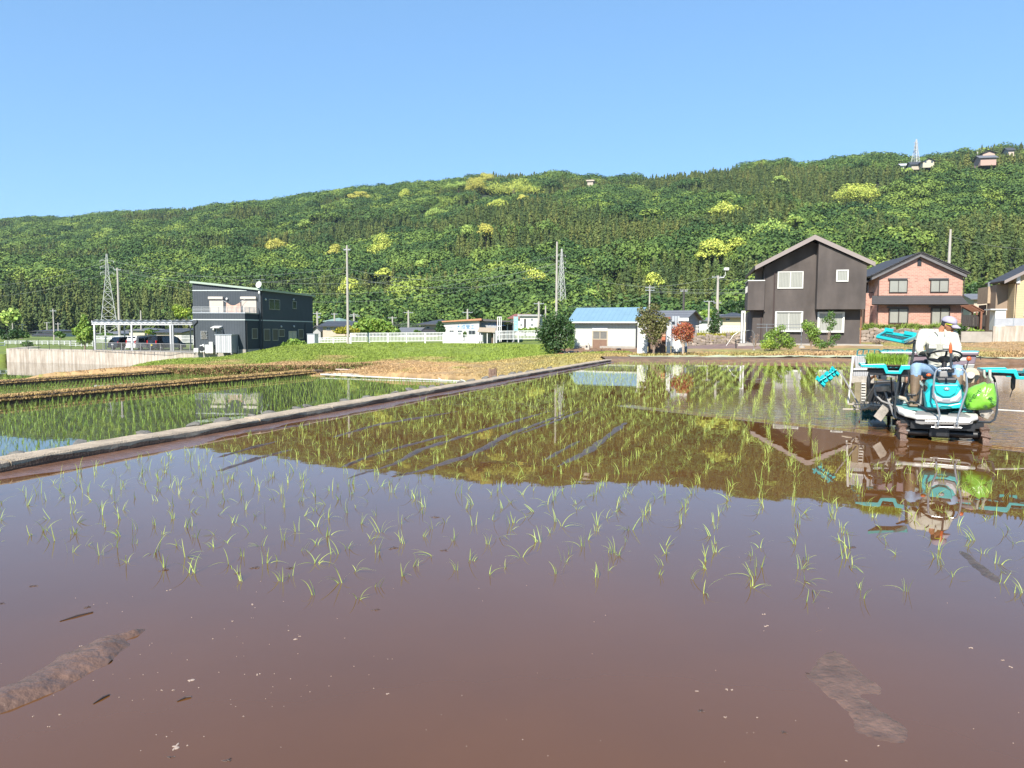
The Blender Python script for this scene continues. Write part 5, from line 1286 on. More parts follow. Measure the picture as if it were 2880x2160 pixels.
for (a,b0,c,e) in ((1287,929,1300,941),(1317.4,929,1337,941),(1264,929,1276,934)): pix_win(T,a,b0,c,e,-.001,m_alu,m_glass,mull=1,fr=.06)
# shelter, frame, banner
T=thing('lean_to','rusty little lean-to shelter beside the right end of the company building','shelter',P(1350,960,95),R(-3)); w=loc_y(T,1392,955,0).x; z=loc_y(T,1370,925,0).z
b=MB(); roof_slab(b,(-.3,-.6,z-.35),(w,-.6,z-.4),(w,2,z+.15),(-.3,2,z+.2),.06); b.build('roof', mat('tan_sheet',(.50,.40,.28),.7), T); MB().box((.05,1.8,-.5),(w-.5,1.95,z)).build('back_wall', m_grw, T)
for x in (.1,w*.5,w-.1): MB().box((x-.05,-.4,-.5),(x+.05,-.3,z-.42)).build('post', m_white, T)
MB().box((w-.48,.2,-.5),(w-.1,1.9,z-.5)).build('cabinet', mat('brown_box',(.14,.10,.07),.8), T)
T=thing('white_tub','white plastic drums in front of the lean-to shelter','drum',P(1353,959,93)); MB().lathe([(.2,0),(.28,.05),(.28,.8),(.2,.85)],14,Matrix.Translation((0,0,-.1))).build('body', m_white, T, True); MB().lathe([(.0,.86),(.2,.86),(.22,.9),(0,.9)],14,Matrix.Translation((0,0,-.1))).build('lid', m_alu, T)
T=thing('sign_frame','empty rust and white metal signboard frame beside the company garage','sign frame',P(1404,950,96)); s=96/FPX
b=MB(); z=57*s; 
for x in (-4.5,1,5.5): b.box((x*s-.05,-.05,-.5),(x*s+.05,.05,z))
b.build('frame_post', m_white, T); b=MB(); [b.box((-4.5*s-.05,-.06,zz),(5.5*s+.05,.06,zz+.09)) for zz in (z,z*.55,z*.3)]; b.build('cross_bar', m_white, T); MB().box((-6.6*s,-.05,-.5),(-5.6*s,.05,z)).build('rusty_post', mat('rust',(.25,.10,.06),.8), T)
T=thing('banner_sign','tall pale blue vertical signboard with white Japanese lettering behind the fence','sign',P(1451,950,94)); s=94/FPX
MB().box((-5*s,-.05,20*s),(5*s,.05,59*s)).build('board', mat('sign_cyan',(.22,.62,.72),.5), T); b=MB(); b.box((-6.6*s,-.05,-.5),(-5.4*s,.05,60*s)); b.box((5.4*s,-.04,-.5),(6*s,.04,69*s)); b.build('post', m_white, T)
for k,ch in enumerate('給排水設備'): txt(ch, .30, m_white, T, Matrix.Translation((0,-.06,(55-k*7.2)*s))@FRONT)

# ---------------------------------------------------------------- blue roofed shed
m_shw=wave_mat('pale_sheet_wall',(.60,.62,.55),(.50,.52,.46),.30,'X',.6,.08,bump=.4); m_shside=mat('sheet_side_shaded',(.30,.31,.30),.7)  # side sheet is a darker tone, shade of the end wall in its colour
m_blue=wave_mat('blue_metal_roof',(.21,.34,.43),(.17,.29,.37),.45,'X',.35,.07)
T=thing('blue_roofed_shed','pale sheet-metal shed with a light blue roof and brown sliding doors','shed',P(1615.5,979.5,68),R(-24)); w=loc_y(T,1786.5,979,0).x; ze=loc_y(T,1700,896,0).z; DS=4.2
zr_=loc_y(T,1720,865,DS/2).z
MB().prism([(0,0,.25),(0,0,ze),(0,DS/2,zr_-.12),(0,DS,ze),(0,DS,.25)],(w,0,0)).build('wall', m_shw, T)
MB().box((-.03,-.03,-1),(w+.03,DS+.03,.248)).build('foundation', m_conc2, T)
b=MB(); s=(zr_-ze)/(DS/2); ov=.55
roof_slab(b,(-ov,-ov,ze-ov*s),(w+ov*.8,-ov,ze-ov*s),(w+ov*.8,DS/2,zr_),(-ov,DS/2,zr_),.08); roof_slab(b,(-ov,DS+ov,ze-ov*s),(w+ov*.8,DS+ov,ze-ov*s),(w+ov*.8,DS/2,zr_+.003),(-ov,DS/2,zr_+.003),.08); b.build('roof', m_blue, T)
MB().box((-ov,-ov-.06,ze-ov*s-.13),(w+ov*.8,-ov-.002,ze-ov*s-.01)).build('gutter', m_white, T)
MB().prism([(w+.002,.01,.26),(w+.002,.01,ze-.1),(w+.002,DS/2,zr_-.2),(w+.002,DS-.01,ze-.1),(w+.002,DS-.01,.26)],(.03,0,0)).build('end_wall', m_shside, T)
a=loc_y(T,1665.5,979,-.03); b_=loc_y(T,1709,931,-.03); f=MB(); th=.05
f.box((a.x,-.06,a.z),(a.x+th,-.001,b_.z)); f.box((b_.x-th,-.06,a.z),(b_.x,-.001,b_.z)); f.box((a.x+th,-.06,b_.z-th),(b_.x-th,-.001,b_.z)); f.build('door_frame', mat('beige_frame',(.50,.42,.30),.5), T)
xm=(a.x+b_.x)/2; zm=a.z+(b_.z-a.z)*.50; mb_=mat('brown_door',(.24,.14,.09),.6,.1)
for k,(x0_,x1_) in enumerate(((a.x+th,xm),(xm,b_.x-th))):
    d_=MB(); y=-.045+.02*k; d_.box((x0_+.002,y,a.z+.02),(x1_-.002,y+.02,zm)); dd=d_.build('sliding_door', mb_, T); MB().box((x0_+.04,y+.004,zm+.08),(x1_-.04,y+.016,b_.z-th-.04)).build('door_glass', mat('frosted_glass',(.20,.19,.17),.2), dd)
    g_=MB(); g_.box((x0_+.002,y,zm+.003),(x1_-.002,y+.019,zm+.078)); g_.box((x0_+.002,y+.001,zm+.08),(x0_+.038,y+.018,b_.z-th-.005)); g_.box((x1_-.038,y+.001,zm+.08),(x1_-.002,y+.018,b_.z-th-.005)); g_.build('door_rail', mat('beige_frame',(.5,.42,.3)), dd)
a2=loc_y(T,1665.5,929,-.03); b2=loc_y(T,1709,919,-.03); MB().box((a2.x,-.03,a2.z),(b2.x,-.002,b2.z)).build('transom_panel', m_white, T)
q=P(1644,984,64); T2=thing('old_boiler','squat beige boiler box with a square black opening beside the shed doors','boiler',q,R(-15)); b=MB(); b.bbox((0,0,0),(.42,.4,.46),.04); b.build('casing', mat('boiler_beige',(.52,.46,.38),.7), T2); MB().box((.1,-.012,.20),(.26,.0,.38)).build('opening', m_dark, T2); MB().cyl((.3,.2,.46),(.3,.2,.6),.05).build('flue', m_conc2, T2)
# black plastic sheeting and clods
m_bag=mat('black_plastic',(.018,.018,.02),.35,.3,6,bump=.8,bscale=12)
def heap(name,lab,cat,px,py,d,w,h,m,seed,group=None,dep=1.0):
    r_=random.Random(seed); g=P(px,py,d); mb=MB(); s=d/FPX
    for k in range(14): mb.ell((r_.uniform(-.5,.5)*w*s,r_.uniform(-.4,.4)*dep,h*s*.2),(r_.uniform(.06,.16)*w*s,r_.uniform(.15,.4),r_.uniform(.3,.75)*h*s),9,6,Matrix.Rotation(r_.uniform(-.4,.4),4,'Y'))
    o=mb.build(name,m,smooth=True); o.location=g; tag(o,lab,cat,group); return o
heap('plastic_sheeting','black plastic sheeting heaped on the ground left of the shed doors','plastic sheet',1600,997,56,62,12,m_bag,3); heap('plastic_sheeting','larger crumpled heap of black plastic sheeting below the shed doors','plastic sheet',1678,998,55,56,14,m_bag,4)
heap('plastic_sheeting','small black plastic bundle nearest the white panelled shack','plastic sheet',1724,998,54,28,12,m_bag,5); heap('plastic_sheeting','flat strip of black plastic between the two larger heaps','plastic sheet',1640,999,54,40,7,m_bag,6)
heap('dark_clod','small dark clod on bare soil right of the shed doors','clod',1740,983,62,12,5,m_bag,7); heap('dark_clod','brown clump of dead weeds left of the white panel','clod',1768,993,50,12,7,mat('dead_weed',(.16,.10,.06),.95),8)
heap('straw_heap','brown heap of raked dead weeds at the far corner where the kerb ends','heap',1726,1008,38,52,8,mat('dead_weed2',(.24,.17,.10),.95,.4,6,bump=1),9)
o=MB().bbox((0,0,0),(.42,.2,.16),.01).build('red_brick', mat('brick_red',(.55,.14,.06),.8)); o.location=P(1570,1000,54); tag(o,'single orange-red block on the grass under the big round bush','brick')

# ---------------------------------------------------------------- white panelled shack
m_pan=mat('white_panel',(.76,.75,.71),.55,.06,2); m_rust=mat('rusty_brown',(.20,.13,.09),.85,.35,2.5,bump=.5); m_cor=wave_mat('grey_corrugated',(.42,.45,.48),(.28,.30,.33),.16,'X',.5,.4)
T=thing('panel_shack','ramshackle shack of upright white panels and brown boards behind the dark-leaved tree','shack',P(1792,997.5,43),R(-12))
def fb(px0,py0,px1,py1,y0,y1,m,n):
    a=loc_y(T,px0,py1,y0); b=loc_y(T,px1,py0,y0); return MB().box((a.x,y0,a.z-.05),(b.x,y1,b.z)).build(n,m,T)
fb(1792,903,1822,998,0,.06,m_pan,'white_panel'); fb(1874.5,899,1887.5,993,.1,.16,m_pan,'white_panel'); fb(1823,905,1874,992,.9,1.0,m_rust,'board_wall'); fb(1888,889,1911,992,.5,.58,m_cor,'corrugated_wall'); fb(1894,944,1925,987,.35,.41,m_pan,'white_panel'); fb(1926,925,1934,989,.5,.9,mat('slate_post',(.16,.20,.24),.7),'end_post')
a=loc_y(T,1864,897,-.1); b=loc_y(T,1886,888,-.1); MB().box((a.x,-.1,a.z),(b.x,1.6,a.z+.12)).build('rusty_roof', mat('rust',(.25,.10,.06)), T); a=loc_y(T,1909,903,.2); b=loc_y(T,1937,894,.2); MB().box((a.x,.2,a.z),(b.x,1.3,b.z)).build('flat_canopy', m_pan, T)
a=loc_y(T,1792,905,1.4); b=loc_y(T,1911,893,1.4); MB().box((a.x,.3,a.z),(b.x-.3,2.2,a.z+.08)).build('roof', m_cor, T)
T2=thing('post_box','orange-red letter box fixed to the brown boards of the shack','letter box',T.matrix_world@loc_y(T,1861,961,.75),R(-12)); s=43/FPX; MB().bbox((0,0,0),(10*s,.14,15*s),.01).build('body', mat('letterbox_orange',(.50,.15,.07),.6), T2); MB().prism([(-.01,-.04,15.1*s),(-.01,.15,15.1*s),(-.01,.06,20*s)],(10.5*s,0,0)).build('lid', mat('letterbox_orange2',(.55,.27,.16),.6), T2)

# ---------------------------------------------------------------- dark gabled house
def stucco():
    m=mat('dark_stucco',(.088,.073,.066),.9,.10,1.2,bump=.35,bscale=30); nt=m.node_tree; N=nt.nodes; L=nt.links; tc=N['Texture Coordinate']
    mp=N.new('ShaderNodeMapping'); mp.inputs['Scale'].default_value=(1,1,.35); L.new(tc.outputs['Object'],mp.inputs[0]); nz=N.new('ShaderNodeTexNoise'); nz.inputs['Scale'].default_value=.9; nz.inputs['Detail'].default_value=7; L.new(mp.outputs[0],nz.inputs['Vector'])
    mr=N.new('ShaderNodeMapRange'); mr.inputs['From Min'].default_value=.35; mr.inputs['From Max'].default_value=.7; mr.inputs['To Min'].default_value=.85; mr.inputs['To Max'].default_value=1.45; L.new(nz.outputs['Fac'],mr.inputs['Value'])
    hs=[n for n in N if n.type=='HUE_SAT'][0]; h2=N.new('ShaderNodeHueSaturation'); L.new(hs.outputs[0],h2.inputs['Color']); L.new(mr.outputs[0],h2.inputs['Value']); L.new(h2.outputs[0],N['Principled BSDF'].inputs['Base Color']); return m
m_stu=stucco(); m_fasc=mat('mauve_fascia',(.30,.25,.23),.6,.06,2); m_win=mat('white_window_frame',(.74,.73,.68),.4,.04)
T=thing('dark_gabled_house','tall charcoal stucco house with a mauve-edged gable roof and white windows','house',P(2298,967,56),R(-14)); H=lambda a,b,y=0: loc_y(T,a,b,y)
RB=.95; xl=H(2147,900,RB).x; xb0=H(2297,860,0).x; xb1=H(2434,860,0).x; DD=11
pk=H(2292,661,-.15); el=H(2124,748,-.15); er=H(2462,738,-.15)
def under(x):  # underside of the roof
    return (pk.z-.38) + (min(0,(x-pk.x))*( (pk.z-el.z)/(pk.x-el.x)) - max(0,(x-pk.x))*((pk.z-er.z)/(er.x-pk.x)))
zbb=H(2360,869.5,0).z; xr=H(2419,900,RB).x
MB().prism([(xl,RB,0),(xr,RB,0),(xr,RB,under(xr)),(pk.x,RB,under(pk.x)),(xl,RB,under(xl))],(0,DD-RB,0)).build('wall',m_stu,T)
MB().prism([(xb0,0,zbb),(xb1,0,zbb),(xb1,0,under(xb1)),(max(xb0,pk.x),0,under(max(xb0,pk.x))),(xb0,0,under(xb0))],(0,RB-.003,0)).build('bay',m_stu,T)
MB().box((xr,RB+.003,zbb),(xb1,DD,under(xb1)-.05)).build('wall',m_stu,T)
def ro(sgn,e):
    n=MB(); a=(e.x,-.18,e.z); b=(e.x,DD+.6,e.z); c=(pk.x,DD+.6,pk.z+(.003 if sgn>0 else 0)); d_=(pk.x,-.18,pk.z+(.003 if sgn>0 else 0)); roof_slab(n,a,b,c,d_,.10); return n
ro(-1,el).build('roof',m_tile,T); ro(1,er).build('roof',m_tile,T)
for s,e in ((-1,el),(1,er)):
    n=MB(); n.prism([(e.x,-.24,e.z+.02),(pk.x,-.24,pk.z+.02),(pk.x,-.24,pk.z-.33),(e.x,-.24,e.z-.30)],(0,.055,0)); n.build('fascia',m_fasc,T)
n=MB(); n.prism([(el.x,-.17,el.z+.03),(el.x,-.17,el.z-.25),(el.x+.05,-.17,el.z-.25),(el.x+.05,-.17,el.z+.03)],(0,DD+.5,0)); n.build('eave_board',mat('dark_brown',(.10,.07,.055),.7),T)
# balcony block at left
a=H(2102,872,.55); b=H(2146,790,.55); BD=3.9; MB().box((a.x,.55,a.z),(xl-.003,BD,b.z)).build('balcony',m_stu,T); MB().box((a.x-.03,.52,b.z),(xl-.003,.75,b.z+.07)).build('balcony_coping',m_win,T); n=MB(); n.box((a.x-.03,.752,b.z),(a.x+.18,BD,b.z+.068)); n.build('balcony_coping',m_win,T)
for k in range(6): y=1.0+k*.45; MB().box((a.x-.02,y,b.z-.85),(a.x-.002,y+.13,b.z-.35)).build('balcony_slot',m_win,T)
ax=H(2100,960,1.2).x; MB().box((ax+.4,1.25,0),(xl-.002,DD-2,a.z-.003)).build('wall',m_stu,T)
p0=H(2083,965,.9); p1=H(2097,874,.9); n=MB(); n.box((p0.x,.9,0),(p0.x+.12,1.6,p1.z)); n.box((p1.x-.12,.9,0),(p1.x,1.6,p1.z)); n.box((p0.x+.12,.9,p1.z-.15),(p1.x-.12,1.6,p1.z)); n.build('porch_frame',m_win,T)
MB().box((p0.x+.13,1.5,0),(p1.x-.13,1.56,p1.z-.16)).build('porch_screen',mat('porch_white',(.6,.59,.56),.5),T)
# upper left lit recess behind balcony
a2=H(2124,787,2.6); b2=H(2145,748,2.6); MB().box((a2.x,2.8,a2.z-1),(xl-.01,3.0,b2.z)).build('wall',mat('brown_wall',(.30,.23,.18),.8),T)
pix_win(T,2186,763,2260,812,RB-.001,m_win,m_curt2,mull=1,fr=.07); pix_win(T,2351,758.5,2387,792.5,-.001,m_win,m_curt2,mull=0,fr=.08)
for (q0,r0,q1,r1) in ((2179,878,2259,930),(2298.5,879.5,2376,932)):
    a=H(q0,r1,RB-.25); b=H(q1,r0,RB-.25); n=MB(); n.box((a.x,RB-.25,a.z-.08),(b.x,RB-.002,a.z)); n.box((a.x,RB-.25,b.z),(b.x,RB-.002,b.z+.07)); n.box((a.x,RB-.25,a.z),(a.x+.1,RB-.002,b.z)); n.box((b.x-.1,RB-.25,a.z),(b.x,RB-.002,b.z)); f=n.build('box_window',m_win,T)
    win(f,(a.x+.1,a.z),(b.x-.1,b.z),RB-.1,m_win,m_curt2,mull=1,fr=.05,name='sash'); 
n=MB(); 
def pp(px,y0,y1,y): q=H(px,y0,y); r=H(px,y1,y); n.cyl((q.x,y-.06,q.z),(q.x,y-.06,r.z),.045,n=8)
pp(2151,757,873,RB); pp(2179,763,925,RB); q=H(2151,875,RB); n.tube([(q.x,RB-.1,q.z),(q.x-.4,RB-.1,q.z-.1),(q.x-.6,RB-.1,q.z-.12)],.05,8); pp(2141,885,960,.9+.4); n.build('downpipe',mat('brown_pipe',(.07,.045,.04),.5),T)
q=H(2423,872,.7); r=H(2422,966,.7); MB().cyl((q.x,.7,q.z),(q.x,.7,0),.05,n=8).build('corner_post',mat('rust_post',(.30,.14,.08),.7),T)
a=H(2075,985,-.6); b=H(2484,966,-.6); o=MB().box((a.x,-.6,-1.2),(b.x,-.42,H(2300,967.5,-.6).z)).build('low_wall',m_conc2); o.matrix_world=T.matrix_world.copy(); tag(o,'low pale concrete wall along the foot of the dark gabled house','wall')
MB().box((a.x+.6,.0,-1.0),(xr+.3,DD,.0)).build('foundation',m_conc2,T)

# ---------------------------------------------------------------- brick house
m_brick=brick_mat('pink_brick',(.56,.31,.235),(.38,.18,.135),(.62,.42,.34),.36,.15); m_btile=wave_mat('charcoal_tile',(.07,.065,.065),(.035,.03,.03),.22,'Z',.6,.22)
T=thing('brick_house','two-storey pink brick-tiled house with a dark gable roof behind the driver','house',P(2467.6,926,73),R(-8)); H=lambda a,b,y=0: loc_y(T,a,b,y)
w=H(2702,920).x; pk=H(2590,709,-.5); el=H(2453,775,-.5); er=H(2728,768,-.5); ze=el.z; e2=er.z; DD=9
def und(x): return pk.z-.34-(pk.x-x)*(pk.z-el.z)/(pk.x-el.x) if x<pk.x else pk.z-.34-(x-pk.x)*(pk.z-er.z)/(er.x-pk.x)
MB().prism([(0,0,-1.2),(w,0,-1.2),(w,0,und(w)),(pk.x,0,und(pk.x)),(0,0,und(0))],(0,DD,0)).build('wall',m_brick,T)
for s,e in ((-1,el),(1,er)):
    n=MB(); dz=.003 if s>0 else 0; roof_slab(n,(e.x,-.5,e.z),(e.x,DD+.5,e.z),(pk.x,DD+.5,pk.z+dz),(pk.x,-.5,pk.z+dz),.16)
    for k in range(26):
        f=k/26; n.ell((e.x+(pk.x-e.x)*f,-.5,e.z+(pk.z-e.z)*f+.03),(.13,.12,.07),8,5)
    n.build('roof',m_btile,T)
    n=MB(); n.prism([(e.x*.97,-.46,e.z-.17),(pk.x,-.46,pk.z-.17),(pk.x,-.46,pk.z-.42),(e.x*.97,-.46,e.z-.42)],(0,.455,0)); n.build('barge_board',mat('grey_board',(.17,.16,.16),.7),T)
a=H(2452,855,-.9); b=H(2724,855,-.9); zt=H(2590,831,0).z; n=MB(); roof_slab(n,(a.x,-.95,a.z),(b.x,-.95,a.z),(b.x-.3,-.003,zt),(a.x+.3,-.003,zt),.13); n.build('pent_roof',m_btile,T)
m_bf=m_brownframe
for (q0,r0,q1,r1) in ((2499.5,787,2552.5,823),(2615,787,2668,822)): f=pix_win(T,q0,r0,q1,r1,-.001,m_bf,m_curt2,mull=1,fr=.06,dep=.12)
for (q0,r0,q1,r1) in ((2497.6,867,2554,910),(2615,865,2670.6,925)): f=pix_win(T,q0,r0,q1,r1,-.001,m_bf,m_curt2,mull=1,fr=.09,dep=.2)
for (q0,q1,r) in ((2499,2553,786),(2614,2669,786),(2496,2555,866),(2614,2672,864)): a=H(q0,r,-.2); b=H(q1,r,-.2); MB().box((a.x,-.2,a.z),(b.x,-.001,a.z+.13)).build('shutter_box',mat('shutter_grey',(.13,.12,.12),.5),T)
a=H(2580,748,-.02); b=H(2592,728,-.02); MB().prism([(a.x,-.05,a.z),(b.x,-.05,a.z),(b.x,-.05,b.z-.1),((a.x+b.x)/2,-.05,b.z+.06),(a.x,-.05,b.z-.1)],(0,.048,0)).build('gable_vent',m_dark,T)
n=MB(); n.cyl((-.08,-.1,ze-.3),(-.08,-.1,0),.05,n=8); n.cyl((w+.06,-.1,und(w)),(w+.06,-.1,0),.05,n=8); n.build('downpipe',mat('brown_pipe',(.07,.045,.04)),T)
# left wing, set back
a=H(2432,925,1.6); zt2=H(2450,824,1.6).z; zb_=H(2450,860,1.6).z
MB().box((a.x,1.6,zb_),(-.002,1.8,zt2)).build('balcony_wall',m_brick,T); MB().box((a.x,1.62,-1),(a.x+.45,1.8,zb_-.003)).build('porch_pier',m_brick,T); MB().box((a.x,3.2,-1),(-.002,7,ze-.6)).build('wing',mat('wing_brown',(.12,.08,.06),.8),T); MB().box((a.x-.02,1.58,zt2),(0,1.84,zt2+.06)).build('balcony_coping',m_dark,T)
n=MB(); roof_slab(n,(a.x-.4,1.2,ze-.55),(-.1,1.2,ze-.05),(-.1,7,ze+.0),(a.x-.4,7,ze-.5),.14); n.build('wing_roof',m_btile,T)
q=H(2442,800,1.9); n=MB(); n.cyl((q.x,1.9,zt2),(q.x,1.9,zt2+1.2),.03,n=6); n.cyl((q.x-.3,1.9,zt2+1.1),(q.x+.3,1.9,zt2+1.1),.02,n=6); n.build('aerial_pole',m_alu,T)

# ---------------------------------------------------------------- cream house at the right edge
m_crw=wave_mat('cream_siding',(.62,.47,.28),(.52,.39,.23),.20,'Z',.7,.12,bump=.3)
T=thing('cream_house','cream-sided house with a brown balcony, cut off by the right edge of the picture','house',P(2848,935,62),R(-14)); H=lambda a,b,y=0: loc_y(T,a,b,y)
e=H(2825,789,-.6); r_=H(2880,762,-.6); sl_=(r_.z-e.z)/(r_.x-e.x); pkx=5.2; zf=lambda x: e.z+(x-e.x)*sl_ if x<pkx else e.z+(pkx-e.x)*sl_-(x-pkx)*sl_
MB().prism([(0,0,-1.5),(9.5,0,-1.5),(9.5,0,zf(9.5)-.25),(pkx,0,zf(pkx)-.25),(0,0,zf(0)-.25)],(0,3.3,0)).build('wall',m_crw,T)
n=MB(); roof_slab(n,(e.x,-.6,e.z),(e.x,3.7,e.z),(pkx,3.7,zf(pkx)),(pkx,-.6,zf(pkx)),.16); roof_slab(n,(11,-.6,zf(11)),(11,3.7,zf(11)),(pkx,3.7,zf(pkx)+.003),(pkx,-.6,zf(pkx)+.003),.16); n.build('roof',m_btile,T)
n=MB(); n.prism([(e.x,-.64,e.z+.01),(pkx,-.64,zf(pkx)+.01),(pkx,-.64,zf(pkx)-.3),(e.x,-.64,e.z-.26)],(0,.035,0)); n.build('barge_board',m_fasc,T)
m_brw=mat('brown_siding',(.33,.24,.17),.75,.08,1.5); MB().box((-.9,1.4,-1.5),(-.003,3.3,zf(-.9)-.3)).build('wing',m_brw,T)
a=H(2777,853,2.6); b=H(2814,806,2.6); MB().box((a.x,2.6,a.z),(-.903,5,b.z)).build('balcony',mat('tan_balcony',(.46,.34,.23),.75),T); n=MB(); n.cyl((a.x,2.65,b.z+.35),(-.91,2.65,b.z+.35),.03,n=6)
for k in range(5): x=a.x+(-.95-a.x)*k/4; n.cyl((x,2.65,b.z),(x,2.65,b.z+.35),.02,n=6)
n.build('balcony_rail',m_alu,T); MB().box((a.x+.2,3.4,-1.5),(-.903,5.2,a.z-.1)).build('lower_wing',mat('dark_brown',(.10,.07,.055)),T)
a=H(2857,797,-.02); b=H(2869,777,-.02); MB().bbox((a.x,-.15,a.z),(b.x,0,b.z),.03).build('meter_box',m_white,T)
pix_win(T,2878,855,2900,890,-.001,m_win,m_curt,mull=1,fr=.07)
n=MB(); n.tube([(-.4,.9,zf(-.5)-.5),(.06,-.1,zf(0)-.75),(.06,-.1,0)],.05,8); n.build('downpipe',mat('brown_pipe',(.07,.045,.04)),T)
# fence panels, block wall and storage box in front
t=thing('panel_fence','grey translucent fence panels on top of the concrete block wall at the right edge','fence',P(2797,917,57.5),R(-14)); w=6.5; h=loc_y(t,2850,895,0).z
for k in range(5): MB().box((k*1.3+.03,0,.02),(k*1.3+1.27,.03,h)).build('panel',mat('grey_screen',(.42,.43,.46),.5),t)
n=MB(); [n.box((k*1.3-.03,-.02,-.05),(k*1.3+.03,.05,h+.03)) for k in range(6)]; n.build('post',m_alu,t)
t=thing('block_wall','weathered concrete block wall under the grey fence panels at the right edge','wall',P(2792,949,57.4),R(-14)); h=loc_y(t,2850,917.5,0).z; wall_run(w_:=MB(),[(0,0),(7.2,0)],-.4,h,.18,1.2); w_.build('wall',m_stain,t); MB().box((-2.2,.05,-.4),(-.02,.2,h*.55)).build('low_end',m_conc2,t); MB().box((-2.2,.0,h*.55),(7.2,.045,h*.551)).build('course_line',m_conc2,t)
t=thing('storage_box','large white storage locker with an overhanging lid in front of the cream house','storage box',P(2799,895,60.5),R(-14)); a=loc_y(t,2799,895,0); b=loc_y(t,2830,872,0); MB().bbox((a.x,0,-1),(b.x,1.2,b.z-.0),.03).build('body',m_white,t); MB().box((a.x-.4,-.1,b.z),(b.x+.03,1.25,b.z+.1)).build('lid',m_white,t)
t=thing('dark_slat_fence','dark slatted fence with white gaps between the pergola and the white locker','fence',P(2705,918,66),R(-10)); a=0; w=loc_y(t,2793,915,0).x; h=loc_y(t,2750,886,0).z
n=MB(); k=0
while k*.16<w: n.box((k*.16,0,0),(k*.16+.14,.03,h)); k+=1
n.build('slats',mat('slat_brown',(.05,.042,.038),.6),t); n=MB(); [n.box((x,.032,-.3),(x+.07,.1,h+.05)) for x in (0,w/3,2*w/3,w-.07)]; n.build('post',m_dark,t)
t=thing('gate_panel','plain beige gate panel between the brick house and the pergola','gate',P(2706,930,68),R(-8)); MB().box((0,0,-.2),(loc_y(t,2724,930,0).x,.05,loc_y(t,2715,894,0).z)).build('panel',m_beige,t); MB().box((-.06,-.02,-.2),(-.001,.07,loc_y(t,2715,893,0).z)).build('post',m_dark,t)
t=thing('pergola','brown wooden pergola with a sloping slatted roof right of the brick house','pergola',P(2733,930,66),R(-10)); m_wood=mat('reddish_wood',(.28,.12,.07),.7,.2,4,bump=.4)
a=loc_y(t,2703,868,1.5); b=loc_y(t,2768,876,-.8); n=MB(); 
for k in range(12): y=-.8+k*.22; x0_=a.x; n.box((x0_,y,a.z-.02-(y)*.0),(b.x,y+.08,a.z+.04)) if False else n.prism([(x0_,y,a.z+.25),(b.x,y,b.z),(b.x,y,b.z+.07),(x0_,y,a.z+.32)],(0,.1,0))
n.build('roof_slats',m_wood,t); n=MB(); n.prism([(a.x,-.7,a.z+.1),(b.x,-.7,b.z-.14),(b.x,-.7,b.z-.003),(a.x,-.7,a.z+.247)],(0,.08,0)); n.prism([(a.x,1.4,a.z+.1),(b.x,1.4,b.z-.14),(b.x,1.4,b.z-.003),(a.x,1.4,a.z+.247)],(0,.08,0)); n.build('beam',m_wood,t)
for p_,y in ((2733,1.4),(2745,1.2),(2758,-.62)): x=loc_y(t,p_,920,y).x; MB().box((x-.07,y-.06,-.5),(x+.07,y+.06,b.z+.0)).build('post',m_wood,t)
# dry stone wall below the brick house
m_stone=mat('wall_stone',(.33,.27,.22),.9,.3,4,bump=.6,island=.35)
pts_=[(15.9,66.1),(22,66.1),(30,66.1),(38.3,66.1)]; n=MB(); r_=random.Random(4)
x=15.9
while x<44:
    zt=float(np.interp(x,[16,22,34,60],[1.05,1.15,1.7,1.75])); z=-.1; 
    ww=r_.uniform(.3,.5)
    while z<zt-.02:
        hh=r_.uniform(.2,.34); n.bbox((-ww*.5,-.15+r_.uniform(0,.04),-hh*.48),(ww*.5,.15,hh*.48),.05,Matrix.Translation((x+ww/2+r_.uniform(-.04,.04),66.05,z+hh/2))@Matrix.Rotation(r_.uniform(-.45,.45),4,'Y')); z+=hh
    x+=ww
tag(n.build('stone_wall',m_stone,smooth=True),'low dry stone retaining wall below the fence and the brick house','wall')
n=MB(); n.box((44,57.8,-.2),(60,58.0,1.70)); tag(n.build('terrace_wall',m_conc2),'plain concrete terrace wall at the far right below the cream house','wall')
# ================================================================== TREES, BUSHES, POLES, PYLONS, WIRES
def leafmat(n, c, hue=.02, isl=.35, tr=.25): return mat(n, c, .55, .15, 2, island=isl, hue=hue, trans=tr)
m_lg=leafmat('leaf_green',(.12,.23,.04)); m_ld=leafmat('leaf_dark',(.055,.12,.03)); m_ly=leafmat('leaf_yellowgreen',(.38,.50,.06)); m_lo=leafmat('leaf_olive',(.20,.20,.06),.03); m_lr=leafmat('leaf_red',(.52,.16,.07),.03); m_lb=leafmat('leaf_bright',(.26,.40,.06)); m_gold2=leafmat('leaf_gold',(.42,.40,.04))
m_br2=mat('branch_bark',(.30,.22,.16),.9,.2,8,bump=.5)
def blob_leaves(blobs, leaf, n, rs, jit=.7):
    """blobs: (cx,cy,cz,rx,ry,rz)"""
    w=np.array([b[3]*b[5]+.3*b[3]*b[4] for b in blobs]); idx=rs.choice(len(blobs),n,p=w/w.sum()); B=np.array(blobs)[idx]
    d=rs.normal(0,1,(n,3)); d/=np.linalg.norm(d,axis=1)[:,None]; r=rs.uniform(.0,1,n)**.35
    r*=1+.22*np.sin(d[:,0]*5+idx)*np.cos(d[:,2]*6+idx*2)
    p=B[:,:3]+d*B[:,3:6]*r[:,None]; return leafcloud(p,d,leaf,rs,jit)
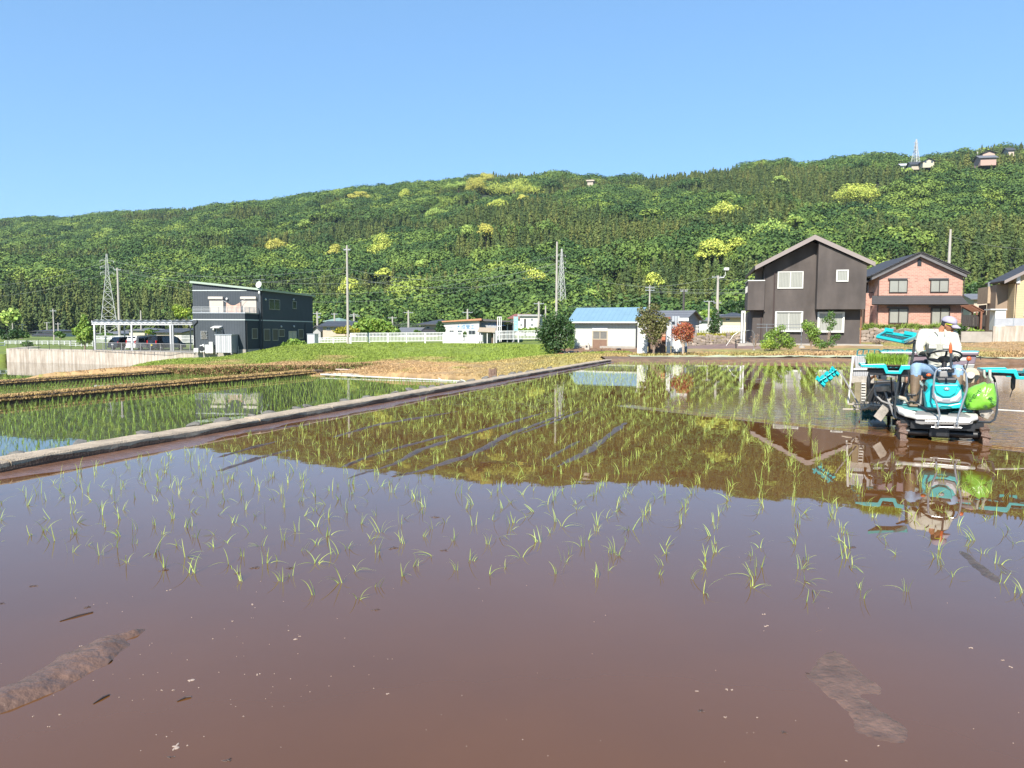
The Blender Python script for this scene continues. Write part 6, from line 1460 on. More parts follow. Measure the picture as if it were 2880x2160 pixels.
def plant(name,lab,cat,px,py,d,blobs,leaf,n,m,seed,trunk=None,group=None,bark=None,stems=5,parts=('crown','trunk')):
    """blobs in photo px relative to (px,py) base, y up: (x,y,rx,ry[,depth shift m])"""
    rs=np.random.RandomState(seed); s=d/FPX; g=P(px,py,d); t=thing(name,lab,cat,g,0,group); bl=[]
    for b in blobs:
        dy=b[4] if len(b)>4 else rs.uniform(-.3,.3)*b[2]*s; bl.append((b[0]*s,dy,b[1]*s,b[2]*s,min(b[2],b[3]*1.4)*s*.9,b[3]*s))
    V,F=blob_leaves(bl,leaf,n,rs); V[:,2]=np.maximum(V[:,2],.02); np_mesh(parts[0],V,F,m,t)
    mb=MB(); bark=bark or m_br2; r0=(trunk or .04); fork=min(b[2]-b[5]*.8 for b in bl); fork=max(.15*max(b[2] for b in bl),min(fork,.5*max(b[2] for b in bl)))
    mb.tube([(0,0,-.2),(.02,0,fork*.6),(0,.02,fork)],[r0*1.25,r0,r0*.85],7)
    for i,b in enumerate(bl[:max(stems,3)]+[bl[rs.randint(len(bl))] for _ in range(stems)]):
        e=Vector(b[:3])+Vector((rs.uniform(-.5,.5)*b[3],rs.uniform(-.5,.5)*b[4],rs.uniform(-.1,.7)*b[5])); a=Vector((0,0,fork*rs.uniform(.6,1))); mid=a.lerp(e,.5)+Vector((rs.normal(0,.06),rs.normal(0,.06),.04))*b[3]
        mb.tube([a,mid,e],[r0*.6,r0*.38,r0*.12],5)
    mb.build(parts[1],bark,t); return t
rr=np.random.RandomState
def many(w,h,k,seed,x0=0,y0=None,flat=.25):
    r=rr(seed); out=[]
    for _ in range(k):
        a=r.uniform(-1,1); b=r.uniform(-1,1)
        if a*a+b*b>1: a*=.6;b*=.6
        out.append((x0+a*w*.34,(y0 if y0 is not None else h*.55)+b*h*.3,w*r.uniform(.14,.24),h*r.uniform(.13,.22)))
    return out
plant('round_bush','big dark green round bush by the left end of the blue roofed shed','bush',1560,999,56,many(112,120,15,1,0,64)+[(0,25,40,26),(-30,60,26,34),(28,70,30,36),(5,100,34,22)],.075,7000,m_ld,11,.06,stems=9)
plant('round_bush','loose green climber-like shrub filling the gap between the big round bush and the shed','shrub',1603,985,66,[(0,40,16,26),(-6,62,16,22),(4,20,12,18),(-12,80,12,14)],.07,1500,m_lg,12,.04)
plant('broadleaf_tree','small tree with sparse olive-brown leaves in front of the white panelled shack','tree',1838,995,41,[(-2,125,22,18),(-38,120,14,12),(-20,100,26,20),(10,98,30,20),(30,88,18,16),(-32,85,20,14),(-8,72,26,22),(-5,50,20,18),(12,55,16,16),(-28,62,12,8),(-2,34,12,10),(-45,100,10,10),(20,72,18,16)],.055,3600,m_lo,13,.055,stems=12)
plant('red_tree','small round tree with orange-red dying leaves over a crooked pale trunk','tree',1920,996,41.3,[(0,62,28,24),(-16,56,18,20),(16,52,18,20),(0,80,22,12),(-22,68,12,14),(22,66,12,14),(8,40,20,8)],.04,3400,m_lr,14,.05,bark=mat('pale_bark',(.52,.42,.33),.85),stems=14)
plant('conifer_shrub','tall narrow grey-green conifer standing before the white fence right of the barn','conifer',2008,944,71,[(0,15,18,14),(0,30,19,16),(2,44,16,14),(2,58,11,12),(3,70,6,8)],.08,1700,m_ld,15,.06)
plant('yellow_green_shrub','yellow-green leafy shrub left of the white ground-floor window of the dark gabled house','shrub',2192,984,49,[(-30,22,24,18),(-10,48,20,18),(-28,40,16,12),(10,30,22,20),(25,16,22,14),(5,62,12,10),(-12,12,26,14),(30,30,12,8)],.05,3300,m_lb,16,.03,stems=9)
plant('yellow_green_shrub','bright leafy shrub in front of the gap between the two ground-floor windows','shrub',2280,984,49,[(-5,62,20,20),(-16,70,14,14),(8,50,18,14),(0,40,14,14),(14,26,16,16),(30,15,18,12)],.05,2500,m_lb,17,.03,stems=8)
plant('slender_shrub','slender young tree whose leaf clusters overlap the right ground-floor window','shrub',2328,984,47,[(8,96,10,14),(-8,84,12,10),(12,76,12,12),(4,62,10,10),(0,98,4,12),(18,34,18,8),(8,20,16,12),(-10,12,16,10),(26,40,10,6)],.045,1700,m_lg,18,.025,stems=10)
plant('dry_shrub','leafless dry reddish twigs beside the entrance of the dark gabled house','shrub',2122,982,50,[(-8,24,14,16),(6,34,12,14),(10,12,10,8)],.03,90,mat('dry_leaf',(.35,.22,.16),.9),19,.02,stems=22,parts=('dry_leaves','twigs'))
plant('dry_shrub','low dark leafless shrub right of the concrete wall behind the planter','shrub',2476,975,55,[(0,16,20,10),(-10,10,14,8)],.04,220,mat('dry_leaf2',(.16,.11,.08),.9),20,.02,stems=22,parts=('dry_leaves','twigs'))
plant('low_shrub','low wispy yellow-green weeds clump between the shrubs and the concrete wall','shrub',2150,984,48,[(0,12,18,10),(14,20,10,12)],.05,500,m_ly,21,.02)
plant('round_bush','green bush on the crest of the grass mound before the black house','bush',828,979,74,[(-18,8,20,10),(0,14,24,13),(20,9,20,11),(-5,18,16,8)],.11,1300,m_lb,22,.04)
plant('round_bush','wide round green tree behind the picket fence, right of the tall roadside pole','bush',1050,944,97,[(-36,20,28,20),(0,27,36,22),(32,20,28,18),(-14,34,28,14),(14,34,24,13),(58,10,18,13)],.20,4200,m_lb,23,.10)
plant('golden_bush','low bright yellow bush just left and right of the tall pole behind the fence','bush',972,940,95,[(-16,9,18,11),(6,12,16,13),(26,8,14,9)],.14,1500,m_gold2,24,.05)
plant('topiary','small dense dark green egg-shaped tree in front of the company building','topiary',1237,940,94,[(0,14,14,13),(0,24,11,11),(4,10,14,10),(0,30,7,7)],.12,1500,m_ld,25,.05)
plant('small_shrub','little green shrub before the company building window','shrub',1306,948,93,[(0,6,7,7),(2,11,5,5)],.10,260,m_lg,26,.03)
plant('hedge','clipped green hedge between the blue signboard and the big round bush','hedge',1476,936,104,[(-22,6,14,7),(0,6,16,7),(24,7,18,8)],.16,900,m_lb,27,.05)
plant('broadleaf_tree','yellow-green upright tree just left of the carport','tree',239,985,96,[(0,70,15,18),(-10,55,16,18),(10,50,17,18),(0,40,20,16),(0,88,9,12),(-6,28,16,10),(10,30,14,10)],.17,2600,m_lb,28,.11)
plant('small_shrub','small round dark shrub behind the wire fence on the far left','shrub',74,975,104,[(0,7,17,8),(4,10,10,6)],.13,600,m_lg,29,.04)
for i,(x,b,w,h,d,m_,lab) in enumerate([(170,952,44,22,150,m_lg,'pale green bush between the white house and the upright tree'),(215,948,40,26,150,m_lb,'green bush just left of the upright yellow-green tree'),(25,958,80,40,150,m_ld,'dark trees at the far left edge behind the rail fence'),(60,955,50,30,170,m_lg,'dark green trees left of the white house'),
    (515,900,70,48,150,m_ly,'bright yellow-green round tree behind the left edge of the black house'),(430,944,40,20,140,m_lg,'green bush between the two houses seen under the carport'),(415,940,16,12,138,m_ly,'small round clipped yellow-green bush seen under the carport'),(300,950,60,18,150,m_lg,'green hedge under the left bay of the carport'),
    (1020,935,60,30,150,m_ld,'dark tree behind the wide round tree by the fence'),(1175,938,24,10,112,m_lg,'low green bush before the cream hipped house'),(1545,935,50,40,120,m_ld,'dark tree behind the big round bush'),(1950,912,70,36,120,m_lg,'green trees behind the barn gable'),(1990,905,60,40,130,m_lb,'fresh green trees right of the barn on the lower slope'),
    (2070,880,80,40,150,m_ld,'dark green trees behind the cream hipped house'),(1345,905,60,50,190,m_ld,'dark cedar clump behind the company building'),(2745,850,60,60,110,m_ld,'dark trees between the brick house and the cream house'),(2760,900,50,34,80,m_lg,'green bush behind the pergola'),(1150,930,50,30,150,m_ld,'dark trees between the wide round tree and the hipped house'),(640,920,60,30,160,m_lg,'trees behind the black house')]):
    plant('village_tree' if h>20 else 'village_bush',lab,'tree' if h>20 else 'bush',x,b,d,many(w,h,8,50+i,0,h*.5),max(.12,.0016*d),max(500,int(w*h*1.1)),m_,60+i,.12,group='trees and bushes among the village houses')
# weeds along the terrace in front of the brick house
rs=np.random.RandomState(9); X=rs.uniform(17,44,5200); px_=1440+FPX*X/67.5; ok=(px_<2110)|(px_>2430); X=X[ok]; Y=67.2+rs.uniform(0,1.3,len(X)); Z=gz(X,Y); px_=1440+FPX*X/Y
tall=np.where(px_>2430,.75,.35)*(.5+.8*vnoise(X,Y,1.1,3)); C=np.where((px_>2430)[:,None],np.array([.26,.36,.06]),np.array([.45,.42,.06]))
tuft_obj('terrace_weeds',X,Y,Z,C,tall,.06,.7,4,rs,'tall green weeds on the terrace under the brick house and yellow ones before the fence',spread=.1)
plant('dark_shrub','dark glossy shrub at the right corner of the brick house, beside the driver\'s cap','shrub',2694,942,65,[(0,12,18,12),(10,16,12,10),(-8,8,12,8)],.09,900,m_ld,90,.03)
plant('low_shrub','light green shrub below the pergola','shrub',2745,946,62,[(0,10,20,10),(-14,14,10,10)],.09,800,m_lb,91,.03)
# clothes drying stand, hoop pipes
m_pipe=mat('steel_pipe',(.50,.50,.50),.35,.05,3,metal=.7)
t=thing('drying_rack','steel clothes-drying rack with two long poles before the dark gabled house','drying rack',P(2255,979,50)); s=50/FPX
n=MB(); n.cyl((-128*s,0,66*s),(0,0,66*s),.02,n=6); n.cyl((-124*s,.3,57*s),(0,.3,57*s),.02,n=6); n.build('drying_pole',m_pipe,t); n=MB(); n.cyl((0,.15,0),(0,.15,68*s),.025,n=6); n.cyl((0,0,66*s),(0,.3,57*s),.018,n=6); n.cyl((-98*s,.15,0),(-98*s,.15,66*s),.025,n=6); n.build('upright',m_pipe,t)
n=MB(); n.lathe([(.22,0),(.20,.1),(.1,.16),(.03,.18)],14); n.build('base',m_conc2,t,True)
t=thing('hoop_pipe','bent steel hoop pipe standing in the ground left of the house entrance wall','pipe',P(2120,985,47)); s=47/FPX
MB().tube([(0,0,0),(0,0,46*s),(-5*s,0,54*s),(-14*s,0,56*s),(-46*s,0,50*s),(-58*s,0,42*s),(-78*s,0,12*s)],.014,6).build('pipe',m_pipe,t)
MB().box((-3*s,-.05,0),(3*s,.05,.08)).build('base_block',m_conc2,t)
o=MB().tube([(0,0,-.1),(-.02,0,.45),(.1,0,.5),(.4,0,.5)],.045,8).build('vent_pipe',m_dark); o.location=P(2070,976,52); tag(o,'short dark bent pipe at the left end of the concrete wall','pipe')

# ---------------------------------------------------------------- utility poles
m_pole=mat('pole_concrete',(.47,.43,.38),.85,.12,1.2,bump=.2,bscale=20); m_pole2=mat('pole_dark',(.07,.06,.055),.7)
POLES={}
def pole(key,lab,pxt,pyt,pyb,d,r,arms=(),m_=None,extra=None,group='utility poles'):
    b=P(pxt,pyb,d); h=P(pxt,pyt,d).z-b.z; t=thing('utility_pole',lab,'utility pole',b,0,group); m_=m_ or m_pole
    MB().tube([(0,0,-.8),(0,0,h*.5),(0,0,h)],[r*1.35,r*1.12,r*.85],10).build('shaft',m_,t)
    for (f,w,y) in arms:
        a=MB().box((-w/2,-.05,h*f-.05),(w/2,.05,h*f+.05)).build('cross_arm',m_alu,t); n=MB()
        for q in (-.45,-.15,.2,.45): n.cyl((w*q,0,h*f+.05),(w*q,0,h*f+.20),.03,n=6)
        n.build('insulator',m_pole,a)
    if extra=='xfmr': n=MB(); n.cyl((.35,-.1,h*.70),(.35,-.1,h*.78),.22); n.build('transformer',m_alu,t)
    if extra=='steps' : n=MB(); [n.cyl((-.3 if k%2 else .02,0,h*.35+k*.5),(-.02 if k%2 else .3,0,h*.35+k*.5),.015,n=4) for k in range(int(h*.55/.5))]; n.build('climbing_steps',m_alu,t)
    if extra=='lamp': n=MB(); n.tube([(.0,0,h*.93),(.7,-.1,h*.95),(.9,-.1,h*1.02),(.9,-.1,h*1.15)],.04,6); n.bbox((.7,-.35,h*1.13),(1.3,.1,h*1.2),.05); n.build('lamp_arm',m_white,t)
    POLES[key]=(b,h); return t
pole('A','tallest concrete pole standing at the left part of the white picket fence',979,690,966,86,.12,[(.955,.8,0)],extra='steps')
pole('B','tall plain concrete pole rising behind the big round bush',1564,680,960,86,.12)
pole('C','tall concrete pole behind the carport, right of the left lattice pylon',337,753,952,128,.17,[(.97,1.2,0)])
pole('D','thin pole standing left of the upright tree on the far left',153,868,962,150,.13,[(.93,1.3,0)])
pole('E','thin pole rising above the middle of the carport roof',398,873,948,150,.14)
pole('F','concrete pole right of the black house with a small transformer',893,876,936,130,.15,[(.9,1.4,0)],extra='xfmr')
pole('G','white-topped short pole left of the tallest pole',941,880,915,150,.14,[(.9,1.3,0)])
pole('H','pole with crossarm just right of the tallest pole, over the beige house roof',996,880,915,150,.15,[(.75,2.4,0),(.86,1.6,0)])
pole('I','pole above the wide round tree behind the fence',1104,890,930,140,.14,[(.9,1.6,0)])
pole('J','taller pole of the pair left of the hipped cream house',1149,873,936,140,.17,[(.9,1.8,0)])
pole('K','pole rising behind the company building roof',1315,869,905,130,.15,[(.72,1.8,0)])
pole('L','pole at the right side of the white boxy house',1515,848,935,115,.17,[(.93,1.6,0)])
pole('M','short pole behind the left branches of the big round bush',1534,860,935,125,.13)
pole('N','pale pole rising behind the olive-leaved tree and blue roof',1826,802,900,120,.12,[(.93,1.5,0),(.85,1.5,0)])
pole('O','dark brown pole standing over the grey barn roof',1922,815,890,75,.10,[(.95,.7,0)],m_=m_pole2)
pole('Q','stout concrete pole with a street lamp left of the dark gabled house',2017,775,885,95,.15,[(.96,1.6,0),(.30,1.0,0)],extra='lamp')
pole('S','thin pole with a crossarm between the dark pole and the stout lamp pole',1993,846,905,110,.12,[(.97,1.6,0)])
pole('T','concrete pole rising behind the right slope of the brick house roof',2668,645,760,84,.13)
pole('U','thin pole at far left behind the rail fence',64,910,955,170,.13,[(.93,1.6,0)]); pole('V','short pole left of the white house at far left',133,906,930,220,.16,[(.93,1.8,0)]); pole('X','thin pole just right of the pole by the upright tree',165,907,950,190,.14,[(.9,1.5,0)]); pole('Y','slender pole at the left edge of the picture',37,907,955,180,.12)
pole('Z','pale pole on the hilltop by the pink building',2748,427,452,620,.5,group='utility poles')

def pylon(lab,pxc,pyt,pyb,d,wb,wt,arms,rot=30,split=.45):
    """square lattice tower; wb,wt half widths px at base and top"""
    s=d/FPX; b=P(pxc,pyb,d); h=P(pxc,pyt,d).z-b.z; t=thing('lattice_pylon',lab,'pylon',b,R(rot),'lattice power pylons'); k=1/1.25
    W=lambda f: (wb*s*k)*(1-f/.72)+(wt*s*k)*(f/.72) if f<.72 else (wt*s*k)*(1-(f-.72)/.28*.75)
    r=max(.05,.00034*d); m_=m_pyl
    n=MB()
    for sx,sy in ((1,1),(1,-1),(-1,-1),(-1,1)):
        n.tube([(sx*W(f),sy*W(f),h*f) for f in (0,.24,.48,.72,1)],r,4)
    n.build('leg',m_,t); n=MB(); lev=[0,.13,.25,.36,.46,.55,.63,.70,.76,.82,.88,.94,1]; c=((1,1),(1,-1),(-1,-1),(-1,1))
    for a,b_ in zip(lev[:-1],lev[1:]):
        for i in range(4):
            p,q=c[i],c[(i+1)%4]; wa,wb_=W(a),W(b_)
            n.tube([(p[0]*wa,p[1]*wa,h*a),(q[0]*wb_,q[1]*wb_,h*b_)],r*.6,3); n.tube([(q[0]*wa,q[1]*wa,h*a),(p[0]*wb_,p[1]*wb_,h*b_)],r*.6,3); n.tube([(p[0]*wb_,p[1]*wb_,h*b_),(q[0]*wb_,q[1]*wb_,h*b_)],r*.5,3)
    n.build('lattice_bracing',m_,t)
    for f,w in arms:
        L_=w*s; z=h*f
        for sg in (-1,1):
            L2=abs(L_); n=MB()
            n.tube([(sg*W(f),W(f),z),(sg*L2,0,z+.1)],r*.6,3); n.tube([(sg*W(f),-W(f),z),(sg*L2,0,z+.1)],r*.6,3); n.tube([(sg*W(f),0,z+h*.03),(sg*L2,0,z+.1)],r*.6,3); n.cyl((sg*L2*.96,0,z),(sg*L2*.96,0,z-h*.02),r*1.2,n=5)
            n.build('cross_arm',m_,t)
    PYL.append((t,[(f,abs(w)*s,h) for f,w in arms])); return t
PYL=[]; m_pyl=mat('galvanised_steel',(.55,.55,.52),.5,.08,.5)
pylon('lattice steel pylon rising behind the carport on the left',308,714,948,250,30,6,[(.915,17),(.84,17),(.77,17)])
pylon('lattice steel pylon just right of the plain tall pole in the middle',1578,700,900,260,16,5,[(.91,13),(.82,14),(.74,14)])
pylon('lattice pylon on the skyline among the hilltop houses',2573,392,492,640,16,4,[(.90,10),(.80,10),(.70,10)])
def wire(lab,a,b,sag,r,name='power_line',m_=None,group='overhead wires'):
    a=Vector(a); b=Vector(b); n=18; pts_=[(b-a)*(i/n)-Vector((0,0,sag*4*(i/n)*(1-i/n))) for i in range(n+1)]
    o=MB().tube(pts_,r*.6,4).build(name,m_ or m_wire); o.location=a; tag(o,lab,'wire',group)
m_wire=mat('wire',(.34,.37,.32),.5)
def pxw(lab,x0,y0,d0,x1,y1,d1,sag,r=.022,**k): wire(lab,P(x0,y0,d0),P(x1,y1,d1),sag,r,**k)
pxw('highest faint wire from the left pylon toward the middle pole over the black house',308,733,250,1578,716,258,9,.05)
pxw('second faint wire from the left pylon toward the middle pylon',308,752,250,1578,737,258,10,.05); pxw('third faint wire from the left pylon toward the middle pylon',308,767,250,1578,752,258,11,.05)
pxw('wire from the left pylon off the left edge, upper',305,734,250,-200,805,230,3,.05); pxw('wire from the left pylon off the left edge, lower',305,767,250,-200,835,230,3,.05)
pxw('thin cable from the pole behind the carport to the tallest pole, over the black house',337,757,128,979,752,86,1.2,.020); pxw('lower cable from the pole behind the carport to the tallest pole',337,763,128,979,768,86,1.6,.020)
pxw('cable from the tallest pole to the plain tall pole, upper',979,756,86,1564,742,86,1.6,.02); pxw('cable from the tallest pole to the plain tall pole, lower',979,778,86,1564,765,86,1.6,.02)
pxw('cable from the plain tall pole down to the right above the blue roof',1564,752,86,1995,782,94,1.6,.025); pxw('cable running level to the stout lamp pole on the right',1995,782,94,2200,770,100,.5,.025)
for i,(y0,y1) in enumerate(((811,812),(818,820),(822,824))): pxw(('highest','middle','lowest')[i]+' of three parallel wires between the blue roof pole and the lamp pole',1826,y0,120,2300,y1-4,100,.3,.028)
pxw('guy wire slanting down left from the tallest pole',978,702,86,941,882,86,.1,.018,name='guy_wire',m_=mat('yellow_wire',(.45,.45,.15),.5)); pxw('cable sloping from the white boxy house pole down across the company building',1515,858,115,1350,925,98,.6,.03)
for i,y in enumerate((906,910,914)): pxw(('highest','middle','lowest')[i]+' of the low wires running behind the village roofs',1040,y-6,140,1420,y-4,132,.8,.03)
pxw('cable from the right pole behind the brick house to the right edge',2668,663,84,3000,700,80,.6,.02); pxw('cable from the shed roof up to the right toward the slope',1600,862,110,1826,828,118,.7,.022)
# ================================================================== RICE TRANSPLANTER AND DRIVER
m_teal=mat('teal_plastic',(.015,.50,.52),.3,.04,3,spec=.5); m_teald=mat('dark_teal_plastic',(.02,.20,.22),.35,.05); m_deck=mat('deck_white',(.68,.66,.60),.45,.22,9); m_blk3=mat('black_plastic_part',(.018,.018,.02),.45,.1,4); m_tube=mat('steel_tube',(.62,.62,.62),.28,.04,3,metal=.75)
m_dtube=mat('dark_tube',(.05,.055,.06),.35,.05); m_gry=mat('grey_part',(.28,.27,.26),.5,.1,4); m_mudp=mat('mud_splashed',(.38,.34,.29),.6,.35,14,bump=.3); m_lens=mat('lamp_lens',(.68,.68,.70),.12,.25,22,spec=.8); m_lens2=mat('lamp_bezel',(.30,.31,.33),.3,.1); m_org=mat('orange_knob',(.75,.13,.03),.35)
m_mudtyre=mat('muddy_tyre',(.17,.10,.07),.35,.35,16,bump=.8,spec=.6); m_beige2=mat('beige_rod',(.55,.48,.38),.5)
T=thing('rice_transplanter','turquoise and white ride-on rice transplanter working in the flooded muddy field','rice transplanter',(6.13,10.4,0),R(-22))
Q=lambda a,b,y: loc_y(T,a,b,y)
def part(n,mb,m,smooth=False,parent=None): return mb.build(n,m,parent or T,smooth)
def poly(px,y0,y1,extra=0):
    """prism from pixel outline on local plane y0, extruded to y1"""
    return MB().prism([Q(a,b,y0) for a,b in px],(0,y1-y0,0))
def bev(o,w=.01,seg=2):
    md=o.modifiers.new('b','BEVEL'); md.width=w; md.segments=seg; md.limit_method='ANGLE'; md.angle_limit=R(35); return o
# ---- wheels
def wheel(px,pyb,y,rad,w,n):
    c=Q(px,pyb,y); c=Vector((c.x,y,.25-rad)); mb=MB(); M=Matrix.Translation(c)@Matrix.Rotation(R(90),4,'Y')
    mb.lathe([(rad*.80,-w*.28),(rad*.90,-w*.34),(rad*.93,0),(rad*.90,w*.34),(rad*.80,w*.28)],26,M); 
    for k in range(14):
        a=2*math.pi*k/14; A=Matrix.Translation(c)@Matrix.Rotation(a,4,'X'); mb.bbox((-w*.5,-.022,rad*.84),(w*.5,.022,rad*1.0),.008,A@Matrix.Rotation(R(14 if k%2 else -14),4,'Z'))
    o=part(n,mb,m_mudtyre,True); h=MB(); h.lathe([(.0,-.03),(.07,-.035),(.07,.035),(.0,.03)],14,M)
    for k in range(5): a=2*math.pi*k/5; h.cyl(c,c+Vector((0,math.sin(a)*rad*.82,math.cos(a)*rad*.82)),.012,n=6)
    part('wheel_hub',h,m_gry,parent=o)
wheel(2534,1231,0,.33,.12,'front_wheel'); wheel(2761,1244,0,.33,.12,'front_wheel'); wheel(2530,1231,1.15,.36,.10,'rear_wheel'); wheel(2750,1231,1.15,.36,.10,'rear_wheel')
# ---- chassis and bumper
a=Q(2560,1200,-.1); b=Q(2742,1184,-.1); zc=Q(2650,1185,-.2).z
mb=MB(); mb.box((a.x,-.12,zc-.13),(b.x,.02,zc-.02)); mb.box((a.x+.25,.02,zc-.17),(b.x-.25,1.5,zc-.04)); mb.box((a.x-.12,-.05,zc-.10),(a.x,.05,zc-.02)); mb.box((b.x,-.05,zc-.10),(b.x+.12,.05,zc-.02)); part('chassis',mb,m_blk3)
mb=MB(); mb.cyl((Q(2534,1200,0).x,0,.10),(Q(2761,1200,0).x,0,.10),.05); part('axle',mb,m_blk3,True); mb=MB(); mb.cyl((Q(2534,1200,0).x,1.15,.10),(Q(2750,1200,0).x,1.15,.10),.05); part('axle',mb,m_blk3,True); mb=MB(); mb.bbox((-.13,-.1,.04),(.13,.25,.30),.03)
mb.bbox((a.x+.02,.06,.03),(b.x-.02,.9,zc-.05),.03); mb.bbox((a.x-.05,1.0,.02),(b.x+.05,1.35,zc+.05),.03); part('gearbox_and_shade_fill',mb,m_blk3)  # wide black boxes added under the deck to fill the gap with shade
bev(part('bumper_panel',poly([(2575,1179),(2738,1181),(2736,1192),(2720,1195),(2590,1194),(2575,1190)],-.22,-.12),m_gry),.008)
mb=MB(); mb.tube([Q(2620,1201,-.30),Q(2705,1203,-.30)],.010,8); mb.tube([Q(2602,1184,-.30),Q(2728,1187,-.30)],.012,8); part('tie_bar',mb,m_tube,True)
mb=MB(); [mb.bbox(Q(p,1199,-.30)-Vector((.03,.03,.03)),Q(p,1199,-.30)+Vector((.03,.03,.04)),.008) for p in (2634,2689)]; part('guard_bracket',mb,m_gry)
# ---- deck
dk=[(2524,1143),(2552,1163),(2574,1177),(2650,1180),(2737,1179),(2757,1177),(2753,1154),(2712,1147),(2600,1141)]
zf=Q(2650,1180,-.25).z; zt=zf+.06
L=Q(2552,1165,-.25).x; Rr=Q(2756,1172,-.25).x
mb=MB(); mb.prism([(L-.08,.05,zf+.02),(L-.02,-.12,zf),(L+.12,-.26,zf-.02),(Rr-.10,-.26,zf-.02),(Rr+.0,-.14,zf),(Rr+.03,.05,zf+.02),(Rr+.03,1.35,zf+.02),(L-.08,1.35,zf+.02)],(0,0,.055)); bev(part('deck',mb,m_deck),.02,3)
mb=MB(); mb.prism([(L-.06,.25,zf+.078),(L+.28,.05,zf+.078),(L+.28,1.3,zf+.078),(L-.06,1.3,zf+.078)],(0,0,.012)); mb.prism([(Rr-.28,.05,zf+.078),(Rr+.01,.25,zf+.078),(Rr+.01,1.3,zf+.078),(Rr-.28,1.3,zf+.078)],(0,0,.012)); part('foot_mat',mb,mat('mat_teal',(.10,.42,.42),.6,.3,12))
for sx in (0,1):
    x0=L+.10 if not sx else Rr-.38; mb=MB().prism([(x0,-.20,zf+.045),(x0+.28,-.20,zf+.045),(x0+.22,.02,zf+.076),(x0+.06,.02,zf+.076)],(0,0,.012)); part('step_plate',mb,m_gry)
# lower side steps, left
mb=poly([(2524,1146),(2576,1158),(2580,1166),(2556,1168),(2527,1156)],.12,.5); bev(part('side_step',mb,m_deck),.01)
mb=poly([(2753,1152),(2790,1150),(2796,1160),(2778,1180),(2757,1172)],.15,.55); bev(part('side_step',mb,m_mudp),.01)
# ---- hood: lofted cross sections front to back
secs=[(-.16,[(2606,1147),(2601,1110),(2624,1092),(2662,1088),(2700,1092),(2709,1112),(2706,1148),(2656,1150)]),
      (.02,[(2601,1146),(2597,1105),(2612,1078),(2662,1075),(2697,1078),(2713,1108),(2711,1148),(2656,1151)]),
      (.30,[(2600,1144),(2594,1096),(2604,1069),(2655,1066),(2694,1069),(2712,1102),(2712,1147),(2656,1150)]),
      (.55,[(2600,1143),(2596,1095),(2607,1066),(2655,1063),(2692,1066),(2708,1100),(2709,1146),(2656,1149)])]
bm=bmesh.new(); rings=[]
for y,o_ in secs: rings.append([bm.verts.new(Q(a,b,y)) for a,b in o_])
for r0,r1 in zip(rings[:-1],rings[1:]):
    for i in range(8): bm.faces.new((r0[i],r0[(i+1)%8],r1[(i+1)%8],r1[i]))
bm.faces.new(rings[0][::-1]); bm.faces.new(rings[-1]); bmesh.ops.recalc_face_normals(bm,faces=bm.faces)
bmesh.ops.bevel(bm,geom=bm.edges[:],offset=.022,segments=3,affect='EDGES',profile=.6)
me_=bpy.data.meshes.new('hood'); bm.to_mesh(me_); bm.free(); me_.materials.append(m_teal); me_.shade_smooth(); hood=bpy.data.objects.new('hood',me_); COL.objects.link(hood); hood.parent=T
YF=-.185
bev(part('nose_bezel',poly([(2620,1094),(2633,1112),(2652,1121),(2672,1121),(2690,1112),(2704,1094),(2706,1118),(2698,1130),(2668,1134),(2638,1131),(2622,1119)],YF,-.13),m_lens2,parent=hood),.006)
bev(part('headlight',poly([(2624,1097),(2634,1113),(2651,1121),(2650,1130),(2637,1127),(2625,1115)],YF-.008,-.14),m_lens,parent=hood),.006)
bev(part('headlight',poly([(2702,1097),(2690,1113),(2673,1121),(2673,1130),(2690,1127),(2702,1115)],YF-.008,-.14),m_lens,parent=hood),.006)
bev(part('nose_panel',poly([(2627,1082),(2696,1082),(2688,1106),(2672,1116),(2652,1116),(2634,1105)],YF-.004,-.10),m_teal,parent=hood),.01)
bev(part('chin_panel',poly([(2606,1128),(2625,1136),(2668,1140),(2700,1134),(2708,1126),(2706,1147),(2680,1149),(2672,1144),(2648,1143),(2640,1147),(2608,1145)],YF-.0,-.12),m_teal,parent=hood),.008)
c=Q(2662.5,1093,YF-.012); M=Matrix.Translation(c)@Matrix.Rotation(R(90),4,'X'); mb=MB(); mb.lathe([(0,0),(.036,0),(.036,.006),(0,.006)],24,M@Matrix.Diagonal((1,.62,1,1))); e=part('emblem',mb,m_lens2,parent=hood)
mb=MB(); mb.prism([c+Vector((x,-.008,z)) for x,z in ((-.022,-.012),(-.012,-.012),(-.002,.006),(.008,-.012),(.022,-.012),(.004,.016),(-.008,.016))],(0,.004,0)); part('emblem_mark',mb,m_lens,parent=e)
for px_,sg in ((2605,-1),(2712,1)):
    bev(part('side_vent',poly([(px_-4,1082),(px_+4,1088),(px_+6*-sg,1112),(px_-3,1104)],-.06,.1),m_blk3,parent=hood),.004)
a=Q(2604,1082,.1); MT=Matrix.Translation((a.x-.035,.20,a.z))@Matrix.Rotation(R(-82),4,'Z')@Matrix.Rotation(R(90),4,'X')@Matrix.Rotation(R(-8),4,'Z'); txt('Kubota',.085,mat('decal_pale',(.6,.75,.72),.4),hood,MT,'maker_name',.002)
bev(part('dash_cover',poly([(2634,1064),(2694,1064),(2688,1078),(2676,1083),(2648,1083),(2640,1078)],.0,.45),m_blk3),.015)
bev(part('dash_column',poly([(2644,1045),(2664,1044),(2667,1064),(2642,1066)],.45,.62),m_gry),.01)
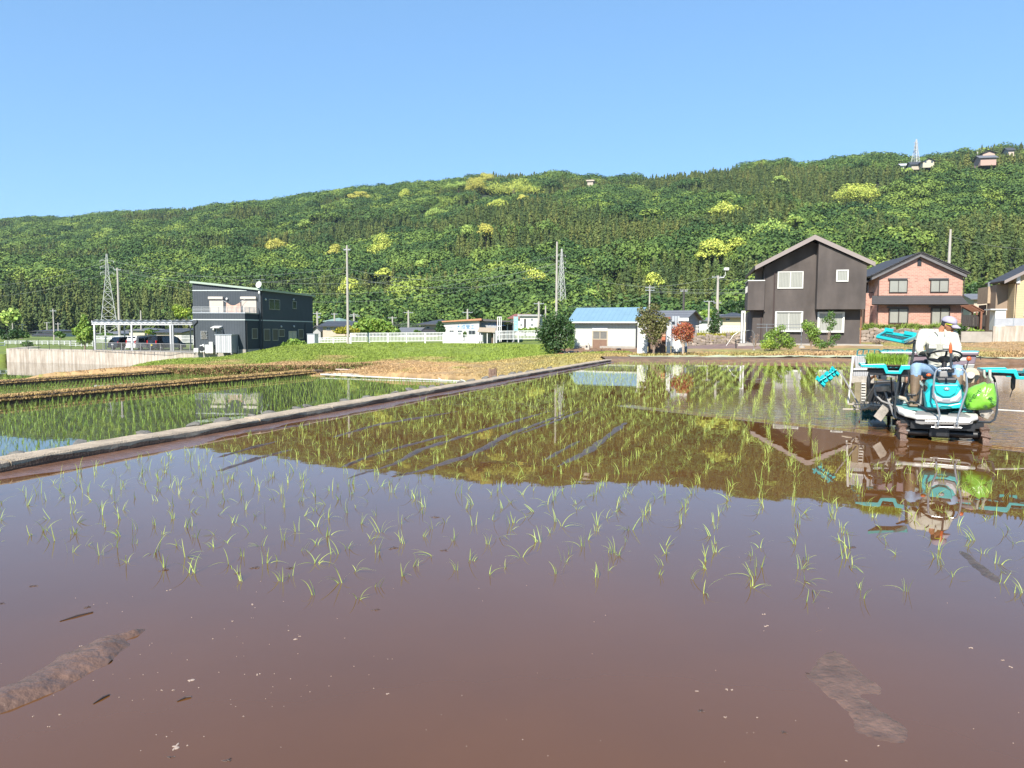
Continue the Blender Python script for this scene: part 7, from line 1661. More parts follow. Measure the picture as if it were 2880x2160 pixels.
# ---- front guard tube
g=[(2638,1194),(2643,1170),(2640,1155),(2624.5,1104),(2627,1070),(2630,1050),(2634,1041),(2642,1037),(2672,1036.5),(2703,1037.5),(2713,1042),(2717,1052),(2720,1085),(2719,1098),(2700,1155),(2695,1170),(2691,1194)]
part('front_guard',MB().tube([Q(a,b,-.36) for a,b in g],.014,10),m_tube,True)
# centre marker rod
mb=MB(); mb.tube([Q(2674,1043,-.30),Q(2674,1020,-.30),Q(2673.5,993,-.30)],[.018,.013,.014],10); part('centre_marker_rod',mb,m_dtube,True); mb=MB(); mb.tube([Q(2673.5,993,-.30),Q(2673.3,985,-.30),Q(2673.3,972,-.30),Q(2673.3,963,-.30)],[.017,.022,.018,.006],10); part('orange_marker_tip',mb,m_org,True)
c=Q(2674,1042,-.31); part('rod_clamp',MB().bbox(c-Vector((.04,.04,.03)),c+Vector((.04,.04,.02)),.01),m_blk3)
# ---- steering wheel
c=Q(2656,1002,.72); MW=Matrix.Translation(c)@Matrix.Rotation(R(-24),4,'X'); mb=MB(); mb.tube([MW@Vector((.225*math.cos(2*math.pi*k/28),.225*math.sin(2*math.pi*k/28),0)) for k in range(29)],.015,8,False); sw=part('steering_wheel',mb,m_blk3,True)
mb=MB(); mb.lathe([(0,-.10),(.05,-.10),(.10,-.05),(.075,-.02),(0,-.015)],18,MW); 
for k in range(3): a=R(30+120*k); mb.tube([MW@Vector((.05*math.cos(a),.05*math.sin(a),-.05)),MW@Vector((.22*math.cos(a),.22*math.sin(a),-.002))],.016,6)
part('hub',mb,m_blk3,True,sw); e=Q(2654,1050,.55); part('steering_column',MB().cyl(MW@Vector((0,0,-.08)),e,.035),m_blk3,True)
# levers
mb=MB().tube([Q(2714,1045,.5),Q(2724,1013,.5)],.008,6); part('lever',mb,m_dtube); c=Q(2725,1009,.5); part('lever_knob',MB().ell(c,(.035,.025,.035)),m_org,True); c=Q(2612,1055,.4); part('lever_knob',MB().ell(c,(.035,.03,.025)),m_org,True); part('lever',MB().tube([c,Q(2606,1100,.5)],.009,6),m_dtube)
# seat
a=Q(2590,1075,1.0); b=Q(2705,1062,1.0); zs=Q(2650,1052,1.15).z
bev(part('seat',MB().box((a.x+.05,.95,zs-.18),(b.x-.05,1.42,zs-.10)),m_blk3),.04,3); bev(part('seat_back',MB().box((a.x+.08,1.40,zs-.10),(b.x-.08,1.48,zs+.22)),m_blk3),.03,3)
part('engine_cover',MB().bbox((a.x+.02,.9,zf+.08),(b.x-.02,1.5,zs-.19),.03),m_gry)
# white decal panel & dark struts on the left
bev(part('side_panel',poly([(2514,1075),(2550,1078),(2562,1132),(2520,1138)],1.0,1.06),mat('panel_grey_white',(.50,.52,.54),.5,.2,8)),.006)
q=Q(2540,1102,.99); txt('クボタ',.05,m_dtube,T,Matrix.Translation((q.x,.99,q.z))@FRONT,'decal',.001)
mb=MB(); mb.tube([Q(2573,955,.75),Q(2570,985,.75),Q(2560,1040,.75),Q(2556,1075,.75),Q(2545,1095,.75),Q(2534,1130,.75)],.020,8); mb.tube([Q(2529,1055,.25),Q(2520,1110,.25),Q(2517,1142,.25),Q(2518,1168,.25),Q(2524,1176,.2),Q(2545,1178,.1)],.014,8)
mb.tube([Q(2560,1045,.75),Q(2585,1032,.9),Q(2600,1045,.9)],.012,6); part('rack_frame',mb,m_dtube,True)
mb=MB(); mb.tube([Q(2788,1048,.6),Q(2798,1070,.5),Q(2806,1122,.45),Q(2803,1160,.3),Q(2797,1180,.2),Q(2785,1188,.1),Q(2750,1186,.0)],.015,8); part('rack_frame',mb,m_dtube,True)
mb=MB(); mb.tube([Q(2506,1062,.5),Q(2508,1100,.55),Q(2514,1140,.5)],.012,6); mb.tube([Q(2530,1052,.5),Q(2530,1085,.5),Q(2524,1110,.5)],.025,4); mb.tube([Q(2545,1075,.6),Q(2535,1112,.6)],.022,4); part('rack_strut',mb,m_blk3)
mb=MB(); mb.tube([Q(2578,1045,.85),Q(2580,1060,.85),Q(2580,1085,.7),Q(2572,1112,.55),Q(2555,1114,.5)],.012,6); mb.tube([Q(2600,1075,.6),Q(2588,1095,.6),Q(2578,1112,.55)],.010,6); part('handrail',mb,m_dtube,True)
mb=MB(); mb.bbox(Q(2552,1114,.5),Q(2574,1107,.6),.01); mb.tube([Q(2564,1110,.5),Q(2570,1135,.4)],.012,6); mb.tube([Q(2550,1134,.4),Q(2560,1128,.4),Q(2574,1130,.4)],.012,6); part('pedal',mb,m_blk3)
bev(part('side_grip',poly([(2592,1092),(2597,1096),(2596,1138),(2586,1138)],.2,.3),m_mudp),.01)
mb=MB(); mb.tube([Q(2500,1128,.6),Q(2506,1118,.6),Q(2520,1114,.6),Q(2545,1122,.6),Q(2553,1130,.6)],[.012,.018,.03,.03,.018],8); part('mudguard',mb,mat('beige_cover',(.50,.44,.35),.5,.15),True)

# ---- seedling trays: U-notched teal trays
def tray(px,w_,y0,y1,z,slope=0,rot=0,flip=False,nm='seedling_tray',lattice=True):
    """tray spanning px[0]..px[1] (pixel x at y0), local y0..y1"""
    x0,x1=px; t=.02
    def zz(y): return z+slope*(y-y0)
    W_=x1-x0; mb=MB()
    # front lip with a U notch
    n0,n1=x0+W_*.52,x0+W_*.82; pr=[(x0,.03),(n0-.02,.045),(n0,.03),(n0+.03,-.055),(n1-.03,-.055),(n1,.03),(x1,.035),(x1,-.03),(n1+.035,-.035),(n1-.0,-.10),(n0+.0,-.10),(n0-.035,-.02),(x0,-.005)]
    mb.prism([(a,y0,z+b) for a,b in pr],(0,.035,0)); 
    mb.prism([(a,y1,zz(y1)+b) for a,b in pr],(0,.035,0)); 
    mb.prism([(x0,y0+.035,z+.03),(x0,y1,zz(y1)+.03),(x0,y1,zz(y1)-.01),(x0,y0+.035,z-.01)],(.025,0,0)); mb.prism([(x1-.025,y0+.035,z+.03),(x1-.025,y1,zz(y1)+.03),(x1-.025,y1,zz(y1)-.02),(x1-.025,y0+.035,z-.02)],(.025,0,0))
    o=bev(part(nm,mb,m_teal),.006)
    g_=MB()
    for k in range(9): x=x0+.03+(W_-.06)*k/8; g_.prism([(x-.012,y0+.035,z-.012),(x+.012,y0+.035,z-.012),(x+.012,y1,zz(y1)-.012),(x-.012,y1,zz(y1)-.012)],(0,0,.010))
    for k in range(4): y=y0+.08+(y1-y0-.12)*k/3; g_.prism([(x0+.025,y,zz(y)-.013),(x1-.025,y,zz(y)-.013),(x1-.025,y+.05,zz(y+.05)-.013),(x0+.025,y+.05,zz(y+.05)-.013)],(0,0,.012))
    part('tray_grid',g_,m_teald,parent=o); return o
a=Q(2421,1030,.1); b=Q(2560,1034,.1); zt1_=(a.z+b.z)/2; tray((a.x,b.x),.1,.1,.66,zt1_)
A0,B0=a,b
a=Q(2768,1045,.3); zt2_=a.z; tray((a.x+.02,a.x+.74),.1,.3,.86,zt2_)
part('clear_guard',MB().tube([Q(2768,1040,.28),Q(2768,1056,.28),Q(2772,1062,.3)],.016,8).tube([Q(2784,1040,.28),Q(2784,1060,.28),Q(2790,1070,.3)],.020,8),mat('milky_plastic',(.60,.60,.54),.2),True)
mb=MB(); mb.box((a.x+.05,.4,zt2_-.06),(a.x+.7,.46,zt2_-.02)); mb.tube([(a.x+.1,.43,zt2_-.05),Q(2798,1072,.5)],.015,6); part('tray_arm',mb,m_blk3)
mb=MB(); mb.box((A0.x+.12,.2,zt1_-.13),(B0.x-.02,.26,zt1_-.02-.03)); mb.box((A0.x+.12,.5,zt1_-.10),(B0.x+.05,.56,zt1_-.04)); part('tray_arm',mb,m_blk3)
for p_,y in ((2444,.25),(2851,.45)): c=Q(p_,1048,y); mb=MB(); mb.tube([c,c+Vector((0,0,-.10)),c+Vector((0,0,-.22)),c+Vector((-.005,0,-.26))],[.010,.030,.028,.004],10); mb.tube([c+Vector((0,0,.06)),c],.006,5); mb.tube([c+Vector((-.005,0,-.25)),c+Vector((-.03,0,-.36))],.006,5); part('hanging_handle',mb,m_blk3,True)
# upper tilted empty tray
a=Q(2463,953,.05); b=Q(2541,969,.0); c=Q(2575,950,.30); 
X0,X1=Q(2463,952,.1).x,Q(2541,966,.1).x
mb=MB(); cn=[Q(2463,951,.10),Q(2541,967,.02),Q(2575,953,.62),Q(2486,938,.72)]; up=Vector((0,0,.03))
pr=[cn[0],cn[1],cn[2],cn[3]]; nn=(cn[1]-cn[0]).cross(cn[3]-cn[0]).normalized(); nn=nn if nn.z>0 else -nn
for i in range(4):
    p,q=pr[i],pr[(i+1)%4]; n_in=((pr[0]+pr[2])/2-(p+q)/2).normalized()*.03; mb.add([p,q,q+n_in,p+n_in,p+nn*.045,q+nn*.045,q+nn*.045+n_in,p+nn*.045+n_in],[(0,3,2,1),(4,5,6,7),(0,1,5,4),(1,2,6,5),(2,3,7,6),(3,0,4,7)])
for (s0,s1) in ((.0,.28),(.62,1.0)):
    p=cn[3].lerp(cn[2],s0)+nn*.045; q=cn[3].lerp(cn[2],s1)+nn*.045; iv=(cn[0]-cn[3]).normalized()*.05; mb.add([p,q,q+iv,p+iv,p+nn*.05,q+nn*.05,q+nn*.05+iv,p+nn*.05+iv],[(0,3,2,1),(4,5,6,7),(0,1,5,4),(1,2,6,5),(2,3,7,6),(3,0,4,7)])
o=part('seedling_tray',mb,m_teal); mb=MB()
for k in range(11):
    s=(k+.5)/11; w=.011; 
    for (u0,u1) in ((.05,.38),(.5,.92)):
        p=cn[0].lerp(cn[1],s).lerp(cn[3].lerp(cn[2],s),u0); q=cn[0].lerp(cn[1],s).lerp(cn[3].lerp(cn[2],s),u1); d_=(cn[1]-cn[0]).normalized()*w; mb.add([p-d_,p+d_,q+d_,q-d_,p-d_+nn*.01,p+d_+nn*.01,q+d_+nn*.01,q-d_+nn*.01],[(0,3,2,1),(4,5,6,7),(0,1,5,4),(1,2,6,5),(2,3,7,6),(3,0,4,7)])
for u in (.04,.44,.96):
    p=cn[0].lerp(cn[3],u); q=cn[1].lerp(cn[2],u); d_=(cn[3]-cn[0]).normalized()*.03; mb.add([p-d_,q-d_,q+d_,p+d_,p-d_+nn*.012,q-d_+nn*.012,q+d_+nn*.012,p+d_+nn*.012],[(0,3,2,1),(4,5,6,7),(0,1,5,4),(1,2,6,5),(2,3,7,6),(3,0,4,7)])
part('tray_grid',mb,mat('teal_underside_shade',(.006,.07,.08),.4),parent=o)  # teal darkened so the grid carries the shade of the tray's underside
mb=MB().tube([Q(2545,966,.4),Q(2560,966,.6),Q(2573,960,.75)],.018,8); part('tray_bracket',mb,m_blk3,True)
# ---- planting unit at the rear left
YR=1.95
def rp(px,y0,y1,m,n,b=.006): return bev(part(n,poly(px,y0,y1),m),b)
m_ribp=wave_mat('ribbed_platform',(.46,.46,.47),(.30,.30,.31),.028,'X',.5,.4,bump=.4)
rp([(2402,1001),(2460,1001),(2460,1038),(2406,1040)],YR,YR+.04,m_ribp,'seedling_platform'); rp([(2400,1040),(2460,1040),(2460,1058),(2398,1058)],YR-.12,YR-.06,m_ribp,'seedling_platform'); rp([(2401,1036),(2460,1036),(2461,1041),(2400,1041)],YR-.16,YR-.04,m_deck,'platform_edge')
rp([(2396,1001),(2403,1001),(2397,1060),(2392,1100),(2389,1134),(2383,1134),(2388,1090)],YR-.18,YR-.1,m_deck,'side_frame'); rp([(2397,1058),(2460,1058),(2458,1078),(2394,1078)],YR-.22,YR-.16,m_mudp,'lower_platform')
rp([(2404,1075),(2421,1075),(2419,1130),(2402,1130)],YR-.25,YR-.18,mat('olive_mud',(.24,.20,.12),.7,.35,9),'planting_case'); rp([(2421,1074),(2437,1074),(2436,1135),(2420,1135)],YR-.27,YR-.2,m_mudp,'planting_case')
mb=MB(); [mb.box(Q(2423,1080+k*8,YR-.3),Q(2434,1077+k*8,YR-.27)) for k in range(7)]; part('case_slats',mb,m_deck)
mb=MB(); 
for k in range(9): mb.cyl(Q(2400+k*10,1132,YR-.2),Q(2400+k*10+4,1146+4*(k%2),YR-.3),.02,n=6)
part('planting_claw',mb,m_mudp)
rp([(2440,1075),(2520,1070),(2520,1150),(2440,1145)],YR-.1,YR+.15,m_blk3,'drive_case')
def rack(x0,x1):
    mb=MB(); y=YR+.02; pts_=[Q(x0,999,y),Q(x0+2,987,y),Q(x0+6,983,y),Q(x1-6,983,y),Q(x1-2,987,y),Q(x1,999,y)]; mb.tube(pts_,.013,6)
    mb.tube([pts_[0],pts_[-1]],.012,6)
    for f in (.28,.5,.75): mb.tube([Q(x0+(x1-x0)*f,984,y),Q(x0+(x1-x0)*f-2,998,y)],.010,6)
    part('mat_stop_rack',mb,m_teald,True)
rack(2410,2477); rack(2480,2543); rack(2546,2600)
for k in range(3): rp([(2463+k*66,1001),(2522+k*66,1001),(2522+k*66,1060),(2463+k*66,1060)],YR+.02,YR+.06,m_ribp,'seedling_platform')
# fertiliser hopper (translucent mauve tub with teal edged lid)
m_hop=mat('mauve_tub',(.26,.20,.23),.25,.1,3,spec=.6)
rp([(2475,989),(2755,989),(2752,1000),(2479,1000)],1.68,2.0,m_hop,'hopper_lid',.02); rp([(2482,1000),(2748,1000),(2742,1024),(2700,1030),(2540,1030),(2486,1022)],1.72,1.98,m_hop,'fertiliser_hopper',.02); part('lid_edge',poly([(2476,987),(2754,987),(2754,989),(2476,989)],1.70,2.02),m_teal)
rp([(2712,1025),(2742,1024),(2736,1042),(2715,1044)],1.72,1.95,mat('clear_grey',(.35,.36,.34),.3),'hopper_funnel'); rp([(2700,1006),(2722,1006),(2722,1014),(2700,1014)],1.71,1.715,m_deck,'hopper_label',.001)
mb=MB(); mb.tube([Q(2749,1000,1.8),Q(2758,1003,1.8),Q(2758,1012,1.8)],.008,5); part('hopper_latch',mb,m_dtube)
# assorted machinery on the left
rp([(2466,1049),(2494,1050),(2494,1069),(2468,1068)],.9,1.05,mat('white_motor_box',(.62,.61,.60),.4),'motor_box',.015); part('motor_label',poly([(2480,1052),(2491,1052),(2491,1055),(2480,1055)],.892,.899),mat('label_red',(.55,.10,.08),.5)); mb=MB(); [mb.lathe([(0,0),(.018,0),(.018,.01),(0,.01)],12,Matrix.Translation(Q(2474,1056+k*6,.898))@Matrix.Rotation(R(90),4,'X')) for k in range(2)]; part('motor_port',mb,m_blk3)
c=Q(2466,1080,1.1); mb=MB(); mb.tube([c+Vector((.12*math.cos(R(a)),0,.13*math.sin(R(a)))) for a in range(60,215,12)],.022,8); part('orange_hose',mb,mat('orange_hose',(.42,.17,.05),.5),True)
mb=MB(); mb.lathe([(.0,-.05),(.11,-.05),(.125,-.02),(.125,.03),(.10,.05),(0,.05)],20,Matrix.Translation(Q(2483,1090,.7))@Matrix.Rotation(R(-8),4,'Y')); part('marker_disc',mb,m_mudp,True)
mb=MB(); mb.tube([Q(2461,1092,.65),Q(2462,1110,.65),Q(2480,1128,.6),Q(2500,1136,.55),Q(2512,1140,.5)],.016,8); mb.tube([Q(2488,1100,.65),Q(2498,1125,.6),Q(2506,1146,.5),Q(2512,1165,.4),Q(2520,1176,.3)],.016,8); part('support_arm',mb,m_gry,True)
rp([(2485,1134),(2506,1148),(2478,1186),(2457,1171)],.62,.66,m_mudp,'side_paddle')
mb=MB(); mb.tube([Q(2384,1136.5,1.5),Q(2450,1139,1.4),Q(2519,1142,.7)],.011,6); mb.tube([Q(2467,1070,1.2),Q(2428,1137,1.4)],.008,6); mb.tube([Q(2426,1137,1.3),Q(2417,1184,1.3)],.009,6); mb.tube([Q(2371,1151,1.6),Q(2421,1151.5,1.5)],.015,6); part('marker_rods',mb,m_beige2,True)
c=Q(2417,1186,1.3); part('red_rod_tip',MB().ell(c,(.012,.012,.03)),m_org,True)
mb=MB(); mb.tube([Q(2361,1042,1.7),Q(2380,1075,1.6),Q(2413,1134,1.4)],[.009,.014,.012],6); part('marker_arm',mb,m_gry,True)
mb=MB(); mb.tube([Q(2804,1152.5,.4),Q(2900,1158,.5),Q(3000,1163,.6)],.011,6); part('marker_rod',mb,m_deck,True)
# bristle rotor
c0=Q(2424,1166,1.45); c1=Q(2466,1166,1.45); mb=MB(); r_=random.Random(5); ax=(c1-c0)
for k in range(420):
    p=c0+ax*r_.random(); a=r_.uniform(0,6.28); d_=Vector((0,math.cos(a),math.sin(a))); mb.tube([p+d_*.03,p+d_*r_.uniform(.08,.105)],[.008,.004],3)
mb.cyl(c0,c1,.055); part('harrow_rotor',mb,mat('dark_teal_rotor',(.02,.13,.13),.3,.4,20)); 
mb=MB(); r_=random.Random(6); [mb.ell(Q(2428+k*4.2,1147+r_.uniform(-3,3),1.4),(.04,.04,.03),8,6) for k in range(10)]; part('rotor_mud',mb,mat('dried_mud',(.50,.42,.32),.85,.3,10,bump=.6),True)
mb=MB(); mb.bbox(Q(2480,1150,1.2)-Vector((0,0,.12)),Q(2740,1140,1.2)+Vector((0,.4,0)),.02); part('rear_frame',mb,m_blk3)
mb=MB(); [mb.tube([Q(x,1150,1.75),Q(x,1190,1.9)],.03,6) for x in (2500,2560,2620,2690)]; part('planting_leg',mb,m_blk3)
mb=MB(); [mb.bbox((Q(x,1190,1.6).x-.11,1.3,-.02),(Q(x,1190,1.6).x+.11,2.2,.03),.02) for x in (2470,2590,2710)]; part('float',mb,mat('float_grey',(.14,.13,.12),.5))
# teal paddle wheel marker at the end of its arm
c=P(2328,1059,12.0); t2=thing('row_marker','turquoise paddle-wheel row marker held out on a thin arm left of the transplanter','row marker',(c.x,c.y,c.z),R(-22))
ax=(P(2352,1042,12.0)-P(2304,1076,12.0)); ax=Matrix.Rotation(R(22),3,'Z')@ax; L_=ax.length; u=ax.normalized(); v=u.cross(Vector((0,1,0))).normalized(); w=u.cross(v)
for k_ in ('label','category'): del t2[k_]
t2.parent=T; t2.matrix_parent_inverse=T.matrix_world.inverted()
mb=MB(); mb.cyl(-u*L_/2,u*L_/2,.016); part('shaft',mb,m_teald,True,t2)
mb=MB()
for k in range(6):
    a=2*math.pi*k/6+.3; d_=v*math.cos(a)+w*math.sin(a); e_=(v*-math.sin(a)+w*math.cos(a))*.004
    for (s0,s1,h) in ((-.5,-.34,.11),(-.32,-.10,.075),(-.06,.16,.085),(.20,.34,.07),(.36,.5,.10)):
        p=[u*L_*s0+d_*.014,u*L_*s1+d_*.014,u*L_*(s1-.03)+d_*h,u*L_*(s0+.02)+d_*h]; mb.add([q-e_ for q in p]+[q+e_ for q in p],[(0,1,2,3),(7,6,5,4),(0,4,5,1),(1,5,6,2),(2,6,7,3),(3,7,4,0)])
part('paddle',mb,m_teal,False,t2)
# ---- loads carried by the machine (each its own thing)
c=Q(2507,1029,.38); t3=thing('seedling_mat','thick mat of bright green rice seedlings lying on the left turquoise tray','seedling mat',T.matrix_world@Vector((0,0,0)),R(-22)); t3.location=T.matrix_world@Vector((0,0,zt1_+.012)); t3.matrix_world=Matrix.Translation(t3.location)@Matrix.Rotation(R(-22),4,'Z')
a=Q(2462,1020,.14); b=Q(2557,1020,.14); xa,xb=A0.x+.10,B0.x-.03
part('soil_mat',MB().bbox((xa,.14,0),(xb,.66,.03),.008),mat('mat_soil',(.12,.08,.05),.95,.3,20,bump=.8),False,t3)
rs=np.random.RandomState(3); n_=4200; B_=np.stack([rs.uniform(xa,xb,n_),rs.uniform(.13,.66,n_),np.full(n_,.02)],1); V_,F_=blades(B_,rs.uniform(.12,.21,n_),rs.uniform(.05,.7,n_),.007,3,rs); np_mesh('seedling_leaves',V_,F_,mat('seedling_mat_leaf',(.36,.56,.07),.5,.12,8,island=.3,hue=.02,trans=.3),t3)
# straw hat
c=Q(2730,1056,1.05); t4=thing('straw_hat','round pale straw hat with a white crown hanging beside the driver','hat',T.matrix_world@c,R(-22)); view=(Vector((0,0,CAM_H))-T.matrix_world@c); view=Matrix.Rotation(R(22),3,'Z')@view; rot=view.normalized().to_track_quat('Z','Y').to_matrix().to_4x4()
s=11.6/FPX; r1=22.5*s*.93; r0=11*s*.93
m_straw=wave_mat('straw',(.66,.55,.40),(.58,.47,.33),.012,'Z',.8,.3)
part('brim',MB().lathe([(r0*.95,.0),(r1*.7,.006),(r1,-.012),(r1,-.018),(r1*.7,0),(r0*.9,-.008)],32,rot),m_straw,True,t4); part('crown',MB().lathe([(r0,.0),(r0*.97,.05),(r0*.8,.085),(r0*.3,.1),(.001,.1)],28,rot),mat('white_hat_crown',(.78,.76,.72),.8),True,t4); part('hat_band',MB().lathe([(r0*1.03,.0),(r0*1.03,.016),(r0*1.0,.018),(r0*1.0,.0)],28,rot),m_gry,True,t4)
# green fertiliser bag
t5=thing('fertiliser_bag','bright green plastic fertiliser sack printed 22-12-14 standing on the right of the deck','sack',T.matrix_world@Q(2756,1150,.2),R(-22)); o5=Q(2756,1150,.2)
def bag():
    out=[(2713,1133),(2714,1118),(2717,1100),(2728,1091),(2742,1084),(2756,1080),(2770,1074),(2775,1080),(2792,1078),(2797,1092),(2800,1110),(2800,1128),(2798,1141),(2779,1151),(2750,1152),(2720,1151)]
    C=Q(2757,1120,.2); n=len(out); bm=bmesh.new(); prof=((.0,1.0),(-.09,.97),(-.15,.80),(-.185,.50),(-.195,.2)); prof2=((.10,.96),(.17,.75),(.2,.4))
    r_=random.Random(2); mk=lambda y,s: [bm.verts.new(Vector((C.x+(Q(a,b,.2).x-C.x)*s, .2+y+r_.uniform(-.006,.006), C.z+(Q(a,b,.2).z-C.z)*s*(1 if b<1140 else 1)))-o5) for a,b in out]
    rings=[mk(y,s) for y,s in reversed(prof2)]+[mk(y,s) for y,s in prof]
    for a_,b_ in zip(rings[:-1],rings[1:]):
        for i in range(n): bm.faces.new((a_[i],a_[(i+1)%n],b_[(i+1)%n],b_[i]))
    bm.faces.new(rings[0][::-1]); bm.faces.new(rings[-1]); bmesh.ops.recalc_face_normals(bm,faces=bm.faces); bmesh.ops.subdivide_edges(bm,edges=bm.edges[:],cuts=2,use_grid_fill=True,smooth=.22)
    for v_ in bm.verts:
        f=math.sin(v_.co.x*16+v_.co.z*30)*.006+math.sin(v_.co.x*41-v_.co.z*23)*.004; v_.co.y+=f; v_.co.x+=f*.4
    me_=bpy.data.meshes.new('sack'); bm.to_mesh(me_); bm.free(); me_.materials.append(mat('green_sack',(.24,.62,.06),.3,.10,3,bump=.5,bscale=16,spec=.5)); me_.shade_smooth(); o=bpy.data.objects.new('sack',me_); COL.objects.link(o); o.parent=t5; return o
sk=bag(); m_ink=mat('ink',(.02,.06,.03),.5)
def bagtxt(s,px,py,y,h,ang,nm='printing'):
    q=Q(px,py,y)-o5; return txt(s,h,m_ink,sk,Matrix.Translation(q)@FRONT@Matrix.Rotation(R(ang),4,'Z'),nm,.004)
q0=Q(2759,1094,.0); q1=Q(2726,1125,.0); ang=math.degrees(math.atan2(q0.z-q1.z,q0.x-q1.x))
bagtxt('22-12-14',2743,1110,-.015,.062,-180+ang+0 if False else ang-180,'printed_number')
for (a_,b_) in ((2786,1121),(2793,1133),(2771,1145)): bagtxt('\u8089',a_,b_,-.02,.055,-35,'printed_mark')
for k in range(3): bagtxt('- - - -',2728+k*5,1101+k*6-3,-.0,.03,ang-180,'fine_print')

# ---------------------------------------------------------------- driver
def melt(name,mb,m,parent,vox=.014,sm=4):
    """fuse overlapping volumes into one continuous surface"""
    me_=bpy.data.meshes.new(name); me_.from_pydata(mb.v,[],mb.f); o=bpy.data.objects.new(name,me_); COL.objects.link(o)
    md=o.modifiers.new('r','REMESH'); md.mode='VOXEL'; md.voxel_size=vox
    s2=o.modifiers.new('s','SMOOTH'); s2.factor=.5; s2.iterations=sm
    dg=bpy.context.evaluated_depsgraph_get(); dg.update(); nm=bpy.data.meshes.new_from_object(o.evaluated_get(dg)); bpy.data.objects.remove(o); nm.materials.clear(); nm.materials.append(m); nm.shade_smooth()
    r=bpy.data.objects.new(name,nm); COL.objects.link(r); r.parent=parent; return r
def limb(mb,pts,rs_,n=12):
    P_=[];R2=[]
    for i in range(len(pts)-1):
        for k in range(5): P_.append(pts[i].lerp(pts[i+1],k/5)); R2.append(rs_[i]+(rs_[i+1]-rs_[i])*k/5)
    P_.append(pts[-1]); R2.append(rs_[-1]); mb.tube(P_,R2,n)
    for p,r in zip(pts,rs_): mb.ell(p,(r,r,r),12,8)
    return mb
def torso(mb,rows):
    """rows: (centre, half width, half depth)"""
    n=20; o=len(mb.v); K=[]
    for i in range(len(rows)-1):
        for k in range(4):
            f=k/4; K.append((rows[i][0].lerp(rows[i+1][0],f),rows[i][1]+(rows[i+1][1]-rows[i][1])*f,rows[i][2]+(rows[i+1][2]-rows[i][2])*f))
    K.append(rows[-1])
    for c,a,b in K: mb.v+=[tuple(c+Vector((a*math.copysign(abs(math.cos(t))**.85,math.cos(t)),b*math.copysign(abs(math.sin(t))**.85,math.sin(t)),0))) for t in [2*math.pi*k/n for k in range(n)]]
    for j in range(len(K)-1):
        for k in range(n): mb.f.append((o+j*n+k,o+j*n+(k+1)%n,o+(j+1)*n+(k+1)%n,o+(j+1)*n+k))
    mb.f.append(tuple(o+k for k in range(n))[::-1]); mb.f.append(tuple(o+(len(K)-1)*n+k for k in range(n))); return mb
YH=1.15; hip=Q(2646,1046,YH); W_=T.matrix_world
D=thing('person','driver in a pale work shirt, jeans, grey cap and yellow-armed sunglasses, holding the steering wheel','person',W_@Vector((hip.x,YH,zf+.08)),R(-22)); D0=Vector((hip.x,YH,zf+.08))
q=lambda a,b,y: Q(a,b,y)-D0
m_skin=mat('skin',(.50,.22,.12),.5,.08,8); m_shirt=mat('pale_work_shirt',(.66,.64,.54),.85,.05,5,bump=.25,bscale=30); m_jean=mat('light_blue_jeans',(.28,.42,.60),.85,.18,7,bump=.3); m_glove=mat('dark_glove',(.055,.055,.045),.6,.1); m_boot=mat('muddy_boot',(.20,.14,.09),.6,.3,8); m_cap=mat('grey_mauve_cap',(.42,.38,.47),.8,.06,5,bump=.2,bscale=30)
pel=q(2646,1048,1.15); wst=q(2645,1022,1.17); mid=q(2642,992,1.14); chs=q(2640,958,1.08); nk0=q(2645,934,1.05); nk1=q(2652,924,1.03); hd=q(2664,911,1.01)
shR=q(2598,940,1.07); shL=q(2678,944,1.02); elR=q(2583,976,.98); elL=q(2691,982,.95); wrR=q(2590,994,.84); wrL=q(2690,1003,.82)
hR=q(2625,1048,1.12); hL=q(2670,1048,1.12); knR=q(2576,1036,.68); knL=q(2694,1042,.66); anR=q(2572,1112,.62); anL=q(2690,1104,.55); toR=q(2566,1128,.45); toL=q(2684,1118,.38)
mb=MB(); torso(mb,[(pel,.15,.11),(wst,.145,.11),(mid,.15,.115),(chs,.165,.115),(chs.lerp(nk0,.6),.12,.085),(nk0,.07,.065)])
limb(mb,[nk0+Vector((0,0,-.04)),nk0,nk1,hd],[.065,.056,.054,.06])
for a_ in ((shR,elR,wrR),(shL,elL,wrL)): limb(mb,[chs.lerp(a_[0],.5)+Vector((0,0,.02)),a_[0],a_[1],a_[2]],[.07,.055,.040,.028])
for a_ in ((hR,knR,anR,toR),(hL,knL,anL,toL)): limb(mb,list(a_),[.085,.062,.040,.035])
melt('body',mb,m_skin,D,.012,3)
# shirt: torso, sleeves and folds melted together
mb=MB(); dn=Vector((0,0,1))
torso(mb,[(pel+dn*.03,.175,.135),(wst,.170,.135),(wst.lerp(mid,.5),.178,.142),(mid,.182,.145),(chs+dn*-.04,.195,.145),(chs+dn*.03,.185,.13),(chs.lerp(nk0,.62),.13,.10),(nk0+dn*.0,.075,.075)])
for sh,el,wr in ((shR,elR,wrR),(shL,elL,wrL)):
    limb(mb,[chs.lerp(sh,.55)+dn*.03,sh,sh.lerp(el,.5)+Vector((0,-.01,-.01)),el,el.lerp(wr,.8)],[.10,.088,.079,.070,.052])
    r_=random.Random(int(abs(sh.x)*100))
    for k in range(5):
        f=k/4; c=sh.lerp(el,.25+f*.7); u_=(el-sh).normalized(); w_=u_.cross(Vector((0,1,0))).normalized(); p0=c-w_*.075+u_*r_.uniform(-.02,.02); p1=c+w_*.075+u_*r_.uniform(-.04,.05); mb.tube([p0+Vector((0,-.045,0)),(p0+p1)/2+Vector((0,-.078+.0,0)),p1+Vector((0,-.045,0))],[.006,.011,.006],6)
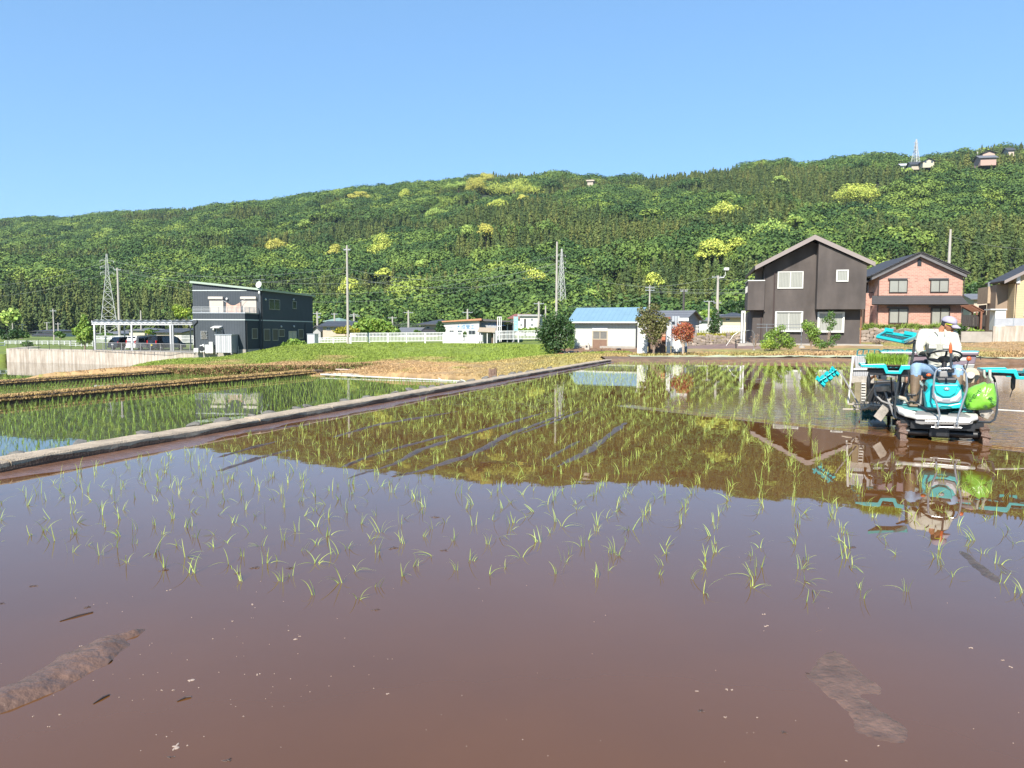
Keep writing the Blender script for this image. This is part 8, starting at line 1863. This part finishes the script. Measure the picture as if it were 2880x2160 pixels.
for (dx0,dz0,dx1,dz1) in ((-.12,.05,-.03,-.05),(-.14,-.06,-.02,-.10),(.12,.04,.04,-.06),(.14,-.05,.05,-.12),(-.10,-.13,.03,-.17),(.12,-.14,.0,-.18)):
    mb.tube([mid+Vector((dx0,-.125,dz0)),mid+Vector(((dx0+dx1)/2,-.148,(dz0+dz1)/2)),mid+Vector((dx1,-.135,dz1))],[.006,.013,.006],6)
melt('shirt',mb,m_shirt,D,.011,2)
mb=MB()
for wr,el in ((wrR,elR),(wrL,elL)): u_=(wr-el).normalized(); c=el.lerp(wr,.80); mb.tube([c-u_*.02,c+u_*.03],[.056,.052],14)
part('cuff',mb,m_shirt,True,D)
cn_=nk0+Vector((.0,-.01,.0)); mb=MB()
vs=[]; n=18
for k in range(n+1):
    b=math.radians(-70+k*(320/n)) ; rr_=.078; x,y=math.sin(b)*rr_*1.05,-math.cos(b)*rr_
    vs+= [cn_+Vector((x,y,.035 if k not in (0,n) else .015)),cn_+Vector((x*1.22,y*1.22,.0 if k not in (0,n) else -.045))]
b0=[cn_+Vector((math.sin(t)*.080,-math.cos(t)*.076,.04)) for t in [math.radians(28+k*(304/n)) for k in range(n+1)]]; b1=[cn_+Vector((math.sin(t)*(.105 if 0<k<n else .085),-math.cos(t)*(.10 if 0<k<n else .13),-.004 if 0<k<n else -.055)) for k,t in enumerate([math.radians(28+k*(304/n)) for k in range(n+1)])]
mb.add(b0+b1,[(k,k+1,n+2+k,n+1+k) for k in range(n)]); co=part('collar',mb,m_shirt,False,D); sd=co.modifiers.new('s','SOLIDIFY'); sd.thickness=.007
fy=lambda p,dx,dz: Vector((p.x+dx,p.y-.152+abs(dx)*.22,p.z+dz))
mb=MB(); mb.tube([fy(chs,.01,.05),fy(chs,.01,-.02),fy(mid,.01,.02),fy(mid,.01,-.1)],.006,5); part('button_placket',mb,m_shirt,True,D)
for sg in (-1,1):
    c=fy(chs,sg*.095+.0,-.035); mb=MB(); mb.bbox(c-Vector((.052,.002,.085)),c+Vector((.052,.010,.0)),.004); mb.prism([c+Vector((-.056,-.008,.012)),c+Vector((.056,-.008,.012)),c+Vector((.056,-.008,-.018)),c+Vector((0,-.008,-.036)),c+Vector((-.056,-.008,-.018))],(0,.012,0)); part('pocket',mb,m_shirt,False,D)
# jeans and boots
mb=MB(); torso(mb,[(pel+dn*-.06,.17,.14),(pel+dn*.0,.175,.14),(pel+dn*.06,.165,.13)])
for h_,kn,an in ((hR,knR,anR),(hL,knL,anL)):
    limb(mb,[h_,h_.lerp(kn,.5)+dn*.01,kn,kn.lerp(an,.18),kn.lerp(an,.34)],[.115,.102,.086,.076,.070])
    for k in range(4): c=h_.lerp(kn,.45+.16*k); mb.tube([c+Vector((-.085,-.03,.01)),c+Vector((-.02,-.05,.088)),c+Vector((.075,-.02,.02+.02*k))],[.006,.012,.006],6)
    for k in range(3): c=kn.lerp(an,.08+.09*k); mb.tube([c+Vector((-.07,-.03,.02)),c+Vector((0,-.084,0)),c+Vector((.07,-.03,-.03))],[.005,.011,.005],6)
melt('jeans',mb,m_jean,D,.012,2)
for an,to,kn in ((anR,toR,knR),(anL,toL,knL)):
    mb=MB(); limb(mb,[kn.lerp(an,.30),kn.lerp(an,.6),an+dn*.03,an+Vector((0,-.02,-.03)),to+dn*-.005],[.078,.072,.058,.058,.045]); mb.bbox(Vector((to.x-.045,to.y-.04,min(an.z,to.z)-.085)),Vector((an.x+.045,an.y+.06,min(an.z,to.z)-.05)),.012); melt('boot',mb,m_boot,D,.010,2)
def skin(name,V,E,Rr_,m,parent,sub=2,root=0):
    mb=MB()
    for a_,b_ in E: limb(mb,[Vector(V[a_]),Vector(V[b_])],[Rr_[a_],Rr_[b_]],8)
    return melt(name,mb,m,parent,.005,1)
# gloved hands closed on the rim
def rim(px):  # point of the wheel rim nearest to a pixel column, near side
    best=None
    for k in range(720):
        a=2*math.pi*k/720; p=MW@Vector((.225*math.cos(a),.225*math.sin(a),0)); w_=W_@p
        r_=CAM_M.inverted()@w_; ppx=1440+FPX*r_.x/-r_.z; ppy=1080-FPX*r_.y/-r_.z
        d_=(ppx-px[0])**2+(ppy-px[1])**2
        if best is None or d_<best[0]: best=(d_,a)
    return best[1]
def glove(wr,a,sg):
    c=MW@Vector((.225*math.cos(a),.225*math.sin(a),0)); c=c-D0; nr=(MW.to_3x3()@Vector((math.cos(a),math.sin(a),0))).normalized(); tg=(MW.to_3x3()@Vector((-math.sin(a),math.cos(a),0))).normalized(); up=(MW.to_3x3()@Vector((0,0,1))).normalized()
    back=(wr-c).normalized(); palm=c+up*.028+nr*.018+back*.028
    V=[wr,wr.lerp(palm,.5),palm]; E=[(0,1),(1,2)]; Rr_=[(.030),(.034),(.036)]
    for i,(o_,l) in enumerate(((-.030,.9),(-.010,1.05),(.011,1.0),(.030,.82))):
        b=palm+tg*o_+nr*-.004; k=len(V); V+=[b+up*.006-nr*.012, c+tg*o_*1.15+up*.020-nr*.024*l, c+tg*o_*1.15-up*.006-nr*.030*l, c+tg*o_*1.1-up*.024-nr*.010]; E+=[(2,k),(k,k+1),(k+1,k+2),(k+2,k+3)]; Rr_+=[.012,.0105,.0095,.0085]
    k=len(V); s_=-sg; V+=[palm+tg*s_*.035+nr*.01-up*.008, c+tg*s_*.034+nr*.022-up*.016, c+tg*s_*.018+nr*.010-up*.030]; E+=[(2,k),(k,k+1),(k+1,k+2)]; Rr_+=[.014,.012,.010]
    skin('glove',V,E,Rr_,m_glove,D,2)
glove(wrR,rim((2610,1000)),-1); glove(wrL,rim((2688,1008)),1)
# head: looks to the picture's right and down
Fd=(Vector((.80,-.52,-.30))).normalized(); Lf=Fd.cross(Vector((0,0,1))).normalized(); Up=Lf.cross(Fd).normalized()
HM=Matrix(((Fd.x,Lf.x,Up.x,0),(Fd.y,Lf.y,Up.y,0),(Fd.z,Lf.z,Up.z,0),(0,0,0,1))); hc=q(2668,913,1.0); HM=Matrix.Translation(hc)@HM   # local x forward, y to the right side of face, z up
bm=bmesh.new(); bmesh.ops.create_uvsphere(bm,u_segments=28,v_segments=20,radius=1)
for v_ in bm.verts:
    x,y,z=v_.co; X_=x*.098; Y_=y*.076; Z_=z*.118
    if z<-.1: X_*=1-.15*(-z-.1) if x<0 else 1; Y_*=1-.38*(-z-.1)**1.2
    if z<-.35 and x<0: X_*=.72
    if x>.3 and abs(z)<.28 and abs(y)>.25 and abs(y)<.6: X_-=.006
    v_.co=HM@Vector((X_,Y_,Z_-.0))
mb=MB(); mb.add([v.co for v in bm.verts],[tuple(v.index for v in f.verts) for f in bm.faces]) if not bm.verts.index_update() else None; bm.free()
hh=lambda x,y,z: HM@Vector((x,y,z))
mb.prism([hh(.092,0,.02),hh(.122,0,-.028),hh(.095,0,-.038)],(HM.to_3x3()@Vector((0,.012,0)))); mb.prism([hh(.092,0,.02),hh(.095,0,-.038),hh(.122,0,-.028)],(HM.to_3x3()@Vector((0,-.012,0))))
mb.ell(hh(.108,0,-.032),(.014,.014,.010),10,7); mb.ell(hh(.086,0,-.088),(.020,.022,.018),10,7)
for sg in (-1,1): mb.ell(hh(-.004,sg*.077,-.012),(.012,.012,.030),10,7)
part('head',mb,m_skin,True,D)
mb=MB(); mb.ell(hh(.094,0,-.058),(.008,.022,.005),10,6,HM.to_3x3().to_4x4()); mb.ell(hh(.093,0,-.066),(.008,.019,.006),10,6,HM.to_3x3().to_4x4()); part('mouth',mb,mat('lip',(.35,.13,.09),.5),True,D)
mb=MB(); [mb.ell(hh(.083,sg*.032,.012),(.012,.013,.009),10,7) for sg in (-1,1)]; part('eye',mb,m_white,True,D)
bm=MB(); bm.ell(hh(-.026,0,.018),(.083,.080,.095),16,10,HM.to_3x3().to_4x4()); part('hair',bm,mat('grey_black_hair',(.045,.042,.045),.8,.3,30),True,D)
# sunglasses, resting on the face: a thing of their own
gl=thing('sunglasses','dark wraparound sunglasses with bright yellow-green arms worn by the driver','sunglasses',W_@(D0+hc),R(-22)); g0=hc; Hg=Matrix.Translation(-g0)@HM; gg=lambda x,y,z: Hg@Vector((x,y,z))
mb=MB()
for sg in (-1,1): mb.add([gg(.112,sg*.004,.022),gg(.104,sg*.045,.026),gg(.082,sg*.072,.022),gg(.080,sg*.072,-.006),gg(.102,sg*.045,-.016),gg(.112,sg*.006,-.010)],[(0,1,4,5),(1,2,3,4)])
o=part('lens',mb,mat('sunglass_lens',(.03,.02,.02),.08,spec=.8),False,gl); sd=o.modifiers.new('s','SOLIDIFY'); sd.thickness=.003
for sg in (-1,1): part('temple_arm',MB().tube([gg(.084,sg*.074,.018),gg(.05,sg*.084,.016),gg(0,sg*.086,.012),gg(-.012,sg*.084,-.004)],[.007,.008,.006,.004],6),mat('lime_arm',(.65,.70,.03),.35),True,gl)
# cap
cp_=MB(); n=28; rows=9; vs=[]
for j in range(rows):
    a=math.pi/2*j/(rows-1)
    for k in range(n):
        b=2*math.pi*k/n; rr_=1+.012*math.sin(b*6)
        vs.append(HM@Vector((-.006+.112*math.cos(a)*math.cos(b)*rr_,.090*math.cos(a)*math.sin(b)*rr_,.032+.094*math.sin(a)**.85)))
fs=[(j*n+k,j*n+(k+1)%n,(j+1)*n+(k+1)%n,(j+1)*n+k) for j in range(rows-1) for k in range(n)]
cp_.add(vs,fs); cap=part('cap',cp_,m_cap,True,D); sd=cap.modifiers.new('s','SOLIDIFY'); sd.thickness=.004
mb=MB(); vs=[]; nb=12
for j in range(5):
    f=j/4
    for k in range(nb+1):
        b=-1+2*k/nb; x=.078*math.sqrt(max(0,1-b*b*.85))+.022+f*.088*(1-.45*b*b); y=b*(.082-.012*f); z=.036-.018*f-.022*b*b-.02*f*f
        vs.append(HM@Vector((x,y,z)))
mb.add(vs,[(j*(nb+1)+k,j*(nb+1)+k+1,(j+1)*(nb+1)+k+1,(j+1)*(nb+1)+k) for j in range(4) for k in range(nb)]); o=part('peak',mb,m_cap,True,cap); sd=o.modifiers.new('s','SOLIDIFY'); sd.thickness=.004
part('cap_button',MB().ell(HM@Vector((-.006,0,.127)),(.008,.008,.006),8,6),m_cap,True,cap)
# ================================================================== HAZE
hm = bpy.data.materials.new('haze'); hm.use_nodes = True; hm.node_tree.nodes.clear()
pv = hm.node_tree.nodes.new('ShaderNodeVolumePrincipled'); pv.inputs['Color'].default_value = (.72, .84, 1, 1); pv.inputs['Density'].default_value = .00007; pv.inputs['Anisotropy'].default_value = .1
ho = hm.node_tree.nodes.new('ShaderNodeOutputMaterial'); hm.node_tree.links.new(pv.outputs[0], ho.inputs['Volume'])
hz_o = MB().box((-11000, -300, -7), (11000, 9100, 330)).build('haze', hm); tag(hz_o, 'faint pale blue summer haze over the valley', 'haze', kind='stuff')
S.cycles.volume_step_rate = 10
